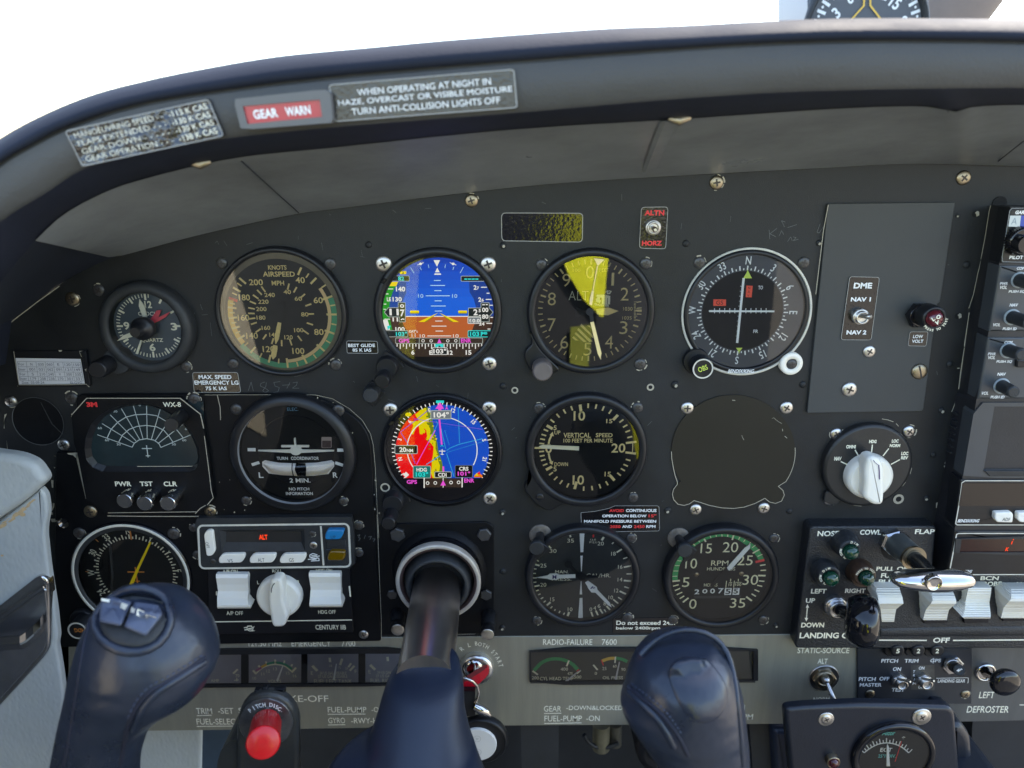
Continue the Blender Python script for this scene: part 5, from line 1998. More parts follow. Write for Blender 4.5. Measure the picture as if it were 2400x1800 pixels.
for q in ([(822, 365), (880, 365), (866, 592), (832, 592)], [(830, 635), (860, 635), (847, 825), (840, 825)], [(838, 945), (843, 945), (852, 1105), (822, 1105)], [(822, 1148), (856, 1148), (861, 1415), (802, 1415)]):
    mb.poly(K22, q, d.h + E)
t.part("dividing_wedges", mb, M['white'])
mb = MB()
mb.line(K22, (990, 378), (988, 412), 18, d.h)
t.part("red_line", mb, M['redink'])
pw = [M['white'], M['dialgrey'], mat("navy ink", lin(40, 40, 110), .5)]
mb = MB()
mb.prism(K22, [(295, 902), (430, 876), (462, 855), (540, 850), (578, 868), (770, 862), (772, 905), (578, 912), (540, 930), (470, 928), (430, 915)], .0022, .0028)
mb.prism(K22, [(770, 868), (1050, 880), (1050, 905), (770, 902)], .0020, .0024, 0, 1)
mb.text("M", K22, (492, 870, 540, 918), .0029, 2, .03)
t.part("pressure_pointer", mb, pw)
mb = MB()
mb.prism(K22, [(888, 962), (925, 942), (985, 985), (1030, 1018), (1042, 1055), (1190, 1210), (1210, 1262), (1165, 1235), (1015, 1085), (965, 1082), (925, 1030), (915, 1005)], .0030, .0036)
mb.prism(K22, [(905, 945), (690, 720), (665, 745), (880, 970)], .0028, .0032, 0, 1)
mb.discab(AB(*K22(685, 740), .0033), 48 * T40 * 1.06 * mpp(*K22(685, 740)), .0033, 28, 1)
mb.discab(AB(*K22(848, 890), .0037), 50 * T40 * 1.06 * mpp(*K22(848, 890)), .0037, 28, 1)
mb.textq("F", K22, [(975, 1005), (1015, 1025), (985, 1050), (950, 1035)], .0037, 2, .03)
t.part("flow_pointer", mb, pw)
screws(t, K22, [('screwblack', 1448, 418, 60), ('screwblack', 300, 1425, 56), ('screwblack', 1400, 1385, 66)])

# ---- tachometer
t = Thing("tachometer", "RPM dial with green arc, white needle and HOURS counter window", "engine gauge", K23(800, 830))
bezel(t, K23, (803, 838), 718, 625, .008, .001, M['bezel'])
face(t, K23, (790, 812), 650, .0012, M['dial'])
d = Dial(K23, 766, 800, .0012)
TK = [(0, 232), (5, 263), (10, 297), (15, 336), (20, 379), (25, 416), (30, 452), (35, 489)]


def rpm(v):
    for (v0, a0), (v1, a1) in zip(TK, TK[1:]):
        if v <= v1:
            return a0 + (a1 - a0) * (v - v0) / (v1 - v0)


d.h += E
mb = MB()
GA = [(190, 850), (188, 780), (215, 660), (270, 560), (380, 450), (470, 385), (600, 312), (750, 278), (850, 275), (1000, 300), (1120, 355), (1220, 425), (1285, 510), (1322, 585)]
GI = [(255, 840), (258, 770), (280, 655), (330, 570), (430, 470), (490, 405), (615, 340), (750, 305), (850, 305), (980, 335), (1080, 395), (1165, 462), (1215, 530), (1255, 595)]
a3 = [P(*K23(x, y), d.h) for x, y in resample(GA, 40)]
b3 = [P(*K23(x, y), d.h) for x, y in resample(GI, 40)]
mb.loft([a3, b3], smooth=False)
t.part("green_arc", mb, mat("rpm green", lin(38, 160, 88), .55))
d.h += E
mb = MB()
lt = lambda a, b, w: mb.line(K23, a, b, w, d.h)
for a, b, w in (((190, 855), (282, 846), 22), ((198, 915), (268, 897), 16), ((220, 970), (285, 942), 16), ((243, 1020), (310, 990), 16), ((280, 1070), (335, 1035), 16), ((318, 1115), (388, 1060), 22),
                ((1100, 1045), (1170, 1097), 22), ((1167, 1010), (1220, 1042), 16), ((1203, 958), (1262, 984), 16), ((1235, 904), (1298, 918), 16), ((1257, 850), (1325, 856), 16), ((1245, 784), (1340, 786), 22),
                ((1276, 722), (1346, 718), 16), ((1270, 660), (1338, 650), 16), ((580, 330), (602, 368), 20), ((945, 287), (928, 345), 20), ((1265, 462), (1180, 510), 18), ((190, 795), (250, 792), 9), ((200, 728), (262, 728), 9),
                ((220, 662), (280, 662), 9), ((250, 600), (300, 605), 9), ((655, 292), (665, 322), 10), ((728, 282), (732, 306), 10), ((800, 276), (803, 304), 10), ((872, 278), (872, 306), 14), ((1022, 308), (1005, 342), 10),
                ((1088, 340), (1068, 368), 10), ((1155, 372), (1130, 408), 10), ((1215, 408), (1172, 442), 10), ((1300, 522), (1240, 548), 10), ((448, 398), (470, 412), 14), ((515, 355), (528, 372), 12)):
    lt(a, b, w)
for s_, b in (("0", (396, 1075, 488, 1195)), ("5", (312, 808, 400, 926)), ("10", (350, 574, 494, 698)), ("15", (538, 390, 677, 510)), ("20", (812, 372, 1002, 498)), ("25", (992, 535, 1182, 658)), ("30", (1058, 775, 1248, 900)), ("35", (902, 1065, 1090, 1182))):
    mb.text(s_, K23, b, d.h, bold=0)
for s_, b in (("RPM", (668, 600, 880, 662)), ("HUNDREDS", (618, 682, 965, 722)), ("HOURS", (580, 882, 745, 920)), ("1", (903, 825, 913, 858)), ("10", (884, 880, 922, 915)), ("1", (998, 825, 1008, 855)), ("100", (965, 878, 1040, 912))):
    mb.text(s_, K23, b, d.h, bold=0)
mb.line(K23, (888, 870), (928, 870), 7, d.h)
mb.line(K23, (965, 868), (1042, 868), 7, d.h)
mb.line(K23, (858, 850), (848, 935), 9, d.h)
mb.line(K23, (955, 848), (945, 935), 9, d.h)
t.part("dial_marks", mb, mat("tacho ink", lin(236, 232, 196), .6))
mb = MB()
mb.line(K23, (1325, 592), (1215, 618), 32, d.h + E)
t.part("red_line", mb, M['redink'])
mb = MB()
mb.poly(K23, [(455, 935), (1040, 930), (1045, 1035), (450, 1040)], d.h)
mb.poly(K23, [(838, 938), (922, 938), (914, 1022), (828, 1024)], d.h + E, 1)
mb.poly(K23, [(940, 938), (1020, 938), (1012, 1022), (930, 1023)], d.h + E, 1)
for s_, b, mi in (("2", (462, 955, 522, 1015), 1), ("0", (558, 950, 622, 1005), 1), ("0", (655, 945, 715, 1005), 1), ("7", (752, 940, 820, 1005), 1), ("5", (845, 948, 908, 1012), 0), ("5", (945, 945, 1000, 1008), 0)):
    mb.text(s_, K23, b, d.h + 2 * E, mi, .02)
mb.poly(K23, [(450, 1036), (1045, 1032), (1020, 1060), (465, 1068)], d.h + E, 2)
t.part("hour_counter", mb, [M['hole'], M['white'], M['bezelgrey']])
mb = MB()
mb.prism(K23, [(1152, 398), (1145, 450), (920, 705), (885, 722), (862, 690), (880, 668), (1085, 440)], .0028, .0034)
mb.prism(K23, [(905, 690), (680, 945), (660, 905), (760, 780), (870, 680)], .0024, .0028, 0, 1)
mb.discab(AB(*K23(790, 795), .0036), 45 * T48 * .9 * mpp(*K23(790, 790)), .0036, 28, 1)
t.part("pointer", mb, [M['white'], M['dial']])
screws(t, K23, [('screwblack', 1442, 325, 62), ('screwblack', 1308, 1330, 62), ('screwblack', 195, 1330, 62)])
screws(t, K23, [('slot', 487, 772, 32), ('slot', 1042, 760, 30)], .0013)

# ---- post lights
ppl = []
for cv, base, cap, lab in ((K22, (345, 385), (300, 548), "black post light with hooded tip at the pressure gauge's upper left"), (K23, (268, 325), (345, 482), "black post light with hooded tip at the tachometer's upper left")):
    sc_ = 1.0
    t = Thing("post_light", lab, "post light", cv(*base), 0, "post lights over the engine gauges")
    mb = MB()
    mb.knob(cv, base, [(138, 0), (138, .0006), (128, .001), (70, .001)], .001, 48)
    t.part("base_washer", mb, mat("worn washer", lin(130, 122, 112), .5, .3, var=.8, vscale=260, vcol=lin(70, 66, 62)))
    mb = MB()
    a = P(*cv(*base), .001)
    b = P(*cv(*cap), .020)
    m_ = tuple(a[i] * .45 + b[i] * .55 for i in range(3))
    mb.tube([a, m_], [.0030, .0034], 28)
    mb.tube([m_, tuple(a[i] * .08 + b[i] * .92 for i in range(3)), b], [.0044, .0046, .0042], 28)
    t.part("stem", mb, M['bezel'])
    mb = MB()
    x, y = cap
    mb.prism(cv, rpoly([(x + 20, y - 95), (x + 95, y - 45), (x + 150, y - 5), (x + 60, y + 90), (x + 10, y + 140), (x - 20, y + 120), (x - 30, y - 60)], 8), .0165, .0195, .0003)
    t.part("hood", mb, M['bezel'])
    mb = MB()
    mb.knob(cv, cap, [(92, .018), (92, .0206), (84, .021)], .021, 40)
    t.part("cap", mb, M['bezelgrey'])

# ---- compass correction card
t = Thing("correction_card", "white compass deviation card with printed table in a black holder", "card", K1(560, 1200))
mb = MB()
mb.prism(K1, [(140, 1022), (905, 1022), (970, 1410), (190, 1395)], 0, .0012, .0003)
t.part("holder", mb, M['black'])
mb = MB()
mb.prism(K1, [(905, 1022), (925, 1025), (972, 1405), (935, 1400), (885, 1090), (870, 1035)], .0012, .0034, .0004)
mb.prism(K1, [(190, 1395), (935, 1385), (970, 1412), (190, 1412)], .0012, .003, .0004)
t.part("holder_lip", mb, M['black'])
mb = MB()
mb.poly(K1, [(168, 1102), (872, 1112), (918, 1388), (205, 1386)], .0016)
t.part("card", mb, mat("card paper", lin(214, 214, 216), .5, var=.05, vscale=40))
mb = MB()


def cc(u, v):
    """point on the card: u across, v down"""
    return (168 + 704 * u + v * (37 + 9 * u), 1102 + 10 * u + v * (284 - 8 * u))


ink = .0018
rowsv = [.13, .33, .52, .70, .86]
colu = [0, .155, .305, .445, .57, .715, .85, .985]
for v in rowsv:
    mb.line(K1, cc(.02, v), cc(.985, v), 3, ink)
for u in colu:
    mb.line(K1, cc(max(u, .02), .13), cc(max(u, .02), .86), 3, ink + 1e-5)
for j, rw in enumerate((("For", "N", "030", "060", "E", "120", "150"), ("Steer", "001", "031", "062", "091", "121", "149"), ("For", "S", "210", "240", "W", "300", "330"), ("Steer", "179", "208", "238", "270", "301", "331"))):
    for i, s_ in enumerate(rw):
        u = (colu[i] + colu[i + 1]) / 2
        v = (rowsv[j] + rowsv[j + 1]) / 2
        x, y = cc(u, v)
        w = {1: 11, 3: 31, 5: 38}[len(s_)]
        mb.text(s_, K1, (x - w, y - 14, x + w, y + 14), ink, bold=.0)
for s_, u, w in (("Date:", .1, 36), ("03-09-24", .285, 72), ("EI-GVG", .87, 62)):
    x, y = cc(u, .93)
    mb.text(s_, K1, (x - w, y - 13, x + w, y + 13), ink)
t.part("printed_table", mb, mat("grey print", lin(96, 96, 108), .7))
mb = MB()
mb.strip(K1, [(148, 1030), (205, 1390), (190, 1408)], 8, .0018)
mb.strip(K1, [(205, 1392), (700, 1390), (930, 1384), (965, 1415)], 7, .0033)
mb.strip(K1, [(855, 1030), (900, 1028)], 9, .002)
mb.strip(K1, [(860, 1040), (880, 1090)], 7, .002)
mb.poly(K1, [(630, 1018), (670, 1015), (665, 1032), (640, 1036)], .002)
mb.poly(K1, [(915, 1225), (935, 1215), (930, 1250)], .0036)
t.part("edge_wear", mb, M['chip'])

# ---- placards stuck on the panel
pl_black = mat("placard black foil", lin(18, 18, 21), .14, bump=.25, bscale=700, spec=.6)
pl_plain = mat("smooth placard black", lin(12, 14, 22), .10, bump=.22, bscale=420, spec=.8)
pl_edge = mat("placard edge", lin(150, 150, 146), .4)


def placard(name, label, cv, pts, lines, r=14, h=.0004, inks=('white',), bold=.025, edge=6, plain=False, base=0.0, open_=()):
    cx = sum(p[0] for p in pts) / len(pts)
    cy = sum(p[1] for p in pts) / len(pts)
    t = Thing(name, label, "placard", cv(cx, cy), base)
    q = rpoly(pts, r)
    b = MB()
    b.prism(cv, q, base, base + h)
    t.part("foil", b, pl_plain if plain else pl_black)
    if edge:
        b = MB()
        qq = [(x + (cx - x) * .012, y + (cy - y) * .02) for x, y in q]
        b.strip(cv, qq, edge, base + h + 1e-4, closed=True)
        t.part("border_line", b, pl_edge)
    for j, nk in enumerate(inks):
        b = MB()
        for ln in lines:
            if (ln[2] if len(ln) > 2 else 0) == j:
                b.text(ln[0], cv, ln[1], base + h + 1.5e-4, bold=bold)
        t.part("lettering", b, M[nk])
    return t


placard("gear_speed_placard", "small black placard MAX. SPEED EMERGENCY LG beneath the airspeed dial", F, [(415, 804), (514, 804), (521, 848), (419, 848)],
        [("MAX. SPEED", (429, 810, 500, 819)), ("EMERGENCY LG", (420, 822, 515, 831)), ("75 K IAS", (444, 835, 490, 843))], 5, edge=1.2)
placard("glide_placard", "small black placard BEST GLIDE between airspeed dial and attitude display", K2, [(1530, 1100), (1865, 1104), (1874, 1238), (1535, 1234)],
        [("BEST GLIDE", (1548, 1132, 1838, 1168)), ("85 K IAS", (1595, 1183, 1798, 1218))], 18, edge=6)
placard("blank_placard", "plain glossy black placard with no writing, above the altimeter", G2, [(1035, 1378), (1568, 1380), (1565, 1571), (1036, 1562)], [], 28, edge=5, plain=True, inks=())
t = placard("manifold_placard", "black placard AVOID CONTINUOUS OPERATION in white and red letters", K20, [(740, 1388), (900, 1372), (1050, 1340), (1110, 1312), (1595, 1312), (1600, 1590), (1110, 1597), (1000, 1545), (880, 1522), (745, 1525)],
            [("AVOID", (1052, 1352, 1208, 1383), 1), ("CONTINUOUS", (1230, 1350, 1560, 1383)), ("OPERATION BELOW", (975, 1410, 1452, 1440)), ("15''", (1475, 1408, 1558, 1440), 1), ("MANIFOLD PRESSURE BETWEEN", (778, 1468, 1557, 1498)),
             ("2050", (1058, 1525, 1172, 1556), 1), ("AND", (1190, 1525, 1295, 1554)), ("2450", (1316, 1524, 1432, 1556), 1), ("RPM", (1450, 1524, 1550, 1554))], [6, 6, 6, 6, 26, 26, 6, 6, 6, 6], inks=('white', 'redink'), edge=5)
t = placard("rpm_placard", "black tape reading Do not exceed 24in below 2400rpm under the tachometer", K22, [(1230, 1400), (2000, 1385), (2000, 1560), (1225, 1575)],
            [("Do not exceed 24in", (1268, 1424, 1982, 1476)), ("below 2400rpm.", (1264, 1496, 1820, 1542))], 8, inks=('paint',), edge=0, bold=.02)


def toggle(t, cv, c, r, tip, hb, hl=.013, rl=.0017, mt='silver', base=0.0, nut=True, lever='silver'):
    b = MB()
    if nut:
        k_ = mpp(*cv(*c), base) * cv.s
        a_, b_ = AB(*cv(*c), base)
        b.prismab([(a_ + r * k_ * cos(pi / 6 * (1 + 2 * i)), b_ + r * k_ * sin(pi / 6 * (1 + 2 * i))) for i in range(6)], base, base + hb * .45, .0003)
    b.knob(cv, c, [(r * .86, base), (r * .86, base + hb * .6), (r * .74, base + hb * .62), (r * .7, base + hb * .62), (r * .7, base + hb), (r * .5, base + hb), (r * .45, base + hb * .8)], base, 32)
    t.part("bushing", b, M[mt])
    b = MB()
    p0, p1 = P(*cv(*c), base + hb * .7), P(*cv(*tip), base + hl)
    b.tube([p0, tuple(p0[i] * .5 + p1[i] * .5 for i in range(3)), tuple(p0[i] * .12 + p1[i] * .88 for i in range(3)), p1], [rl * .7, rl * .75, rl, rl * .55], 18)
    t.part("lever", b, M[lever])


t = Thing("horizon_switch", "small toggle switch on black plate marked ALTN and HORZ in red", "toggle switch", G2(2025, 1475))
mb = MB()
mb.prism(G2, rpoly([(1942, 1340), (2120, 1338), (2105, 1617), (1928, 1612)], 22), 0, .0006, .0001)
t.part("plate", mb, pl_black)
mb = MB()
mb.strip(G2, rpoly([(1944, 1343), (2117, 1341), (2102, 1613), (1931, 1608)], 22), 4, .0008, closed=True)
t.part("border_line", mb, pl_edge)
mb = MB()
mb.text("ALTN", G2, (1965, 1362, 2093, 1396), .0008, bold=.04)
mb.text("HORZ", G2, (1948, 1560, 2078, 1592), .0008, bold=.04)
t.part("lettering", mb, M['redink'])
toggle(t, G2, (2016, 1472), 58, (2035, 1490), .0055, .016, .0017, base=.0006, nut=False)

# ------------------------------------------------------------------ right-hand side of the panel
# ---- plain grey cover plate carrying the DME switch
HP = .0022
t = Thing("cover_plate", "tall plain grey cover plate beside the course indicator", "cover plate", PX(2065, 720))
mb = MB()
mb.prism(PX, rpoly([(1940.7, 477.3), (2239, 474), (2205, 698), (2203, 708), (2197, 712), (2164, 964), (1892, 968)], [6, 3, 2, 2, 2, 10, 3]), 0, HP, .0003)
t.part("sheet", mb, mat("cover sheet", lin(58, 60, 60), .48, spec=.35, bump=.1, bscale=1500, var=.12, vscale=10, rvar=.06))
mb = MB()
mb.strip(PX, [(1941.5, 480), (1930, 540), (1918, 640), (1912, 690)], 1.6, HP + 1e-4)
t.part("bare_edge", mb, M['chip'])

t = Thing("dme_switch", "toggle switch on black foil marked DME, NAV 1 and NAV 2", "toggle switch", K7(510, 1250), HP)
mb = MB()
mb.prism(K7, rpoly([(403, 917), (718, 925), (630, 1583), (310, 1580)], 28), HP, HP + .0006, .0001)
t.part("plate", mb, pl_black)
mb = MB()
mb.strip(K7, rpoly([(406, 921), (714, 929), (627, 1579), (314, 1576)], 28), 6, HP + .0008, closed=True)
t.part("border_line", mb, pl_edge)
mb = MB()
for s_, b in (("DME", (447, 985, 637, 1045)), ("NAV 1", (417, 1135, 625, 1180)), ("NAV 2", (372, 1478, 578, 1522))):
    mb.text(s_, K7, b, HP + .0008, bold=.04)
t.part("lettering", mb, M['white'])
toggle(t, K7, (498, 1328), 98, (628, 1338), .0065, .012, .0019, base=HP + .0006, nut=False)

t = Thing("low_volt_lamp", "black press-to-test warning lamp with dark red lens at the cover plate's edge", "indicator lamp", K7(1140, 1320), HP)
mb = MB()
a_, b_ = AB(*K7(1130, 1322), .004)
kk = mpp(*K7(1130, 1322), .004) * K7.s
mb.prismab([(a_ + 140 * kk * cos(i * pi / 3), b_ + 140 * kk * sin(i * pi / 3)) for i in range(6)], HP, .0065, .0008)
mb.knob(K7, (1140, 1325), [(118, .006), (118, .0085), (108, .009)], .008, 40)
t.part("lock_nut", mb, M['gloss'])
mb = MB()
mb.knob(K7, (1285, 1355), [(128, .0085), (128, .0175), (118, .019), (92, .0192), (90, .018)], .019, 72, knurl=.03, kseg=(0, 1))
t.part("cap", mb, M['bezel'])
mb = MB()
mb.knob(K7, (1290, 1358), [(92, .018), (90, .0195), (78, .0215), (50, .0228), (15, .0233)], .020, 48)
t.part("lens", mb, mat("dark red lens", lin(90, 24, 34), .1, coat=.6))
mb = MB()
for s_, x, y, an in (("L", 1272, 1362, -40), ("O", 1325, 1340, -30), ("V", 1312, 1400, -25)):
    mb.textr(s_, AB(*K7(x, y), .0238), 42 * kk, an, .0238, 0, .05)
mb.arctext("PRESS TO TEST", K7, (1290, 1358), 122, 228, 92, 26, .0196, 0, .03, True)
t.part("lettering", mb, M['ivory'])
placard("low_volt_placard", "small black foil label LOW VOLT under the red warning lamp", K7, [(1028, 1492), (1220, 1492), (1198, 1645), (1008, 1640)],
        [("LOW", (1063, 1525, 1165, 1560)), ("VOLT", (1050, 1575, 1168, 1608))], 22, base=HP, edge=5)

# ---- mode selector
t = Thing("mode_selector", "round black selector with big white pointer knob marked OMNI, HDG and LOC", "rotary switch", K8(597, 1235))
mb = MB()
mb.knob(K8, (597, 1230), [(462, 0), (462, .004), (450, .0052), (425, .0056)], .0055, 72)
mb.prism(K8, rpoly([(165, 1480), (330, 1560), (260, 1640), (130, 1600)], 40), 0, .0035, .0005)
t.part("disc", mb, mat("selector disc", lin(32, 32, 32), .42, bump=.1, bscale=900, var=.2))
mb = MB()
hS = .0058
for s_, b in (("NAV", (245, 1130, 320, 1170)), ("OMNI", (368, 1008, 468, 1045)), ("HDG", (607, 955, 683, 990)), ("LOC", (842, 950, 912, 985)), ("NORM", (820, 998, 928, 1031)), ("LOC", (940, 1078, 1012, 1115)), ("REV", (937, 1124, 1010, 1158))):
    mb.text(s_, K8, b, hS, bold=.05)
for a, b in (((312, 1180), (402, 1222)), ((460, 1058), (503, 1135)), ((640, 1005), (630, 1097)), ((810, 1045), (750, 1122)), ((925, 1160), (832, 1210))):
    mb.line(K8, a, b, 12, hS)
t.part("lettering", mb, M['ivory'])
mb = MB()
mb.knob(K8, (614, 1345), [(240, .0055), (240, .010), (232, .0125), (205, .0138)], .0115, 64)
ob = t.part("pointer_knob", mb, M['whiteknob'])
mb = MB()
mb.prism(K8, rpoly([(560, 1270), (590, 1150), (650, 1128), (720, 1150), (765, 1230), (770, 1480), (762, 1600), (738, 1635), (660, 1638), (545, 1560), (560, 1420)], 40), .012, .0225, .0028, steps=4)
t.part("grip", mb, M['whiteknob'], parent=ob)
mb = MB()
mb.path(K8, [(650, 1165), (672, 1195), (700, 1215)], 5, .0228)
mb.path(K8, [(706, 1215), (712, 1280), (714, 1365)], 11, .0228)
t.part("index_line", mb, mat("violet scribble", lin(70, 45, 100), .6), parent=ob)
screws(t, K8, [('silver', 264, 892, 64), ('silver', 1018, 866, 66), ('silver', 192, 1577, 64)])
mb = MB()
for p in ([(740, 738), (800, 748), (858, 768)], [(885, 785), (912, 815)], [(1048, 1245), (1032, 1310)], [(985, 1395), (950, 1435)]):
    mb.strip(K8, p, 6, .0006)
mb.poly(K8, [(440, 1620), (525, 1632), (528, 1645), (445, 1636)], .0006)
t.part("paint_wear", mb, M['chip'])

# ------------------------------------------------------------------ radio stack
HR = .024


def unit(name, label, cat, le, bot_px, group=None):
    """one radio: le=(top-left px, bottom-left px) of its face; goes off frame to the right"""
    t_ = Thing(name, label, cat, (2380, (le[0][1] + le[1][1]) / 2), 0, group)
    return t_


st = Thing("radio_rack", "black metal tray holding the column of radios at the right edge", "radio rack", PX(2300, 850))
mb = MB()
side = [((2323, 481), (2366, 490)), ((2275, 733), (2345, 622)), ((2262, 815), (2318, 778)), ((2246, 919), (2292, 936)), ((2214, 1093), (2255, 1122)), ((2195, 1190), (2244, 1226)), ((2188, 1330), (2222, 1344))]
edgeL = [(2323, 481), (2300, 600), (2280, 705), (2270, 740), (2258, 830), (2246, 919), (2240, 928), (2226, 1010), (2214, 1090), (2196, 1190), (2186, 1250), (2178, 1340)]
faceL = [(2368, 485), (2354, 560), (2342, 620), (2330, 700), (2320, 760), (2303, 860), (2288, 940), (2272, 1035), (2256, 1118), (2246, 1190), (2236, 1250), (2226, 1330)]
lo = [P(x, y, 0.0) for x, y in edgeL]
hi = [P(x, y, HR - .001) for x, y in faceL]
mb.loft([lo, hi], smooth=False)
far_ = [(.40, p[1], p[2]) for p in hi]
mb.loft([hi, far_], smooth=False)
mb.add([P(2323, 481, 0), P(2368, 485, HR - .001), (.40, -HR + .001, P(2368, 485, HR - .001)[2]), (.40, 0, P(2323, 481, 0)[2])], [(0, 1, 2, 3)])
st.part("tray", mb, mat("tray black", (0.014, .014, .016, 1), .5, bump=.15, bscale=800, var=.3))
mb = MB()
mb.knob(K7, (1960, 165), [(75, 0), (75, .0006)], .0006, 30)
st.part("notch", mb, M['hole'])
mb = MB()
for y0, (xa, xb) in ((700, (1520, 1545)), (768, (1505, 1530)), (833, (1492, 1518)), (900, (1480, 1505)), (967, (1470, 1495)), (1030, (1460, 1488)), (1092, (1448, 1475))):
    hh = .006
    mb.prism(K8, ell((xa + xb) / 2, y0, 20, 9, 12, 0), hh - .004, hh + .0012)
st.part("vent_slots", mb, M['bezelgrey'])


def facebox(cv, pts, ch=.0012, h0=None, h1=HR, r=6):
    b = MB()
    b.prism(cv, rpoly(pts, r), HR - .012 if h0 is None else h0, h1, ch, steps=2)
    return b


XR = 2800     # faces run on past the right of the frame


def rx(cv):
    return (XR - cv.x0) / cv.s


radioface = mat("radio face grey", lin(60, 63, 66), .4, bump=.06, bscale=1200, var=.12, vscale=12, rvar=.05)
radiodark = mat("radio face black", lin(32, 33, 36), .36, bump=.06, bscale=1200, var=.2, vscale=16, rvar=.05)
RE = HR + E

# audio panel
X7, X8 = rx(K7), rx(K8)
t = Thing("audio_panel", "audio panel with lit blue display and serrated knob, topmost in the radio column", "radio", K7(2300, 480))
t.part("face", facebox(K7, [(2075, 205), (X7, 205), (X7, 785), (1965, 785)], r=22), M['bezel'])
mb = MB()
mb.strip(K7, [(2212, 212), (2085, 214), (2065, 240), (1985, 720), (1990, 768), (2212, 772), (X7, 772)], 8, RE)
t.part("border_line", mb, mat("dim grey line", lin(120, 124, 126), .5))
mb = MB()
mb.text("GAR", K7, (2122, 236, 2222, 275), RE, bold=.05, sh=.15)
mb.text("PILOT", K7, (2062, 705, 2203, 740), RE, bold=.03)
t.part("lettering", mb, M['white'])
mb = MB()
mb.poly(K7, [(2068, 290), (2182, 288), (2168, 406), (2050, 402)], RE)
mb.poly(K7, [(2183, 288), (2700, 285), (2700, 408), (2169, 406)], RE, 1)
mb.text("A", K7, (2084, 312, 2140, 380), RE + E, 2, -.01)
t.part("display", mb, [emit("pale display", lin(190, 214, 228)), emit("blue display", lin(70, 92, 190)), emit("grey display", lin(95, 125, 150))])
mb = MB()
mb.knob(K7, (2190, 555), [(150, HR), (150, HR + .004), (135, HR + .006), (120, HR + .006)], HR + .004, 64, knurl=.1, kseg=(0, 1))
mb.knob(K7, (2230, 590), [(95, HR + .005), (95, HR + .012), (85, HR + .013)], HR + .012, 48, knurl=.08, kseg=(0, 1))
t.part("volume_knob", mb, M['gloss'])


def navcom(label, cv, X, pl, texts, knobs, mem):
    t = Thing("radio", label, "radio", cv(pl[0][0] + 300, (pl[0][1] + pl[-1][1]) / 2), 0, "two matching grey radios in the column")
    t.part("face", facebox(cv, pl, r=10), radioface)
    b = MB()
    for s_, bx in texts:
        b.text(s_, cv, bx, RE, bold=.025, sh=.12)
    t.part("lettering", b, M['white'])
    for c0, c1 in knobs:
        b = MB()
        b.knob(cv, c0, [(84, HR), (84, HR + .0006), (78, HR + .0008)], HR, 40)
        o = t.part("knob_skirt", b, mat("skirt grey", lin(140, 150, 154), .4) if 'skirt' not in M else M['skirt'])
        b = MB()
        p0, p1 = P(*cv(*c0), HR), P(*cv(*c1), HR + .017)
        b.tube([p0, p1], [.0041, .0037], 36)
        b.tube([p1, (p1[0], p1[1] - .0006, p1[2])], [.0035, .0028], 36)
        t.part("volume_knob", b, M['bezelgrey'])
    if mem:
        b = MB()
        b.prism(cv, rpoly(mem, 8), HR, HR + .0025, .0005)
        t.part("button", b, M['bezel'])
    return t


M['skirt'] = mat("skirt grey", lin(150, 160, 164), .4)
navcom("grey radio directly beneath the audio panel, two black knobs at its left", K7, X7, [(1962, 806), (X7, 806), (X7, 1492), (1848, 1492)],
       [("COM", (2138, 822, 2222, 850)), ("PWR", (1965, 980, 2045, 1008)), ("VOL", (1960, 1016, 2038, 1050)), ("PUSH SQ", (2055, 1063, 2222, 1093)), ("NAV", (2066, 1200, 2148, 1232)), ("VOL", (1890, 1405, 1968, 1437)), ("PUSH ID", (1993, 1448, 2135, 1477))],
       [((2160, 955), (2330, 1010)), ((2085, 1340), (2265, 1400))], None)
navcom("grey radio directly above the dark moving-map screen, two black knobs at its left", K8, X8, [(1838, -108), (X8, -108), (X8, 535), (1733, 535)],
       [("COM", (2010 - 0, -70, 2092, -42)), ("PWR", (1840, 50, 1920, 80)), ("VOL", (1838, 85, 1915, 119)), ("PUSH SQ", (1928, 130, 2088, 160)), ("NAV", (1938, 258, 2022, 290)), ("VOL", (1770, 455, 1845, 488)), ("PUSH ID", (1868, 497, 2010, 527))],
       [((2045, 25), (2185, 72)), ((1978, 395), (2098, 458))], [(2145, 130), (2400, 130), (2400, 205), (2140, 205)])
# moving map
t = Thing("moving_map_unit", "grey-framed unit with large dark switched-off screen in the radio column", "moving map", K8(2200, 950))
scr = [(1905, 610), (X8 - 100, 610), (X8 - 100, 1262), (1795, 1262)]
mb = MB()
mb.frame(K8, rpoly([(1708, 570), (X8, 570), (X8, 1350), (1578, 1350)], 16), scr, HR, HR - .012, HR - .003, 60)
t.part("frame", mb, radioface)
mb = MB()
mb.poly(K8, [(1885, 600), (X8 - 80, 600), (X8 - 80, 1275), (1775, 1275)], HR - .0029)
t.part("screen", mb, mat("dead screen", lin(14, 18, 26), .22))
mb = MB()
mb.prism(K8, [(1800, 1275), (X8 - 100, 1275), (X8 - 100, 1335), (1860, 1335)], HR, HR + .0012, .0004)
t.part("lower_lip", mb, M['bezelgrey'])
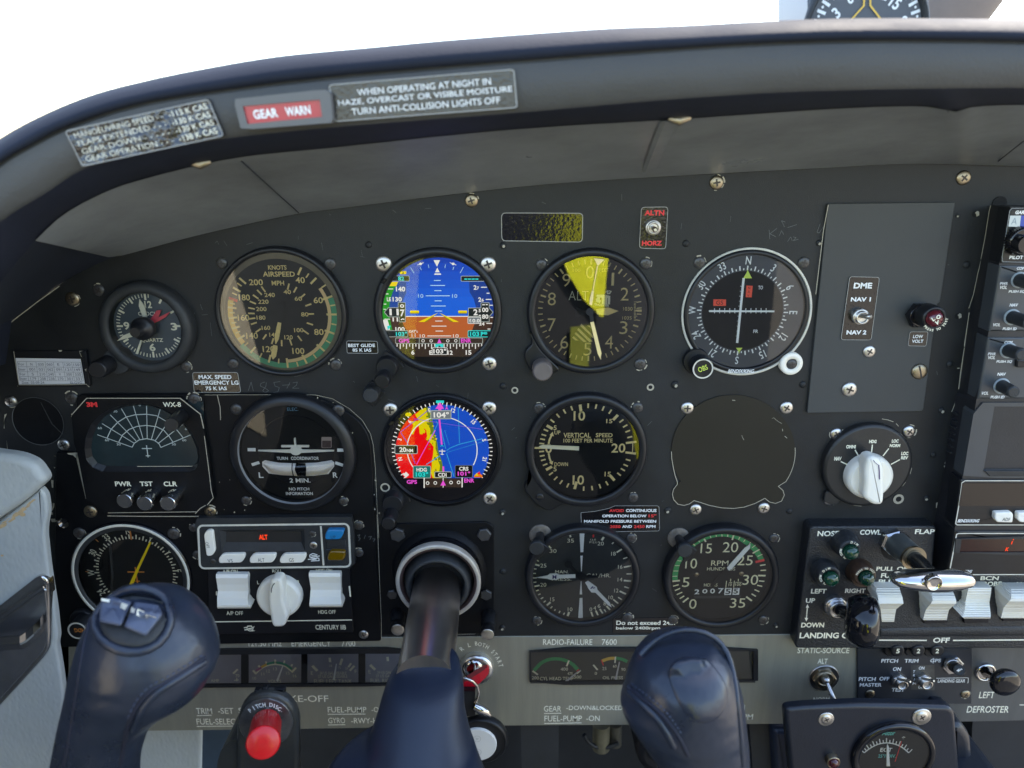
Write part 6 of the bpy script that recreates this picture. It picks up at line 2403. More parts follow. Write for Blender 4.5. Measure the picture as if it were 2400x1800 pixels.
# ADF
K9 = Cv(1860, 1200, 540 / 2212)
X9 = rx(K9)
t = Thing("direction_finder_receiver", "white-outlined receiver with dark display and ADF button", "radio", K8(2000, 1550))
FA = [K8(1553, 1365), (XR, K8(0, 1365)[1]), (XR, 1234), K9(1545, 138)]
t.part("face", facebox(PX, FA, r=3), M['bezel'])
mb = MB()
mb.strip(PX, [(XR, K8(0, 1378)[1]), K8(1600, 1380), K8(1570, 1400), K8(1540, 1620), K9(1556, 112), K9(1572, 124), (XR, K9(0, 124)[1])], 2.4, RE)
t.part("white_outline", mb, M['greyring'])
mb = MB()
mb.poly(PX, [K8(1570, 1405), (XR, K8(0, 1405)[1]), (XR, K8(0, 1640)[1]), K8(1535, 1640)], RE)
t.part("display", mb, mat("dark display", lin(22, 16, 18), .15))
mb = MB()
mb.text("BENDIX/KING", K9, (1578, 69, 1782, 100), RE, bold=.03, sh=.25)
t.part("lettering", mb, M['white'])
for x0, tx in ((1932, "ADF"), (2150, None)):
    mb = MB()
    mb.prism(K9, rpoly([(x0 + 5, 8), (x0 + 165, 2), (x0 + 180, 30), (x0 + 172, 104), (x0 + 25, 100), (x0, 70)], 14), HR, HR + .0035, .0008, steps=3)
    ob = t.part("button", mb, M['whiteknob'])
    if tx:
        mb = MB()
        mb.text(tx, K9, (2006, 56, 2080, 86), HR + .0037)
        t.part("lettering", mb, M['dialgrey'], parent=ob)
# DME readout
t = Thing("distance_readout", "receiver with lit red segments on a dark red display, behind the chrome handle", "radio", K9(2000, 380))
FD = [(1545, 178), (X9, 178), (X9, 612), (1470, 612)]
t.part("face", facebox(K9, FD, r=6, h0=HR - .014), M['bezel'])
mb = MB()
mb.strip(K9, [(X9, 206), (1585, 206), (1565, 215), (1500, 560), (1500, 602), (X9, 597)], 11, RE)
t.part("white_outline", mb, M['greyring'])
mb = MB()
mb.frame(K9, [(1560, 240), (X9, 225), (X9, 425), (1545, 425)], [(1615, 262), (X9 - 60, 250), (X9 - 60, 388), (1595, 388)], HR + .0012, HR, HR + .0003, 40)
t.part("display_bezel", mb, M['bezelgrey'])
mb = MB()
mb.poly(K9, [(1600, 250), (X9 - 50, 245), (X9 - 50, 395), (1585, 395)], HR + .0004)
t.part("display", mb, mat("dark red display", lin(44, 16, 12), .15))
mb = MB()
mb.text("K", K9, (2036, 340, 2066, 374), HR + .0006, bold=.04, sh=.15)
mb.line(K9, (2117, 242), (2108, 270), 9, HR + .0006)
mb.line(K9, (2101, 280), (2091, 310), 9, HR + .0006)
t.part("lit_segments", mb, redlit)
mb = MB()
mb.text("BENDIX/KING", K9, (1555, 556, 1712, 584), RE, bold=.03, sh=.25)
t.part("lettering", mb, M['white'])

# ------------------------------------------------------------------ landing gear and switch panel
HG = .012
t = Thing("switch_panel", "black grained panel lettered NOSE, COWL FLAP, LANDING GEAR and OFF", "switch panel", K9(1100, 750))
vinyl = leather("black grained plastic", lin(30, 32, 35), 900, .38, .5, .2, bdist=.0007, stretch=(1, 1, 2.2))
SPN = rpoly([(158, 140), (1372, 134), (1330, 608), (X9, 600), (X9, 1312), (12, 1312)], [50, 34, 30, 0, 0, 50], 6)
mb = MB()
mb.prism(K9, SPN, 0, HG, .0014, steps=4)
t.part("body", mb, vinyl)
mb = MB()
mb.tube([P(*K9(830, 1150), HG - .001), P(*K9(1500, 1138), HG - .001), P(*K9(X9, 1125), HG - .001)], [.004, .0045, .0045], 20, flat=((0, 1, 0), .45))
t.part("raised_rib", mb, vinyl)
HQ = HG + E
mb = MB()
for s_, b in (("NOSE", (230, 182, 436, 233)), ("COWL", (638, 170, 840, 219)), ("FLAP", (1166, 165, 1354, 212)), ("LEFT", (168, 738, 315, 783)), ("RIGHT", (495, 735, 692, 778)), ("UP", (118, 828, 206, 873)), ("DOWN", (74, 1062, 293, 1109)),
              ("LANDING G", (58, 1158, 522, 1213)), ("PULL OP", (795, 525, 1100, 565)), ("FU", (840, 588, 925, 632)), ("PU", (815, 648, 925, 693)), ("BCN", (1795, 615, 1970, 655)), ("STROBE", (1740, 668, 1996, 713)), ("LIGHTS", (2140, 672, 2370, 715)),
              ("OFF", (1340, 1206, 1498, 1256))):
    mb.text(s_, K9, b, HQ, bold=.03)
mb.line(K9, (820, 1230), (1278, 1233), 14, HQ)
mb.line(K9, (1530, 1233), (X9, 1215), 14, HQ)
mb.line(K9, (133, 905), (123, 1030), 9, HQ)
mb.poly(K9, [(133, 885), (150, 920), (117, 918)], HQ + 2e-5)
mb.poly(K9, [(122, 1050), (105, 1015), (140, 1018)], HQ + 2e-5)
t.part("lettering", mb, M['paint'])
for i, rw in enumerate(([(795, 1015, 722, 0.0190), (798, 1028, 770, 0.0240), (810, 1045, 820, 0.0280), (818, 1055, 880, 0.0300), (826, 1020, 905, 0.0260), (835, 985, 935, 0.0220), (842, 975, 985, 0.0190), (848, 965, 1055, 0.0160)],
                        [(1325, 1525, 750, 0.0190), (1330, 1545, 800, 0.0250), (1335, 1562, 850, 0.0290), (1318, 1560, 880, 0.0290), (1290, 1520, 912, 0.0240), (1270, 1492, 940, 0.0210), (1255, 1480, 985, 0.0180), (1243, 1470, 1038, 0.0160)],
                        [(1680, 1900, 728, 0.0200), (1668, 1895, 780, 0.0190), (1655, 1885, 840, 0.0170), (1648, 1880, 870, 0.0170), (1645, 1885, 920, 0.0200), (1635, 1892, 980, 0.0250), (1622, 1892, 1010, 0.0280), (1640, 1888, 1024, 0.0250)],
                        [(2085, 2290, 728, 0.0190), (2090, 2300, 780, 0.0250), (2090, 2318, 832, 0.0290), (2070, 2312, 858, 0.0290), (2035, 2280, 895, 0.0240), (2015, 2260, 925, 0.0210), (2005, 2245, 965, 0.0180), (1990, 2235, 1020, 0.0160)])):
    mb = MB()
    lab = ("first white rocker, pressed at the top", "second white rocker", "third white rocker, ribbed and pressed at the bottom", "fourth white rocker at the right edge")[i]
    fine = []
    ribs = (i == 2)
    for (a, b) in zip(rw, rw[1:]):
        n_ = max(1, int((b[2] - a[2]) / 9)) if (ribs or a[3] <= .0265) else 1
        for j in range(n_):
            u = j / n_
            rr_ = tuple(a[q_] + (b[q_] - a[q_]) * u for q_ in range(4))
            if n_ > 1:
                rr_ = rr_[:3] + (rr_[3] + (.0005 if j % 2 else 0),)
            fine.append(rr_)
    fine.append(rw[-1])
    mb.rows(K9, fine, HG - .001)
    t.part("rocker_switch", mb, M['switchwhite'], label=lab)
for x0, x1, y0, y1 in ((1240, 1490, 1035, 1075), (1625, 1885, 1020, 1072), (1995, 2260, 1015, 1055)):
    mb = MB()
    mb.prism(K9, rpoly([(x0 + 5, y0), (x1, y0), (x1 - 12, y1 - 6), (x0 + 10, y1)], 12), HG, HG + .0022, .0006)
    t.part("switch_frame", mb, M['gloss'])
lens = mat("dark green lens", lin(14, 48, 38), .12, coat=.5, var=.5, vscale=120, vcol=lin(10, 70, 48))
for (bx, by), (fx, fy), (lx, ly), txt, rev in (((498, 305), (540, 368), (556, 395), 0, False), ((300, 580), (345, 618), (365, 648), 0, False), ((640, 580), (688, 620), (708, 645), 1, True)):
    mb = MB()
    mb.knob(K9, (bx, by), [(128, HG), (128, HG + .002), (118, HG + .008), (112, HG + .009)], HG + .003, 72, knurl=.03, kseg=(1, 2))
    mb.knob(K9, (fx, fy), [(108, HG + .007), (106, HG + .0125), (98, HG + .0138), (72, HG + .0138), (72, HG + .012)], HG + .0135, 60)
    ob = t.part("indicator_lamp", mb, mat("lamp bronze", lin(70, 52, 40), .4, bump=.1) if rev else M['bezelgrey'])
    mb = MB()
    mb.knob(K9, (lx, ly), [(74, HG + .012), (72, HG + .015), (60, HG + .0168), (35, HG + .018), (8, HG + .0184)], HG + .015, 40)
    t.part("lens", mb, lens, parent=ob)
    mb = MB()
    if rev:
        mb.arctext("PRESS TO TEST", K9, (fx, fy), 86, -75, 60, 20, HG + .0140, 0, .03)
    else:
        mb.arctext("DIM", K9, (fx, fy), 86, -48 if fx < 400 else 5, -10 if fx < 400 else 45, 24, HG + .0140, 0, .03)
        mb.arctext("PRESS TO TEST", K9, (fx, fy), 88, 275, 150, 22, HG + .0140, 0, .03, True)
    t.part("lettering", mb, M['ivory'], parent=ob)

# gear lever: metal bushing and black wheel knob
t = Thing("gear_lever", "landing gear lever with glossy black wheel-shaped knob and steel bushing", "lever", K9(410, 915), HG)
mb = MB()
mb.knob(K9, (408, 915), [(112, HG), (112, HG + .003), (100, HG + .004), (92, HG + .004), (88, HG + .007), (70, HG + .008), (60, HG + .007)], HG + .003, 48)
t.part("bushing", mb, M['steel'])
mb = MB()
c = Vector(P(*K9(660, 1040), HG + .030))
p0 = Vector(P(*K9(420, 930), HG + .006))
mb.tube([p0, p0 * .4 + c * .6, c], [.004, .0055, .006], 20)
t.part("stem", mb, M['gloss'])
ax = Vector((.93, -.36, .02)).normalized()
mb = MB()
u = Vector((0, 0, 1))
u = (u - ax * u.dot(ax)).normalized()
w = ax.cross(u)
prof = [(.0, -.0105), (.0095, -.0105), (.0135, -.0095), (.0150, -.0075), (.0165, -.005), (.0178, -.0015), (.0178, .003), (.0165, .0068), (.0135, .0092), (.009, .0105), (.004, .011), (.0005, .0111)]
rr = []
for r_, x_ in prof:
    rr.append([tuple(c + ax * x_ + (u * cos(2 * pi * i / 48) + w * sin(2 * pi * i / 48)) * max(r_, .0002)) for i in range(48)])
mb.loft(rr, closed=True)
t.part("wheel_knob", mb, M['gloss'])

# cowl flap pull handle
t = Thing("cowl_flap_handle", "polished chrome T-handle on a grey rod between the words COWL and FLAP", "pull handle", K9(980, 290), HG)
mb = MB()
a_, b_ = AB(*K9(965, 292), HG + .004)
kk = mpp(*K9(965, 292), HG) * K9.s
mb.prismab([(a_ + 128 * kk * cos(i * pi / 3 + .3), b_ + 128 * kk * sin(i * pi / 3 + .3)) for i in range(6)], HG, HG + .006, .0012)
t.part("hex_nut", mb, M['chrome'])
mb = MB()
mb.knob(K9, (990, 330), [(150, HG), (150, HG + .0004)], HG, 40)
t.part("dark_seal", mb, M['hole'])
p0, p1, p2 = Vector(P(*K9(985, 300), HG + .004)), Vector(P(*K9(1150, 440), HG + .026)), Vector(P(*K9(1330, 620), HG + .050))
mb = MB()
mb.tube([p0, p1], [.0085, .0080], 40)
t.part("sleeve", mb, mat("grey anodised sleeve", lin(96, 100, 98), .4, .6, bump=.1, var=.2))
dd = (p1 - p0).normalized()
mb = MB()
mb.tube([p1 - dd * .001, p1 + dd * .0012], [.0082, .0082], 40)
mb.tube([p1 + dd * .001, p1 + dd * .0020], [.0066, .0062], 40)
t.part("collar", mb, M['brass'])
mb = MB()
mb.tube([p1, p2], [.0056, .0050], 32)
t.part("rod", mb, mat("dark rod", lin(70, 70, 68), .25, .8))
HT = HG + .054
mb = MB()
xs = [930, 945, 985, 1080, 1200, 1330, 1450, 1580, 1670, 1705, 1722]
tp = [622, 595, 578, 570, 562, 560, 562, 568, 578, 595, 625]
bt = [640, 668, 695, 720, 738, 748, 745, 728, 705, 680, 645]
rr = []
for x, a, b in zip(xs, tp, bt):
    y0 = Vector(P(*K9(x, a), HT))
    y1 = Vector(P(*K9(x, b), HT))
    cc_ = (y0 + y1) / 2
    hz = (y0 - y1).length / 2
    rg = []
    for i in range(28):
        q_ = 2 * pi * i / 28
        rg.append((cc_.x, cc_.y + .011 * (hz / .0105) ** .6 * cos(q_), cc_.z + hz * sin(q_)))
    rr.append(rg)
mb.loft(rr, closed=True)
mb.add(rr[0], [tuple(range(28))])
mb.add(rr[-1], [tuple(range(28))])
t.part("handle_bar", mb, M['chrome'])
mb = MB()
hE = HT + .0112
mb.knob(K9, (1352, 688), [(78, hE - .004), (78, hE), (70, hE + .0004), (66, hE - .0002), (20, hE)], hE, 40)
ob = t.part("round_emblem", mb, M['chrome'])

# ------------------------------------------------------------------ lower grey panel
K10 = Cv(440, 1440, T48)
K11 = Cv(860, 1440, T48)
K12 = Cv(1200, 1440, T48)
K13 = Cv(1560, 1440, T48)
K15 = Cv(1920, 1440, T48)
HLo = .0008
lp = Thing("lower_panel", "brushed grey lower panel with engraved take-off and landing checklist", "panel", PX(1000, 1600))
brushed = mat("brushed grey sheet", lin(134, 131, 118), .4, .25, var=.18, vscale=14, vcol=lin(152, 148, 130), bump=.12, bscale=90, stretch=(9, 1, .7), rvar=.08)
mb = MB()
mb.prism(PX, [(160, 1498), (900, 1494), (1860, 1487), (2030, 1486), (2030, 1690), (1850, 1697), (1200, 1701), (700, 1709), (160, 1716)], -.006, HLo, .0004)
lp.part("sheet", mb, brushed)
mb = MB()
mb.prism(PX, [(2009, 1486), (2800, 1480), (2800, 1680), (2240, 1692), (2009, 1692)], -.006, HLo + .0006, .0002)
lp.part("right_sheet", mb, mat("dark grey sheet", lin(84, 84, 82), .42, .2, var=.15, vscale=12, bump=.1, bscale=90, stretch=(6, 1, 1)))
h = HLo + E
mb = MB()
for s_, b in (("121.50 MHz", (655, 278, 1012, 346)), ("EMERGENCY", (1120, 282, 1545, 346)), ("7700", (1660, 282, 1810, 346)), ("TAKE-OFF", (930, 875, 1520, 945)), ("TRIM", (92, 1012, 262, 1075)), ("-SET", (325, 1010, 495, 1073)), ("FUEL-SELEC", (95, 1126, 515, 1190)),
              ("FUEL-PUMP", (1512, 1000, 1930, 1060)), ("-ON", (1985, 1000, 2115, 1056)), ("GYRO", (1518, 1116, 1700, 1176)), ("-RWY-H", (1765, 1118, 2050, 1178)), ("S", (548, 1008, 590, 1070)), ("T", (1178, 1118, 1204, 1178))):
    mb = MB()
    mb.text(s_, K10, b, h, bold=.005)
    lp.part('lettering', mb, M['paint'])
for a, b in (((100, 1094), (258, 1090)), ((96, 1210), (515, 1206)), ((1512, 1079), (1922, 1076)), ((1514, 1194), (1702, 1191))):
    mb = MB()
    mb.line(K10, a, b, 10, h)
    lp.part('underline', mb, M['paint'])
for s_, b in (("RADIO-FAILURE", (335, 268, 868, 330)), ("7600", (970, 267, 1132, 330)), ("GEAR", (345, 988, 532, 1050)), ("-DOWN&LOCKED (3", (588, 985, 1275, 1048)), ("FUEL-PUMP", (350, 1094, 755, 1156)), ("-ON", (803, 1092, 947, 1152))):
    mb = MB()
    mb.text(s_, K12, b, h, bold=.005)
    lp.part('lettering', mb, M['paint'])
for a, b in (((348, 1070), (534, 1067)), ((348, 1178), (750, 1171))):
    mb = MB()
    mb.line(K12, a, b, 10, h)
    lp.part('underline', mb, M['paint'])
for s_, b in (("H", (815, 978, 856, 1034)), ("RPM", (785, 1076, 944, 1136)), ("STATIC-SOURCE", (1425, 358, 1985, 420)), ("ALT", (1643, 478, 1750, 532)), ("NORM.", (1595, 893, 1785, 950))):
    mb = MB()
    mb.text(s_, K13, b, h, bold=.015)
    lp.part('lettering', mb, M['paint'])
for s_, b in (("LEFT", (1730, 836, 1895, 904)), ("DEFROSTER", (1598, 990, 2050, 1062))):
    mb = MB()
    mb.text(s_, K15, b, h + .0006, bold=.01)
    lp.part('lettering', mb, M['paint'])
mb = MB()
mb.line(K15, (2165, 978), (2600, 976), 11, h + .0006)
for s_, x, y, an in (("R", 1025, 372, -35), ("L", 1104, 330, -12)):
    mb.textr(s_, AB(*K11(x, y), h), 52 * T48 * mpp(*K11(x, y)), an, h, 0, .01, .85)
for s_, pts in (("BOTH", ((1180, 314, -3), (1220, 322, 7), (1262, 334, 17), (1300, 352, 27))), ("START", ((1362, 402, 42), (1386, 433, 50), (1412, 470, 58), (1432, 512, 66), (1446, 552, 74)))):
    for ch, (x, y, an) in zip(s_, pts):
        mb.textr(ch, AB(*K11(x, y), h), 50 * T48 * mpp(*K11(x, y)), an, h, 0, .01, .75)
lp.part("engraved_lettering", mb, M['paint'])

# gauge windows
gw = mat("gauge cluster face", lin(140, 140, 150), .5, var=.15, vscale=20)  # face lightened and blued in place of a mirrored blue glare
gwd = mat("gauge cluster dark face", lin(52, 54, 52), .5, var=.15)
t = Thing("fuel_gauge_cluster", "long window of small gauges with volts and left and right fuel tanks", "gauge cluster", PX(620, 1565))
mb = MB()
mb.frame(PX, [(330, 1524), (905, 1520), (1000, 1520), (1000, 1608), (330, 1613)], [(345, 1536), (905, 1532), (990, 1532), (990, 1602), (345, 1606)], .0030, HLo, .0012, 60)
t.part("frame", mb, M['bezel'])
mb = MB()
mb.poly(PX, [(340, 1530), (995, 1527), (995, 1605), (340, 1610)], .0013)
t.part("face", mb, gw)
mb = MB()
for x0, x1 in ((565, 582), (706, 720), (840, 856)):
    mb.prism(PX, [(x0, 1530), (x1, 1530), (x1, 1608), (x0, 1608)], .0013, .0019)
t.part("divider", mb, M['bezel'])
h = .0015
ln = lambda a, b, w: mb.line(K10, a, b, w, h)
mb = MB()
for a, b, w in (((490, 640), (540, 592), 22), ((705, 605), (740, 645), 24), ((945, 488), (945, 535), 22), ((845, 508), (850, 540), 18), ((1045, 498), (1040, 528), 18), ((765, 552), (780, 575), 22), ((1118, 560), (1130, 538), 18), ((1125, 625), (1170, 575), 22),
                ((1345, 555), (1400, 610), 32), ((1533, 468), (1538, 515), 26), ((1668, 478), (1645, 548), 26), ((1765, 528), (1735, 570), 22), ((1800, 555), (1750, 608), 24), ((1970, 545), (2025, 598), 32), ((2158, 458), (2162, 505), 26), ((500, 712), (550, 708), 10), ((530, 685), (530, 722), 10)):
    ln(a, b, w)
for s_, b in (("70", (515, 645, 558, 678)), ("10", (702, 675, 738, 705)), ("11", (795, 628, 826, 660)), ("12", (850, 595, 888, 628)), ("13", (925, 572, 964, 605)), ("15", (1063, 620, 1100, 650)), ("16", (1138, 648, 1176, 680)), ("VOLTS", (865, 705, 1008, 738)),
              ("E", (1330, 615, 1352, 652)), ("F", (1803, 598, 1828, 636)), ("34 US GAL USEABLE", (1425, 618, 1715, 650)), ("27 US GAL USEABLE", (1408, 655, 1725, 686)), ("FUEL LEFT TANK", (1365, 702, 1775, 746)), ("E", (1953, 600, 1976, 638)),
              ("34 US GAL USEABLE", (2048, 612, 2340, 642)), ("27 US GAL USEABLE", (2032, 650, 2350, 680)), ("FUEL RIGHT TANK", (1975, 695, 2400, 738)), ("AMP", (250, 700, 340, 732)), ("1/4", (1528, 542, 1558, 570)), ("1/2", (1625, 560, 1652, 585)), ("3/4", (1702, 570, 1732, 598))):
    mb.text(s_, K10, b, h, bold=.0)
arcp = [(735, 640), (790, 590), (850, 557), (945, 540), (1040, 557), (1090, 590), (1135, 628)]
mb.strip(K10, resample(arcp, 24), 16, h)
t.part("scale_marks", mb, M['ivory'])
for nm, pts, mt in (("caution_arc", [(738, 608), (795, 575)], mat("pink arc", lin(170, 110, 150), .6)), ("caution_arc", [(795, 570), (850, 540)], M['yellowarc']), ("green_arc", [(850, 540), (900, 525), (945, 520), (1040, 535), (1125, 590)], M['tealarc'])):
    mb = MB()
    mb.strip(K10, resample(pts, 12), 26, h + 2e-5 if nm != "green_arc" else h)
    t.part(nm, mb, mt)
for p in ([(1032, 560), (1018, 562), (955, 715), (975, 730)], [(1610, 535), (1600, 535), (1565, 708), (1588, 712)]):
    mb = MB()
    mb.prism(K10, p, .0020, .0024)
    t.part("needle", mb, M['white'])
mb = MB()
mb.poly(PX, [(338, 1528), (998, 1525), (998, 1606), (338, 1611)], .0027)
t.part("cover_glass", mb, M['glass'])

t = Thing("oil_gauge_cluster", "window of small gauges with cylinder head temperature and oil pressure", "gauge cluster", PX(1510, 1563))
mb = MB()
mb.frame(PX, rpoly([(1241, 1520), (1777, 1519), (1777, 1603), (1241, 1606)], 7), [(1244, 1529), (1766, 1526), (1766, 1594), (1246, 1598)], .0030, HLo, .0012, 80)
t.part("frame", mb, M['bezel'])
mb = MB()
mb.poly(PX, [(1243, 1525), (1770, 1522), (1770, 1600), (1243, 1602)], .0013)
t.part("face", mb, gwd)
mb = MB()
for a, b, w in (((222, 610), (280, 652), 20), ((615, 498), (590, 560), 18), ((700, 640), (742, 604), 16), ((878, 545), (925, 600), 18), ((1118, 455), (1112, 525), 16)):
    mb.line(K12, a, b, w, h)
for s_, b in (("200", (215, 668, 290, 702)), ("CYL HEAD TEMP", (302, 675, 665, 712)), ("400", (525, 575, 605, 608)), ("475", (598, 625, 655, 655)), ("500", (672, 660, 748, 692)), ("0", (893, 622, 918, 652)), ("25", (975, 568, 1020, 602)), ("60", (1090, 545, 1130, 575)), ("90", (1180, 578, 1225, 610)), ("OIL PRESS", (980, 668, 1198, 700))):
    mb.text(s_, K12, b, h)
t.part("scale_marks", mb, M['ivory'])
for nm, pts, mt, w in (("green_arc", [(238, 608), (310, 530), (390, 490), (480, 480), (570, 495), (650, 535), (710, 598)], mat("gauge green", lin(46, 150, 88), .55), 40), ("yellow_arc", [(975, 502), (1040, 480), (1112, 472)], M['yellowarc'], 38), ("green_arc", [(1122, 472), (1190, 485), (1245, 510)], mat("gauge green", lin(46, 150, 88), .55), 38),
                       ("red_line", [(700, 618), (725, 598)], M['redink'], 22), ("red_line", [(965, 492), (988, 550)], M['redink'], 12)):
    mb = MB()
    mb.strip(K12, resample(pts, 16), w, h - 3e-5 if w > 30 else h + 3e-5)
    t.part(nm, mb, mt)
for p in ([(745, 600), (700, 625), (555, 735), (568, 752)], [(1168, 515), (1155, 515), (1112, 702), (1130, 705)]):
    mb = MB()
    mb.prism(K12, p, .0020, .0024)
    t.part("needle", mb, mat("silver needle", lin(190, 190, 196), .3, .5))
mb = MB()
mb.poly(PX, [(1243, 1525), (1770, 1522), (1770, 1600), (1243, 1602)], .0027)
t.part("cover_glass", mb, M['glass'])

# static source toggle
t = Thing("static_source_switch", "large steel toggle on round washer between ALT and NORM", "toggle switch", K13(1712, 690))
mb = MB()
mb.knob(K13, (1712, 688), [(163, HLo), (163, HLo + .001), (156, HLo + .0013)], HLo + .001, 56)
t.part("washer", mb, M['steel'])
mb = MB()
a_, b_ = AB(*K13(1715, 695), .003)
kk = mpp(*K13(1715, 695), .003) * T48
mb.prismab([(a_ + 126 * kk * cos(i * pi / 3 + .1), b_ + 126 * kk * sin(i * pi / 3 + .1)) for i in range(6)], .001, .005, .0008)
mb.knob(K13, (1725, 705), [(98, .005), (92, .0075), (78, .008), (70, .007)], .0075, 40)
t.part("hex_nut", mb, M['brass'])
mb = MB()
p0, p1 = Vector(P(*K13(1735, 712), .0095)), Vector(P(*K13(1822, 945), .020))
mb.tube([p0 + Vector((0, .006, 0)), p0 + Vector((0, .004, 0)), p0, p0 - Vector((0, .002, 0)), p0 - Vector((0, .0025, 0))], [.002, .0030, .0031, .0018, .0004], 24)
mb.tube([p0, p0 * .5 + p1 * .5, p0 * .08 + p1 * .92, p1], [.0012, .0018, .0022, .0014], 20)
t.part("lever", mb, M['steel'])

# ignition switch, key and fob
t = Thing("ignition_switch", "bright ring ignition switch marked L BOTH START", "ignition switch", K11(1185, 600))
mb = MB()
mb.knob(K11, (1183, 600), [(186, HLo), (186, .004), (176, .006), (150, .0066), (118, .0066), (112, .0055)], .005, 64)
t.part("ring", mb, mat("satin aluminium", (.72, .71, .69, 1), .28, 1.0, var=.2, vscale=60))
mb = MB()
mb.knob(K11, (1150, 595), [(122, .005), (122, .0068), (112, .007), (106, .0066)], .0068, 48)
t.part("barrel_rim", mb, M['gloss'])
mb = MB()
mb.knob(K11, (1148, 590), [(108, .006), (104, .0078), (60, .0084), (10, .0086)], .0075, 48)
t.part("barrel", mb, M['chrome'])
t = Thing("ignition_key", "key with red plastic head turned in the ignition switch", "key", K11(1180, 640), .008)
mb = MB()
q = [(960, 760), (1030, 705), (1180, 602), (1265, 550), (1300, 538), (1322, 562), (1316, 605), (1278, 655), (1190, 735), (1110, 785), (1030, 825), (960, 850)]
qa = [P(*K11(x, y), .018) for x, y in q]
dv = Vector((.0, -.0035, .0))
mb.add(qa + [tuple(Vector(p) + dv) for p in qa], [tuple(range(len(q)))] + [tuple(range(len(q), 2 * len(q)))] + [(i, (i + 1) % len(q), (i + 1) % len(q) + len(q), i + len(q)) for i in range(len(q))])
t.part("head", mb, mat("red key plastic", lin(190, 18, 40), .3, coat=.3, var=.15, vscale=60))
mb = MB()
mb.poly(K11, [(965, 760), (1040, 690), (1180, 598), (1265, 546), (1296, 548), (1272, 596), (1180, 655), (1060, 728), (965, 790)], .0218)
t.part("upper_face", mb, mat("dull red top", lin(120, 44, 50), .4))
mb = MB()
mb.tube([P(*K11(1160, 605), .006), P(*K11(1170, 640), .02)], [.0016, .0016], 10, flat=((1, 0, 0), .6))
t.part("blade", mb, M['steel'])
t = Thing("key_fob", "round black key fob with white disc hanging from the red key", "key fob", K11(1230, 1400), .03)
mb = MB()
mb.tube([P(*K11(x, y), hh) for x, y, hh in ((1010, 690, .030), (1070, 690, .031), (1140, 720, .030), (1190, 770, .028), (1212, 840, .028), (1195, 910, .029), (1165, 955, .030))], .0011, 10)
t.part("wire_ring", mb, M['chrome'])
mb = MB()
mb.rows(K11, [(1020, 1170, 830, .027), (1010, 1165, 960, .029), (1000, 1170, 1100, .031)], .022)
t.part("strap", mb, M['bezel'])
mb = MB()
mb.tube([P(*K11(x, y), .031) for x, y in ((1155, 985), (1215, 1015), (1290, 1055), (1330, 1095))], [.003, .0036, .003, .0015], 16)
t.part("clasp", mb, M['chrome'])
mb = MB()
mb.knob(K11, (1232, 1375), [(285, .026), (298, .029), (285, .032), (262, .0335), (248, .032)], .032, 64)
t.part("disc", mb, M['bezel'])
mb = MB()
mb.knob(K11, (1190, 1412), [(212, .0322), (210, .0338), (203, .0342)], .034, 64)
ob = t.part("white_disc", mb, mat("white plastic disc", lin(228, 228, 224), .35, bump=.3, bscale=60, bdist=.002))
mb = MB()
hh = .0344
mb.ring(K11, (1190, 1345), 36, 41, hh, 40)
mb.ring(K11, (1194, 1488), 38, 43, hh, 40)
mb.textr("A", AB(*K11(1190, 1345), hh), 34 * T48 * mpp(*K11(1190, 1345)), 80, hh)
mb.textr("42", AB(*K11(1194, 1488), hh), 34 * T48 * mpp(*K11(1190, 1345)), 80, hh)
t.part("moulded_marks", mb, mat("pale grey mark", lin(196, 196, 192), .5), parent=ob)

# label plate and two knobs behind the column
t = Thing("trim_placard", "black placard ending in G, half hidden behind the yoke column", "placard", KH(1250, 1400))
mb = MB()
mb.prism(KH, rpoly([(900, 1180), (1420, 1180), (1435, 1585), (900, 1590)], 30), 0, .0006)
t.part("foil", mb, pl_black)
mb = MB()
mb.strip(KH, [(1408, 1190), (1425, 1540), (1420, 1570), (1395, 1582), (1000, 1585)], 7, .0008)
t.part("border_line", mb, pl_edge)
mb = MB()
mb.text("S", KH, (1345, 1282, 1378, 1318), .0008, bold=.03)
mb.text("G", KH, (1218, 1475, 1258, 1518), .0008, bold=.03)
t.part("lettering", mb, M['white'])
for base, cap, hk, lab in (((400, 1330), (398, 1528), .026, "knurled black knob with spun silver cap at the left of the yoke column"), ((1578, 1335), (1562, 1590), .030, "knurled black knob with spun silver cap at the right of the yoke column")):
    t = Thing("dimmer_knob", lab, "knob", KH(*base), 0, "silver-capped knobs beside the yoke column")
    mb = MB()
    a, b = Vector(P(*KH(*base), .001)), Vector(P(*KH(*cap), hk))
    n_ = 48
    rr = []
    for f_, r_ in ((0, .0054), (.02, .0056), (.6, .0052), (.62, .0046), (.68, .0046), (.7, .0050), (.97, .0049), (1, .0045)):
        cc_ = a.lerp(b, f_)
        rr.append([(cc_.x + r_ * (1 - .05 * (i % 2) * (f_ < .65)) * cos(2 * pi * i / n_), cc_.y, cc_.z + r_ * (1 - .05 * (i % 2) * (f_ < .65)) * sin(2 * pi * i / n_)) for i in range(n_)])
    mb.loft(rr, closed=True)
    t.part("body", mb, M['bezel'])
    mb = MB()
    mb.lathe((b.x, b.z), [(.0046, hk - .0006), (.0044, hk + .0003), (.0042, hk + .0004), (.001, hk + .00025)], 40)
    t.part("silver_cap", mb, M['silver'])

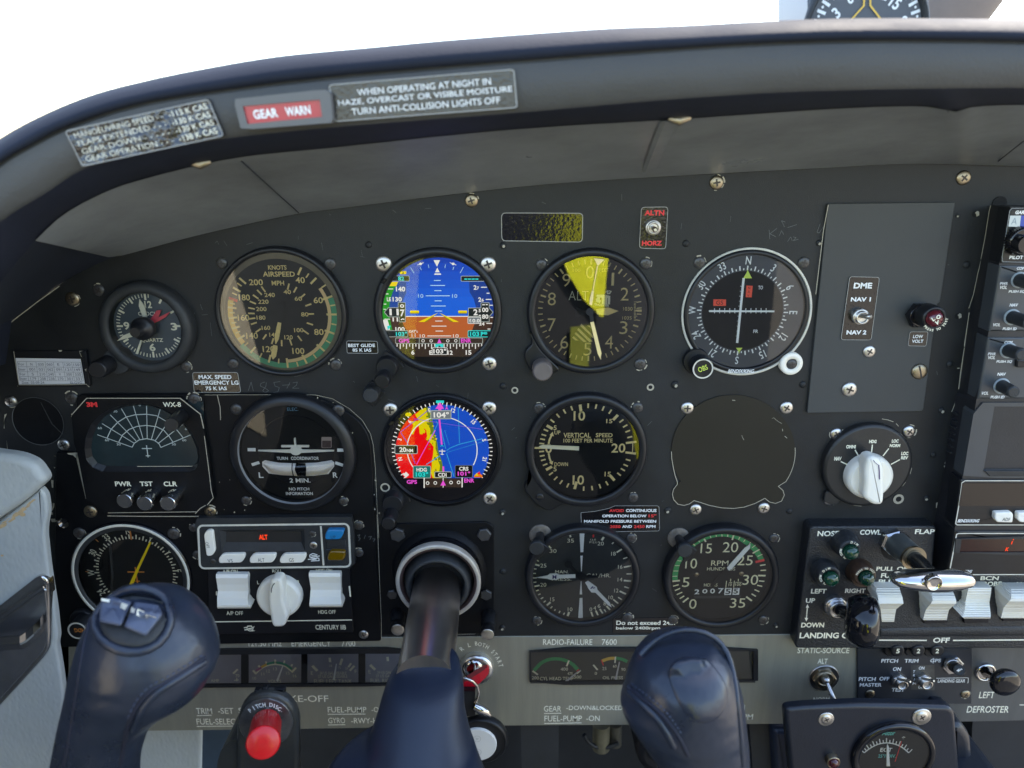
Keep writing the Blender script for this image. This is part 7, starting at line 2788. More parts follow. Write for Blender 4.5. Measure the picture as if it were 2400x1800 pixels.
# ---- breaker and pitch switch plate
HB2 = .0026
t = Thing("breaker_plate", "black plate with PITCH, TRIM and GPS breakers and two small toggles", "switch panel", K15(1030, 680))
mb = MB()
mb.prism(K15, rpoly([(412, 370), (1655, 365), (1648, 970), (416, 970)], 10), HLo, HB2, .0004)
t.part("plate", mb, mat("breaker plate black", lin(40, 42, 46), .4, bump=.1, bscale=1000, var=.2))
h = HB2 + E
mb = MB()
for s_, b in (("PITCH", (672, 482, 852, 522)), ("TRIM", (922, 482, 1072, 521)), ("GPS", (1200, 480, 1316, 518)), ("ON", (797, 571, 884, 611)), ("PITCH", (428, 678, 610, 720)), ("OFF", (650, 675, 757, 715)), ("MASTER", (438, 742, 675, 780)), ("TEST", (782, 795, 923, 835))):
    mb.text(s_, K15, b, h, bold=.02)
mb.text("LANDING GEAR", K15, (1282, 700, 1578, 736), h + .0003, bold=.015)
mb.strip(K15, [(1265, 690), (1600, 684), (1612, 690), (1608, 738), (1600, 742)], 6, h + .0003)
mb.line(K15, (1234, 470), (1232, 530), 6, h)
t.part("lettering", mb, M['white'])
mb = MB()
mb.poly(K15, [(992, 548), (1245, 545), (1245, 820), (990, 812)], h)
t.part("switch_plate", mb, mat("mottled grey foil", lin(92, 92, 88), .4, .3, var=.5, vscale=160, vcol=lin(62, 62, 60)))
mb = MB()
for s_, b in (("ON", (1076, 563, 1137, 597)), ("OFF", (1070, 768, 1145, 801)), ("T", (1012, 604, 1036, 632)), ("R", (1014, 645, 1038, 672)), ("I", (1024, 690, 1032, 715)), ("M", (1010, 732, 1046, 760))):
    mb.text(s_, K15, b, h + E, bold=.02)
t.part("plate_lettering", mb, M['white'])
for x, n_ in ((850, "5"), (1072, "2"), (1275, "2")):
    mb = MB()
    mb.knob(K15, (x - 75, 385), [(78, HB2), (74, HB2 + .003), (66, HB2 + .0035)], HB2 + .002, 36)
    mb.knob(K15, (x, 398), [(72, HB2 + .002), (72, HB2 + .010), (64, HB2 + .0108), (50, HB2 + .0108)], HB2 + .0105, 40)
    ob = t.part("circuit_breaker", mb, M['bezel'])
    mb = MB()
    mb.text(n_, K15, (x - 18, 372, x + 20, 420), HB2 + .0111, bold=.02)
    t.part("lettering", mb, M['ivory'], parent=ob)
mb = MB()
a_, b_ = AB(*K15(1442, 550), HB2 + .001)
kk = mpp(*K15(1442, 550), HB2) * T48
mb.prismab([(a_ + 112 * kk * cos(i * pi / 3 + .25), b_ + 112 * kk * sin(i * pi / 3 + .25)) for i in range(6)], HB2, HB2 + .0022, .0005)
mb.knob(K15, (1440, 552), [(78, HB2 + .002), (78, HB2 + .004), (70, HB2 + .0045)], HB2 + .004, 36)
t.part("hex_nut", mb, M['steel'])
mb = MB()
mb.tube([P(*K15(1440, 555), HB2 + .003), P(*K15(1512, 602), HB2 + .013)], [.0040, .0040], 28)
mb.tube([P(*K15(1512, 602), HB2 + .0125), P(*K15(1516, 605), HB2 + .0142)], [.0040, .0034], 28)
ob = t.part("circuit_breaker", mb, M['bezel'])
mb = MB()
mb.text("40", K15, (1483, 585, 1548, 625), HB2 + .0145, bold=.03)
t.part("lettering", mb, M['white'], parent=ob)
toggle(t, K15, (850, 695), 82, (985, 728), .008, .015, .0013, base=HB2)
toggle(t, K15, (1112, 690), 82, (1240, 720), .008, .015, .0013, base=HB2)
screws(t, K15, [('brass', 548, 856, 52), ('brass', 1576, 860, 50)], HB2)
# defroster
t = Thing("defroster_knob", "big glossy black pull knob above the word DEFROSTER", "pull knob", K15(1800, 630))
mb = MB()
mb.knob(K15, (1798, 628), [(112, HLo), (112, .003), (98, .0042), (84, .0040), (80, .003)], .003, 40)
t.part("collar", mb, M['chrome'])
mb = MB()
a, b = Vector(P(*K15(1810, 640), .002)), Vector(P(*K15(2022, 748), .034))
mb.tube([a, a.lerp(b, .6), a.lerp(b, .8)], [.0036, .0040, .0062], 28)
mb.lathe((b.x, b.z), [(.004, .027), (.0092, .029), (.0104, .0315), (.0104, .0335), (.0095, .0350), (.0070, .0362), (.003, .0368), (.0004, .0369)], 56)
t.part("knob", mb, M['gloss'])

# ------------------------------------------------------------------ control yoke
M['yoke'] = leather("navy yoke leather", lin(27, 34, 47), 230, .31, .35, .3, vcol=lin(44, 52, 66), bdist=.0006, spec=.55)
M['yokehub'] = leather("navy hub cover", lin(24, 33, 50), 500, .42, .12, .25, vcol=lin(32, 42, 60), bdist=.0004)
t = Thing("column_boss", "black square mounting plate with worn ring where the yoke column enters", "column mount", KH(920, 830))
mb = MB()
mb.prism(KH, rpoly([(160, 160), (1560, 130), (1640, 190), (1650, 1100), (1640, 1580), (150, 1600)], [40, 90, 40, 40, 40, 40]), 0, .0016, .0004)
mb.knob(KH, (935, 790), [(620, .001), (600, .003), (560, .005), (545, .006)], .004, 72)
t.part("plate", mb, M['subpanel'])
mb = MB()
mb.knob(KH, (938, 860), [(545, .005), (540, .014), (520, .017), (500, .017)], .012, 72, caps=False)
t.part("collar", mb, M['gloss'])
mb = MB()
mb.knob(KH, (922, 925), [(552, .016), (554, .0205), (545, .0215), (503, .0215), (500, .019)], .0215, 96, caps=False)
t.part("worn_ring", mb, mat("worn bare ring", lin(168, 158, 148), .4, .3, var=.4, vscale=60, vcol=lin(196, 190, 178)))
mb = MB()
mb.knob(KH, (922, 925), [(502, .0205), (470, .0198), (460, .010)], .0205, 72, caps=False)
t.part("inner_sleeve", mb, mat("brown rubber", lin(52, 38, 36), .5, bump=.2, var=.3))
mb = MB()
mb.knob(KH, (916, 960), [(455, .012), (430, .018), (405, .0215), (380, .0225), (360, .0215), (345, .018), (335, .010)], .02, 72, caps=False)
t.part("seal", mb, M['bezelgrey'])
mb = MB()
mb.knob(KH, (930, 900), [(500, .009)], .009, 60)
t.part("dark_inside", mb, M['hole'])
screws(t, KH, [('hex', 400, 285, 100), ('hex', 1520, 285, 95), ('hex', 1545, 1065, 80), ('hex', 330, 1060, 70)], .0016)

t = Thing("control_yoke", "navy leather ram's-horn control yoke on a polished dark steel column", "control yoke", (1000, 1650), .14)
base = Vector(P(*KH(905, 1010), .012))
axx = (base.x, base.z)
mb = MB()
b0 = Vector((base.x, -.008, base.z))
b1 = Vector((base.x + .0015, -.105, base.z - .002))
mb.tube([b0, b0.lerp(b1, .3), b0.lerp(b1, .7), b1], [.0172, .0172, .0172, .0172], 64)
t.part("column", mb, M['darksteel'])


def lower(rows, d, y0, span):
    return [(a, b, y + d * max(0, 1 - (y - y0) / span), h, z) for a, b, y, h, z in rows]


def slices(rows, n=40, yang=0.0):
    """body given as (px_left, px_right, py, h, half_depth) rows from the top down"""
    rr = []
    for xl, xr, y, h, dz in rows:
        a, b = Vector(P(xl, y, h)), Vector(P(xr, y, h))
        c_, e = (a + b) / 2, (b - a) / 2
        rr.append([tuple(c_ + e * cos(2 * pi * i / n) + Vector((0, -sin(2 * pi * i / n) * dz, 0))) for i in range(n)])
    return rr


def smoothrows(rows, k=5):
    out = []
    m = len(rows)
    for i in range(m - 1):
        p0, p1, p2, p3 = rows[max(0, i - 1)], rows[i], rows[i + 1], rows[min(m - 1, i + 2)]
        for j in range(k):
            u = j / k
            out.append(tuple(.5 * (2 * p1[q] + (-p0[q] + p2[q]) * u + (2 * p0[q] - 5 * p1[q] + 4 * p2[q] - p3[q]) * u * u + (-p0[q] + 3 * p1[q] - 3 * p2[q] + p3[q]) * u ** 3) for q in range(5)))
    out.append(rows[-1])
    return out


# hub cover: a cone-like boot round the column that widens into the yoke's cross arm
HUB = [(1003, 1011, 1521, .088, .001), (975, 1040, 1524, .090, .006), (952, 1062, 1533, .093, .012), (939, 1074, 1548, .096, .017), (931, 1079, 1565, .100, .020), (912, 1084, 1590, .105, .024), (899, 1087, 1622, .110, .028), (884, 1090, 1672, .118, .032), (862, 1104, 1735, .128, .036),
       (832, 1116, 1770, .136, .038), (776, 1128, 1803, .142, .040), (740, 1150, 1850, .146, .036), (700, 1180, 1920, .150, .030), (560, 1300, 1985, .156, .020), (420, 1440, 2030, .162, .018), (380, 1490, 2080, .166, .018), (420, 1450, 2110, .168, .006)]
mb = MB()
rr = slices(smoothrows(HUB), 56)
mb.loft(rr, closed=True)
mb.add(rr[-1], [tuple(range(56))])
t.part("hub_cover", mb, M['yokehub'])
LG = [(300, 345, 1367, .178, .003), (262, 395, 1374, .178, .012), (232, 436, 1392, .178, .020), (213, 470, 1425, .178, .025), (196, 494, 1465, .179, .028), (185, 506, 1505, .180, .029), (176, 507, 1535, .181, .028), (168, 492, 1570, .183, .026), (160, 466, 1608, .184, .0235),
      (152, 408, 1645, .185, .0215), (143, 356, 1690, .185, .0205), (134, 334, 1740, .185, .020), (124, 321, 1800, .184, .020), (116, 330, 1870, .180, .021), (120, 400, 1950, .175, .023), (160, 520, 2030, .172, .024), (260, 620, 2080, .170, .020)]
LG = lower(LG, 30, 1367, 420)
mb = MB()
rr = slices(smoothrows(LG), 56)
mb.loft(rr, closed=True)
mb.add(rr[0], [tuple(range(56))])
mb.add(rr[-1], [tuple(range(56))])
gl_ = t.part("grip", mb, M['yoke'], label="grip with the rocker switch in its head")
RG = [(1600, 1640, 1469, .176, .003), (1568, 1668, 1473, .176, .011), (1530, 1686, 1484, .176, .018), (1503, 1702, 1502, .177, .023), (1486, 1714, 1525, .178, .026), (1473, 1727, 1556, .179, .0275), (1463, 1737, 1592, .180, .027), (1455, 1742, 1626, .181, .026), (1470, 1746, 1664, .182, .0245),
      (1487, 1749, 1692, .182, .023), (1506, 1752, 1722, .182, .022), (1535, 1754, 1765, .182, .021), (1561, 1755, 1800, .182, .0205), (1570, 1755, 1870, .180, .021), (1500, 1752, 1950, .176, .023), (1380, 1700, 2030, .172, .024), (1260, 1600, 2080, .170, .020)]
RG = lower(RG, 38, 1469, 420)
mb = MB()
rr = slices(smoothrows(RG), 56)
mb.loft(rr, closed=True)
mb.add(rr[0], [tuple(range(56))])
mb.add(rr[-1], [tuple(range(56))])
gr_ = t.part("grip", mb, M['yoke'], label="plain grip with an oval leather inset")


def surf(rows, px, py, extra=.0):
    """height of the front surface of a sliced body under this pixel"""
    h_ = .2
    for it in range(24):
        p = P(px, py, h_)
        hs_ = None
        for r0, r1 in zip(rows, rows[1:]):
            z0 = P((r0[0] + r0[1]) / 2, r0[2], r0[3])[2]
            z1 = P((r1[0] + r1[1]) / 2, r1[2], r1[3])[2]
            if z1 <= p[2] <= z0:
                u_ = (z0 - p[2]) / ((z0 - z1) or 1)
                xl = P(r0[0], r0[2], r0[3])[0] * (1 - u_) + P(r1[0], r1[2], r1[3])[0] * u_
                xr = P(r0[1], r0[2], r0[3])[0] * (1 - u_) + P(r1[1], r1[2], r1[3])[0] * u_
                hc = r0[3] * (1 - u_) + r1[3] * u_
                dz = r0[4] * (1 - u_) + r1[4] * u_
                e = max(-.98, min(.98, (p[0] - (xl + xr) / 2) / ((xr - xl) / 2)))
                hs_ = hc + dz * sqrt(1 - e * e)
                break
        if hs_ is None:
            hs_ = rows[3][3]
        h_ += (hs_ - h_) * .6
    return h_ + extra


LGS, RGS = smoothrows(LG), smoothrows(RG)


def drape(mb, rows, pts, lift, mi=0):
    mb.add([P(x, y, surf(rows, x, y, lift)) for x, y in pts], [tuple(range(len(pts)))], mi)


def seam(t_, parent, rows, pts, r, mt, lift=-.0004, name="seam"):
    b = MB()
    b.tube([P(x, y, surf(rows, x, y, lift)) for x, y in resample(pts, 22)], r, 8)
    t_.part(name, b, mt, parent=parent)


seammat = mat("seam thread navy", lin(20, 26, 44), .7)
ridge = M['yoke']
# switch head of the left grip
oval = [(250, 1412), (290, 1385), (340, 1378), (385, 1400), (400, 1440), (392, 1480), (365, 1512), (320, 1528), (270, 1520), (232, 1490), (222, 1450)]
ovs = rpoly(oval, 22, 4)
seam(t, gl_, LGS, oval + [oval[0]], .0022, ridge, .0002, "switch_surround")


def patch(rows, pts, lift, th, ch=0.0):
    """raised pad following the body: pts in px"""
    b = MB()
    cx = sum(p[0] for p in pts) / len(pts)
    cy = sum(p[1] for p in pts) / len(pts)
    n_ = len(pts)
    rings = []
    for f_, l_ in ((1.0, -.002), (1.0, lift + th * .6), (.93, lift + th), (.75, lift + th), (.55, lift + th), (.35, lift + th), (.15, lift + th), (.01, lift + th)):
        rings.append([P(cx + (x - cx) * f_, cy + (y - cy) * f_, surf(rows, cx + (x - cx) * f_, cy + (y - cy) * f_, l_)) for x, y in pts])
    b.loft(rings, closed=True)
    return b


pad = patch(LGS, rpoly([(252, 1420), (300, 1392), (385, 1410), (392, 1465), (362, 1508), (318, 1520), (265, 1510), (236, 1480), (232, 1445)], 14, 3), .0, .0008)
t.part("switch_plate", pad, M['bezelgrey'], parent=gl_)
rk = mat("switch cap slate", lin(78, 86, 104), .4, bump=.1)
for pts in ([(236, 1410), (262, 1398), (310, 1410), (284, 1468), (232, 1458)], [(316, 1410), (372, 1418), (382, 1440), (342, 1492), (290, 1470)]):
    pd = patch(LGS, rpoly(pts, 7, 3), .0012, .0050)
    t.part("switch_cap", pd, rk, parent=gl_)
mb = MB()
for pts in ([(238, 1402), (258, 1405), (256, 1412), (237, 1408)], [(268, 1405), (284, 1409), (280, 1414), (268, 1412)], [(285, 1412), (300, 1417), (293, 1430), (281, 1424)], [(308, 1422), (318, 1426), (314, 1437), (306, 1434)], [(322, 1427), (338, 1433), (332, 1446), (320, 1442)], [(342, 1440), (366, 1447), (363, 1453), (342, 1447)]):
    drape(mb, LGS, pts, .0066)
t.part("worn_lettering", mb, M['paint'], parent=gl_)
seam(t, gl_, LGS, [(480, 1540), (440, 1568), (395, 1595), (355, 1618), (325, 1650), (300, 1700), (282, 1790)], .0011, seammat)
seam(t, gl_, LGS, [(478, 1552), (432, 1582), (370, 1622), (335, 1660), (312, 1710)], .0016, ridge, -.0002, "stitched_ridge")
seam(t, gl_, LGS, [(213, 1450), (196, 1520), (180, 1620), (165, 1720), (150, 1795)], .0010, seammat)
# right grip: piping along the rim, sewn seam on its left flank, oval inset
seam(t, gr_, RGS, [(1500, 1535), (1530, 1505), (1575, 1482), (1625, 1476), (1675, 1495), (1706, 1535), (1722, 1600), (1732, 1690), (1740, 1795)], .0014, ridge, -.0006, "piping")
seam(t, gr_, RGS, [(1470, 1608), (1500, 1632), (1540, 1662), (1565, 1690), (1590, 1725), (1612, 1770)], .0012, seammat)
seam(t, gr_, RGS, [(1476, 1622), (1506, 1650), (1538, 1680), (1560, 1712), (1580, 1750)], .0018, ridge, -.0002, "stitched_ridge")
OV = [(1562, 1545), (1580, 1512), (1620, 1498), (1665, 1512), (1700, 1560), (1712, 1600), (1690, 1650), (1650, 1668), (1610, 1650), (1580, 1600)]
OV = [(x, y + 34) for x, y in OV]
pd = patch(RGS, rpoly(OV, 30, 4), -.0012, .0016)
t.part("oval_inset", pd, M['yoke'], parent=gr_)

# hand stitching along the two flank seams
thread = mat("stitching thread", lin(58, 67, 86), .6)
for par, rws, pts in ((gl_, LGS, [(474, 1536), (436, 1560), (392, 1587), (350, 1610), (320, 1642), (296, 1690)]), (gr_, RGS, [(1480, 1602), (1508, 1624), (1546, 1654), (1573, 1684), (1598, 1722)])):
    b = MB()
    q = resample(pts, 33)
    for i in range(0, 32, 2):
        b.tube([P(*q[i], surf(rws, *q[i], .0001)), P(*q[i + 1], surf(rws, *q[i + 1], .0001))], .00042, 6)
    t.part("stitching", b, thread, parent=par)['kind'] = 'stuff'

# pitch disconnect button on its bracket
t = Thing("pitch_disconnect_button", "bright red push button on a dark bracket lettered PITCH DISC.", "push button", K10(850, 1200), .10)
HB3 = .115
mb = MB()
body = [(520, 1750), (520, 1250), (530, 1130), (570, 1010), (650, 920), (760, 872), (870, 862), (980, 880), (1080, 940), (1150, 1030), (1188, 1150), (1192, 1750), (1190, 2000), (520, 2000)]
mb.prism(K10, rpoly(body, 30), HB3 - .006, HB3, .003, steps=5)
mb.prismab([AB(*K10(x, max(y, 900) + 20), HB3 - .04) for x, y in rpoly(body, 30)], HB3 - .04, HB3 - .005)
t.part("bracket_body", mb, mat("bracket dark grey", lin(52, 52, 50), .35, bump=.1, bscale=600, var=.2))
mb = MB()
mb.prism(K10, rpoly([(540, 1180), (590, 1040), (680, 950), (850, 900), (1010, 950), (1100, 1040), (1140, 1170), (1090, 1330), (1000, 1400), (700, 1390), (580, 1310)], 60), HB3, HB3 + .0012, .0004)
t.part("plate", mb, mat("worn label plate", lin(74, 72, 72), .28, .5, var=.6, vscale=60, vcol=lin(128, 126, 124)))
mb = MB()
mb.prism(K10, rpoly([(710, 830), (790, 830), (800, 800), (850, 795), (870, 820), (1046, 812), (1040, 890), (705, 895)], 10), HB3 - .008, HB3 - .004, .001)
t.part("clip", mb, M['black'])
mb = MB()
for s_, pts in (("PITCH", ((672, 1040, -32), (712, 1012, -24), (750, 995, -18), (782, 984, -10), (824, 978, -4))), ("DISC.", ((900, 978, 6), (934, 988, 12), (962, 1002, 18), (990, 1022, 26), (1014, 1050, 30)))):
    for ch, (x, y, an) in zip(s_, pts):
        sz = (10 if ch == '.' else 54) * T48 * mpp(*K10(x, y), HB3)
        mb.textr(ch, AB(*K10(x, y), HB3 + .0014), sz, an, HB3 + .0014, 0, .03, .75 if ch != 'I' else 1)
t.part("lettering", mb, M['white'])
mb = MB()
a_, b_ = AB(*K10(850, 1150), HB3 + .003)
kk = mpp(*K10(850, 1150), HB3) * T48
mb.prismab([(a_ + 148 * kk * cos(i * pi / 3 + .5), b_ + 148 * kk * sin(i * pi / 3 + .5)) for i in range(6)], HB3 + .001, HB3 + .0055, .001)
mb.lathe((a_, b_), [(125 * kk, HB3 + .005), (122 * kk, HB3 + .008), (105 * kk, HB3 + .0085)], 40)
t.part("hex_nut", mb, mat("nickel nut", (.62, .57, .50, 1), .25, 1.0, var=.2))
mb = MB()
a, b = Vector(P(*K10(848, 1185), HB3 + .006)), Vector(P(*K10(815, 1385), HB3 + .031))
mb.tube([a, a.lerp(b, .93)], [.0086, .0088], 40)
d_ = (b - a).normalized()
mb.tube([a.lerp(b, .92), a.lerp(b, .95), b, b + d_ * .0008, b + d_ * .0010], [.0088, .0092, .0092, .0082, .002], 40)
t.part("red_button", mb, mat("red button plastic", lin(196, 16, 26), .35, coat=.3, var=.15, vscale=80))
t.o['label'] = "bright red push button on a dark bracket lettered PITCH DISC"

# ------------------------------------------------------------------ exhaust temperature pod at the lower right
HPd = .050
t = Thing("temperature_pod", "navy vinyl pod with two screws, a red lamp and a round EGT gauge", "gauge pod", K15(600, 1300), .02)
podm = leather("navy pod vinyl", lin(23, 28, 37), 900, .34, .18, .2, bdist=.0004)
mb = MB()
PODO = [(-375, 1000), (-100, 975), (420, 955), (900, 962), (1470, 980), (1540, 1900), (-290, 1900)]
PO = rpoly([(x, y + 22) for x, y in PODO], [70, 80, 80, 80, 110, 0, 0], 6)
mb.prism(K15, PO, HPd - .007, HPd, .0032, steps=6)
mb.prismab([AB(*K15(x * .97 + 20, max(y, 990) + 14), -.02) for x, y in PO], -.02, HPd - .0065)
t.part("body", mb, podm)
mb = MB()
mb.prism(K15, rpoly([(1400, 1180), (1560, 1190), (1660, 1330), (1700, 1900), (1400, 1900)], 60), -.02, HPd - .018, .006, steps=5)
t.part("side_pad", mb, podm)
mb = MB()
mb.knob(K15, (815, 1560), [(450, HPd - .002), (448, HPd + .003), (430, HPd + .0045), (385, HPd + .0045), (375, HPd + .001)], HPd + .004, 80, caps=False)
t.part("gauge_bezel", mb, M['gloss'])
he = HPd + .0012
mb = MB()
mb.disc(K15, (800, 1580), 390, he, 72)
t.part("dial_face", mb, M['dialgrey'])
mb = MB()
AC = [(485, 1495), (560, 1440), (640, 1402), (730, 1388), (820, 1402), (900, 1440), (968, 1495)]
mb.strip(K15, resample(AC, 30), 14, he + E)
A2 = resample(AC, 17)
for i, (x, y) in enumerate(A2):
    cxx, cyy = 728, 1740
    dx, dy = x - cxx, y - cyy
    L = hypot(dx, dy)
    q_ = 52 if i % 2 == 0 else 34
    mb.line(K15, (x, y), (x + dx / L * q_, y + dy / L * q_), 11, he + E)
mb.text("EGT", K15, (660, 1441, 787, 1485), he + E, bold=.02)
mb.text("*", K15, (893, 1318, 928, 1352), he + E, bold=.04)
t.part("dial_marks", mb, M['white'])
mb = MB()
mb.text("Alcor", K15, (682, 1256, 822, 1306), he + E, bold=.04, sh=.1)
mb.ring(K15, (645, 1268), 29, 36, he + E, 30)
for i in range(4):
    a = i * pi / 4
    mb.line(K15, (645 - 26 * cos(a), 1268 - 26 * sin(a)), (645 + 26 * cos(a), 1268 + 26 * sin(a)), 4, he + E + i * 1e-5)
mb.text("25°F/DIV.", K15, (637, 1510, 828, 1548), he + E, bold=.02)
t.part("teal_lettering", mb, M['tealink'])
mb = MB()
mb.prism(K15, [(740, 1402), (752, 1430), (765, 1640), (728, 1640), (730, 1430)], he + .0008, he + .0013)
t.part("needle", mb, M['white'])
mb = MB()
mb.line(K15, (890, 1370), (820, 1590), 8, he + .0006)
t.part("red_pointer", mb, M['redink'])
mb = MB()
mb.knob(K15, (800, 1790), [(150, he), (150, he + .002), (140, he + .0024)], he + .002, 40)
t.part("dial_boss", mb, M['bezel'])
mb = MB()
mb.disc(K15, (812, 1565), 384, HPd + .0030, 72)
t.part("cover_glass", mb, M['glass'])
screws(t, K13, [('cup', 1732, 1128, 86)], HPd)
screws(t, K15, [('cup', 1103, 1102, 104)], HPd)
mb = MB()
mb.knob(K15, (158, 1606), [(72, HPd - .001), (72, HPd + .004), (66, HPd + .0048), (58, HPd + .0044)], HPd + .0045, 36)
ob = t.part("lamp_ring", mb, M['brass'])
mb = MB()
mb.knob(K15, (158, 1608), [(58, HPd + .004), (54, HPd + .0056), (40, HPd + .0068), (20, HPd + .0075), (4, HPd + .0077)], HPd + .005, 36)
t.part("lamp_lens", mb, mat("wine red lens", lin(70, 14, 24), .1, coat=.6), parent=ob)

# ------------------------------------------------------------------ left cabin wall
M['greyleather'] = leather("pale grey blue leather", lin(170, 175, 174), 420, .45, .35, .12, vcol=lin(186, 189, 186), bdist=.0007, stretch=(1.0, 1, .55))
t = Thing("armrest", "padded pale grey leather armrest at the left edge of the photo", "armrest", (40, 1130), .04)
mb = MB()
ARM = rpoly([(-500, 1010), (-60, 1050), (0, 1060), (20, 1062), (48, 1068), (78, 1082), (92, 1100), (107, 1124), (60, 1168), (0, 1209), (-500, 1540)], [0, 20, 20, 20, 20, 26, 20, 14, 20, 20, 0], 5)
ARM = [(x, y + 6) for x, y in ARM]
mb.prism(PX, ARM, .041, .050, .005, steps=8)
mb.prismab([AB(x - 4, y + 6, .0) for x, y in ARM], 0, .042)
t.part("padding", mb, M['greyleather'])
t = Thing("door_panel", "pale grey leather side panel with worn tan edge and a chrome door-pull recess", "door panel", (60, 1500), .03)
HD = .044
wl = leather("worn grey leather", lin(170, 175, 174), 420, .45, .35, .12, vcol=lin(186, 189, 186), bdist=.0007, stretch=(1.0, 1, .55))
mb = MB()
DP = rpoly([(-500, 1560), (0, 1223), (88, 1152), (93, 1145), (106, 1160), (112, 1200), (103, 1245), (112, 1330), (128, 1430), (135, 1497), (131, 1512), (141, 1570), (150, 1640), (140, 1700), (122, 1800), (100, 2000), (-500, 2000)], [0, 10, 10, 8, 12, 16, 20, 20, 20, 10, 10, 20, 20, 20, 20, 0, 0], 5)
mb.prism(PX, DP, HD - .005, HD, .0018, steps=6)
mb.prismab([AB(x - 4, y + 4, -.02) for x, y in DP], -.02, HD - .004)
t.part("leather", mb, wl)
mb = MB()
random.seed(11)
for i in range(26):
    u = random.random() ** .8
    x, y = 86 - 86 * u - 4, 1168 + 62 * u + random.uniform(2, 9 + 6 * u)
    r = random.uniform(1.5, 4.5 + 3 * u)
    mb.poly(PX, [(x + r * 1.7 * cos(a) * random.uniform(.6, 1.1) - .6 * r * sin(a), y + r * sin(a) * random.uniform(.6, 1.1) - .5 * r * cos(a)) for a in [k_ * .9 for k_ in range(7)]], HD + .0002 + i * 1e-5)
for x, y, r in ((53, 1206, 6), (5, 1302, 3), (48, 1199, 4)):
    mb.poly(PX, ell(x, y, r * 1.2, r * .8, 9), HD + .0005)
t.part("worn_patches", mb, mat("worn tan leather", lin(176, 150, 112), .7, bump=.4, bscale=500, var=.3, vscale=200))
REC = rpoly([(-300, 1570), (0, 1418), (84, 1352), (98, 1349), (112, 1362), (116, 1400), (118, 1490), (116, 1522), (100, 1545), (0, 1655), (-300, 1960)], [0, 0, 10, 6, 14, 10, 10, 14, 10, 0, 0], 5)
mb = MB()
mb.prism(PX, REC, HD - .004, HD + .003, .0016, steps=4)
ob = t.part("recess_trim", mb, mat("grey chrome trim", (.48, .48, .48, 1), .2, 1.0, var=.4, vscale=40))
REC2 = rpoly([(-300, 1590), (0, 1436), (84, 1376), (98, 1368), (106, 1380), (111, 1420), (112, 1490), (108, 1516), (92, 1538), (0, 1640), (-300, 1930)], [0, 0, 10, 6, 10, 10, 10, 14, 10, 0, 0], 5)
mb = MB()
mb.prism(PX, REC2, HD + .002, HD + .0034, .0006)
t.part("recess_plate", mb, mat("dark mirror plate", (.30, .30, .31, 1), .22, .9, var=.4, vscale=30), parent=ob)
mb = MB()
for pts, r in (([(-80, 1486), (0, 1440), (88, 1378), (108, 1366)], .0011), ([(-80, 1500), (0, 1458), (60, 1414), (106, 1382)], .0008)):
    mb.tube([P(x, y, HD + .0036) for x, y in pts], r, 10)
t.part("bright_strip", mb, M['chrome'], parent=ob)
mb = MB()
hx = lambda x, y, h_: P(x, y, HD + h_)
sec = []
for x, yt, yb, h_ in ((104, 1436, 1460, .004), (96, 1446, 1474, .012), (80, 1462, 1490, .019), (62, 1478, 1505, .023), (48, 1488, 1512, .024), (14, 1490, 1514, .024), (-60, 1500, 1526, .024)):
    sec.append([hx(x, yt, h_), hx(x - 2, yt + 4, h_ + .003), hx(x - 2, yb - 4, h_ + .003), hx(x, yb, h_), hx(x + 4, yb + 10, h_ - .009), hx(x + 4, yt + 6, h_ - .009)])
mb.loft(sec, closed=True, smooth=False)
t.part("door_pull", mb, M['chrome'], parent=ob)

# ------------------------------------------------------------------ footwell under the panel
t = Thing("footwell", "dark space below the panel with grey leather kick panel and black sheet walls", "footwell", (1000, 1800), -.05)
mb = MB()
mb.add([(-.26, .15, -.003), (1.0, .15, -.003), (1.0, .15, -.82), (-.26, .15, -.82)], [(0, 1, 2, 3)])
t.part("back_wall", mb, mat("footwell black", (.012, .013, .015, 1), .7, var=.4, vscale=20))
mb = MB()
zf = -.80
mb.add([(-1.0, .2, zf), (1.0, .2, zf), (1.0, -1.6, zf), (-1.0, -1.6, zf)], [(0, 1, 2, 3)])
t.part("carpet", mb, mat("dark carpet", (.07, .07, .07, 1), .95, bump=.6, bscale=400, bdist=.004))
mb = MB()
mb.prism(PX, [(100, 1690), (474, 1690), (466, 2100), (100, 2100)], -.05, -.02, .003, steps=4)
t.part("kick_panel", mb, M['greyleather'])
mb = MB()
mb.prism(PX, [(466, 1690), (580, 1690), (580, 2100), (463, 2100)], -.05, -.022, .003, steps=4)
t.part("blue_edge", mb, mat("slate vinyl", lin(52, 66, 80), .5, bump=.1, var=.2))
mb = MB()
mb.prism(PX, [(1220, 1690), (1310, 1690), (1305, 2100), (1230, 2100)], -.06, -.012)
t.part("bulkhead_sheet", mb, mat("dark grey sheet metal", lin(40, 42, 44), .5, var=.3))
mb = MB()
mb.prism(PX, [(1755, 1690), (1840, 1690), (1850, 2100), (1790, 2100)], -.06, -.012)
t.part("bulkhead_sheet", mb, mat("dark grey sheet metal", lin(40, 42, 44), .5, var=.3))
mb = MB()
mb.prism(PX, rpoly([(1812, 1712), (1852, 1712), (1880, 2000), (1830, 2000)], 14), -.03, .0, .004, steps=4)
t.part("vinyl_edge", mb, mat("navy edge vinyl", lin(38, 46, 62), .4, bump=.1))
mb = MB()
mb.prism(PX, [(2280, 1690), (2420, 1688), (2500, 2000), (2260, 2000)], -.09, -.05)
t.part("dark_duct", mb, mat("duct black", lin(34, 36, 40), .6, var=.3))
mb = MB()
mb.tube([P(*K12(x, y), -.025) for x, y in resample([(-150, 1700), (-60, 1530), (40, 1430), (180, 1385), (320, 1420), (440, 1510), (560, 1640), (680, 1850)], 30)], .0045, 16)
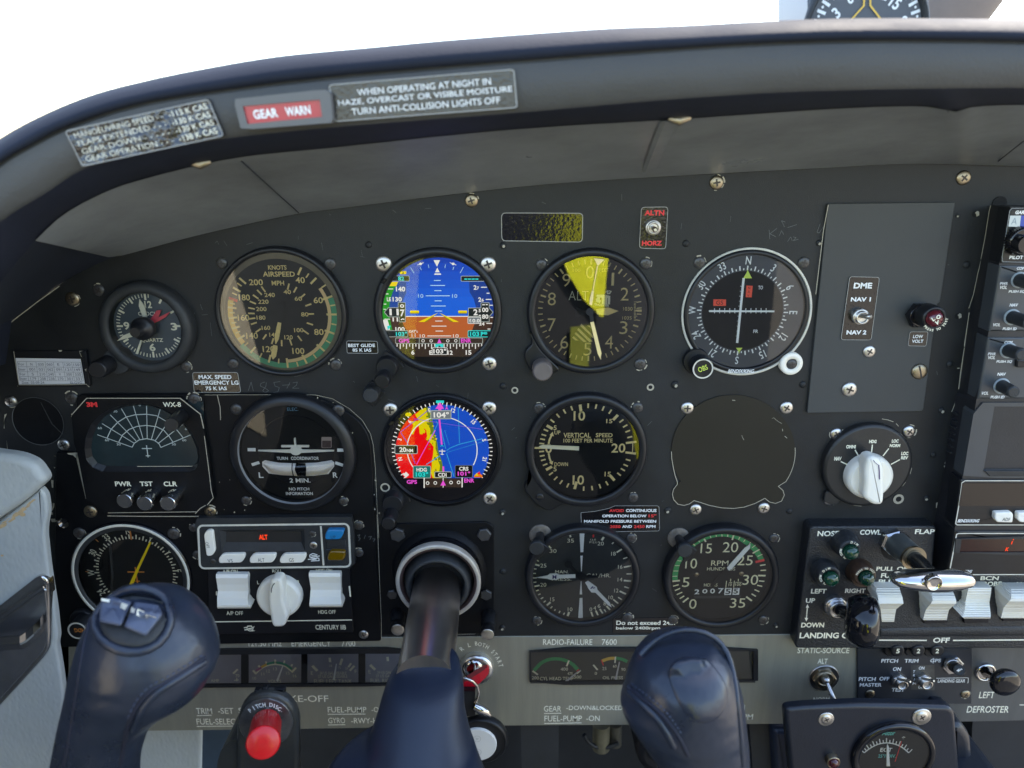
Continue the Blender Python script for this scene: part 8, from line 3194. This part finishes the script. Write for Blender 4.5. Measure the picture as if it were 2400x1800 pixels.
mb = MB()
mb.prism(PX, rpoly([(-250, 1480), (176, 1480), (176, 2100), (-250, 2100)], 4), -.03, -.009, .001)
t.part("side_trim", mb, mat("dark maroon side trim", lin(26, 24, 30), .45, var=.2))
t2 = Thing("control_hose", "brown-grey hose arching in the dark below the panel", "hose", K12(200, 1400), -.03)
t2.part("hose", mb, mat("hose rubber", lin(92, 84, 78), .5, var=.2))
for x, y0, y1, h_, r in ((960, 1190, 1440, -.04, .006), (1110, 1190, 1380, -.05, .005)):
    pass
t3 = Thing("linkage_rods", "dull metal rods and cable hanging in the dark below the checklist", "linkage", K12(1000, 1300), -.06)
mb = MB()
mb.tube([P(*K12(965, 1180), -.06), P(*K12(962, 1445), -.06)], .0075, 16)
t3.part("rod", mb, mat("dirty rod", lin(96, 92, 76), .5, .4, var=.5, vscale=60))
mb = MB()
mb.tube([P(*K12(1115, 1180), -.065), P(*K12(1110, 1400), -.065)], .006, 16)
t3.part("rod", mb, mat("dirty rod", lin(70, 68, 60), .5, .4, var=.5, vscale=60))
mb = MB()
mb.tube([P(*K12(x, y), -.055) for x, y in resample([(780, 1300), (830, 1380), (920, 1430), (1060, 1425), (1150, 1390)], 16)], .002, 8)
t3.part("cable", mb, M['bezelgrey'])
t4 = Thing("side_knob", "round black knob lettered RIGHT, partly hidden behind the right yoke grip", "knob", K12(1580, 1480), .02)
mb = MB()
mb.knob(K12, (1590, 1480), [(250, -.03), (250, .020), (235, .026), (170, .028)], .024, 48, knurl=.06, kseg=(0, 1))
t4.part("body", mb, M['black'])
mb = MB()
mb.knob(K12, (1600, 1475), [(140, .027), (136, .0295), (120, .030)], .029, 40)
t4.part("centre_cap", mb, M['bezel'])
mb = MB()
mb.arctext("RIGHT", K12, (1680, 1440), 150, 275, 222, 30, .0290, 0, .02, True)
t4.part("lettering", mb, M['dialgrey'] if False else mat("dim white ink", lin(150, 150, 148), .6))

# ------------------------------------------------------------------ things on the glareshield
HGS = .1412
K0 = Cv(0, 0, T80)


def gplacard(name, label, quad, cat="placard", hh=HGS, mt=None):
    t_ = Thing(name, label, cat, (sum(p[0] for p in quad) / 4, sum(p[1] for p in quad) / 4), hh)
    q_ = rpoly(quad, 8)
    b = MB()
    b.prism(PX, q_, hh - .001, hh + .0006, .0001)
    t_.part("foil", b, mt or pl_black)
    cx_, cy_ = sum(p[0] for p in quad) / 4, sum(p[1] for p in quad) / 4
    b = MB()
    b.strip(PX, [(x + (cx_ - x) * .015, y + (cy_ - y) * .04) for x, y in q_], 2.2, hh + .0008, closed=True)
    t_.part("border_line", b, pl_edge)
    return t_


def bil(q, u, v):
    return tuple((q[0][i] * (1 - u) + q[1][i] * u) * (1 - v) + (q[3][i] * (1 - u) + q[2][i] * u) * v for i in (0, 1))


def qtext(mb, tx, q, u0, v0, u1, v1, h_, bold=.02):
    mb.textq(tx, PX, [bil(q, u0, v0), bil(q, u1, v0), bil(q, u1, v1), bil(q, u0, v1)], h_, 0, bold)


wr = mat("crinkled placard foil", lin(32, 31, 34), .15, spec=.9, bump=1.0, bscale=150, bdist=.004)
Q1 = [K0(415, 850), K0(1355, 635), K0(1455, 880), K0(530, 1085)]
t = gplacard("speed_placard", "crinkled glossy placard of K CAS speeds at the left end of the glareshield", Q1, mt=wr)
mb = MB()
for i, (a, b) in enumerate((("MANOEUVRING SPEED - -", "-113 K CAS"), ("FLAPS EXTENDED - - -", "-130 K CAS"), ("GEAR DOWN - - - - -", "-130 K CAS"), ("GEAR OPERATION - - -", "-138 K CAS"))):
    v = .11 + i * .215
    qtext(mb, a, Q1, .05, v, .66, v + .135, HGS + .0008, -.015)
    qtext(mb, b, Q1, .70, v, .965, v + .145, HGS + .0008, .0)
t.part("lettering", mb, M['paint'])
Q2 = [(768, 198), (1207, 160), (1215, 253), (782, 287)]
t = gplacard("night_placard", "glossy black placard beginning WHEN OPERATING AT NIGHT IN on the glareshield", Q2)
mb = MB()
for i, (s_, u0, u1) in enumerate((("WHEN OPERATING AT NIGHT IN", .15, .865), ("HAZE, OVERCAST OR VISIBLE MOISTURE", .04, .975), ("TURN ANTI-COLLISION LIGHTS OFF", .105, .905))):
    v = .19 + i * .245
    qtext(mb, s_, Q2, u0, v, u1, v + .165, HGS + .0008, .0)
t.part("lettering", mb, M['white'])
t = Thing("gear_warning_light", "red GEAR WARN light in a grey frame on the glareshield", "warning light", (655, 252), HGS)
OQ = [K0(1512, 643), K0(2100, 578), K0(2140, 592), K0(2158, 795), K0(1562, 842)]
IQ = [K0(1572, 688), K0(2072, 646), K0(2088, 757), K0(1602, 804)]
mb = MB()
mb.frame(PX, rpoly(OQ, 4), IQ, HGS + .0055, HGS - .002, HGS + .004, 60)
t.part("frame", mb, mat("lamp frame grey", lin(92, 92, 92), .4, bump=.1))
mb = MB()
mb.poly(PX, [(x, y) for x, y in IQ], HGS + .0044)
mb.poly(PX, [bil(IQ, -.03, -.08), bil(IQ, 1.03, -.08), bil(IQ, 1.03, 1.08), bil(IQ, -.03, 1.08)], HGS + .0042)
t.part("lens", mb, mat("red lamp lens", lin(172, 14, 44), .25, coat=.3))
mb = MB()
qtext(mb, "GEAR", IQ, .11, .26, .43, .78, HGS + .0047, .03)
qtext(mb, "WARN", IQ, .53, .26, .86, .78, HGS + .0047, .03)
t.part("lettering", mb, M['white'])

# standby compass behind the rim
t = Thing("standby_compass", "vertical-card compass in a blue-grey box standing on the glareshield top", "compass", (2000, 20), .06)
HC = .06
mb = MB()
mb.prism(PX, [(1895, 130), (1895, -260), (2178, -260), (2178, 130)], HC - .046, HC, .001, steps=3)
t.part("case", mb, mat("compass case", lin(92, 100, 110), .35, bump=.05, var=.1))
mb = MB()
q4 = [P(1895, 130, HC - .001), P(1895, -258, HC - .001)]
mb.add([(p[0] - .0005, y, p[2]) for p in q4 for y in (-HC + .001, -HC + .045)], [(0, 1, 3, 2)])
t.part("blue_lit_side", mb, mat("case side tinted sky blue", lin(78, 110, 152), .3))  # blue sky light on the case's side put into its colour
cc0 = (2030, 72)
mb = MB()
mb.knob(PX, cc0, [(146, HC), (146, HC + .004), (138, HC + .005), (132, HC + .001)], HC + .003, 72, caps=False)
t.part("bezel", mb, M['bezelgrey'])
mb = MB()
mb.disc(PX, cc0, 134, HC + .0012, 64)
t.part("dial_face", mb, mat("compass face", lin(78, 82, 88), .5))
d = Dial(PX, cc0[0], cc0[1], HC + .0015)
mb = MB()
for i in range(72):
    a = i * 5
    if i % 2 == 0:
        d.tick(mb, a, 106, 127, 7)
    else:
        mb.discab(d.pt(a, 119), 3 * d.k, d.h, 10)
for s_, a in (("3", -63), ("6", -34), ("9", -5), ("12", 20), ("15", 45), ("S", 75)):
    d.num(mb, s_, a, 84, 26, a * .7, 0, .03, .85)
t.part("dial_marks", mb, M['white'])
mb = MB()
mb.strip(PX, [(2026, -60), (2025, 13), (1990, 52)], 4, HC + .0022)
mb.strip(PX, [(2039, -60), (2040, 13), (2070, 52)], 4, HC + .0022)
t.part("aeroplane_outline", mb, M['yellowarc'])
t = Thing("windscreen_post", "tan windscreen post slanting up behind the standby compass", "window post", (2230, 20), -.2)
mb = MB()
mb.tube([P(2185, 200, -.16), P(2215, 60, -.16), P(2300, -60, -.17), P(2420, -210, -.2)], [.026, .026, .0265, .027], 24, flat=((0, 1, 0), .5))
t.part("post", mb, mat("tan trim", lin(112, 98, 88), .7, bump=.1, var=.1))

# ------------------------------------------------------------------ behind the camera: what the glass mirrors
t = Thing("safety_vest", "yellow high-visibility vest worn by the photographer, seen only mirrored in the gauge glass", "vest", (1200, 900), .75)
YV = -.86


def torso(z, half, dep, a0, a1, n=18, off=0.0):
    return [((half + off) * sin(a0 + (a1 - a0) * i / n) + .015, YV + (dep + off) * cos(a0 + (a1 - a0) * i / n), z) for i in range(n + 1)]


ZS = [(-.03, .10, .06), (-.06, .16, .09), (-.10, .195, .11), (-.2, .205, .125), (-.35, .20, .13), (-.55, .20, .125), (-.72, .21, .13)]
mb = MB()
mb.loft([torso(z, a, b, 0, 2 * pi, 36)[:-1] for z, a, b in ZS], closed=True)
t.part("dark_jumper", mb, mat("dark jumper", lin(40, 42, 46), .9))
fl = mat("fluorescent yellow cloth", (.80, .82, .02, 1), .8, bump=.3, bscale=40, bdist=.01)


def xa(x, a):
    return math.asin(max(-1, min(1, (x - .015) / a)))


shade_cloth = mat("vest cloth darkened for shade", lin(120, 126, 40), .8)  # the vest's shaded lower part, its shade put into a darker colour
for nm, edge in (("front_panel", ((-.06, .088, .125), (-.10, .098, .148), (-.135, .100, .152), (-.165, .075, .155), (-.20, .090, .152), (-.24, .115, .150), (-.27, .145, .150))),
                 ("side_panel", ((-.37, .13, .19), (-.42, .14, .235), (-.47, .16, .24), (-.52, .18, .235))),
                 ("front_panel", ((-.10, -.19, -.12), (-.2, -.185, -.15), (-.36, -.19, -.165), (-.53, -.2, -.17)))):
    mb = MB()
    mb.loft([[(x0 + (x1 - x0) * i / 6, (YV + .145 - ((x0 + (x1 - x0) * i / 6) * 1.2) ** 2) if nm == 'front_panel' else -.745, z) for i in range(7)] for z, x0, x1 in edge])
    t.part(nm, mb, fl)
mb = MB()
mb.loft([[(.095 + .055 * i / 6, YV + .146 - ((.088 + .06 * i / 6) * 1.6) ** 2, z) for i in range(7)] for z in (-.285, -.40)])
t.part("shaded_front", mb, shade_cloth)
# the door and side wall run back beside the pilot
t = Thing("side_wall", "unseen cabin side wall with an added cream glare patch, running back from the left door panel", "side wall", (-300, 1400), .3)
mb = MB()
for x in (-.37, -.39):
    mb.add([(x, -.03, -.75), (x, -1.4, -.75), (x, -1.4, -.02), (x, -.03, -.06)], [(0, 1, 2, 3)])
mb.add([(-.37, -1.4, -.02), (-.37, -.03, -.06), (-.39, -.03, -.06), (-.39, -1.4, -.02)], [(0, 1, 2, 3)])
t.part("wall_sheet", mb, mat("dark grey side cloth", lin(62, 64, 66), .8))
mb = MB()  # added cream patch stands for a sunlit area, mirrored as glare
mb.add([(-.368, -.36, -.34), (-.368, -.50, -.36), (-.368, -.60, -.42), (-.368, -.60, -.30), (-.368, -.535, -.17), (-.368, -.52, -.10), (-.368, -.36, -.10)], [tuple(range(7))])
t.part("cream_glare_patch", mb, mat("cream patch for sun glare", lin(212, 200, 174), .6, var=.1))

t = Thing("rear_seat", "dark grey seat backs added unseen behind the photographer for the gauge glass to mirror", "seat back", (1200, 900), 1.5)
mb = MB()  # unseen upright sheet added to darken what the gauge glass mirrors
for y in (-1.55, -1.6):
    mb.add([(-.7, y, -.8), (.7, y, -.8), (.7, y, -.12), (-.7, y, -.12)], [(0, 1, 2, 3)])
mb.add([(-.7, -1.55, -.12), (.7, -1.55, -.12), (.7, -1.6, -.12), (-.7, -1.6, -.12)], [(0, 1, 2, 3)])
t.part("seat_cloth", mb, mat("seat cloth", lin(58, 60, 64), .9, var=.3, vscale=4))
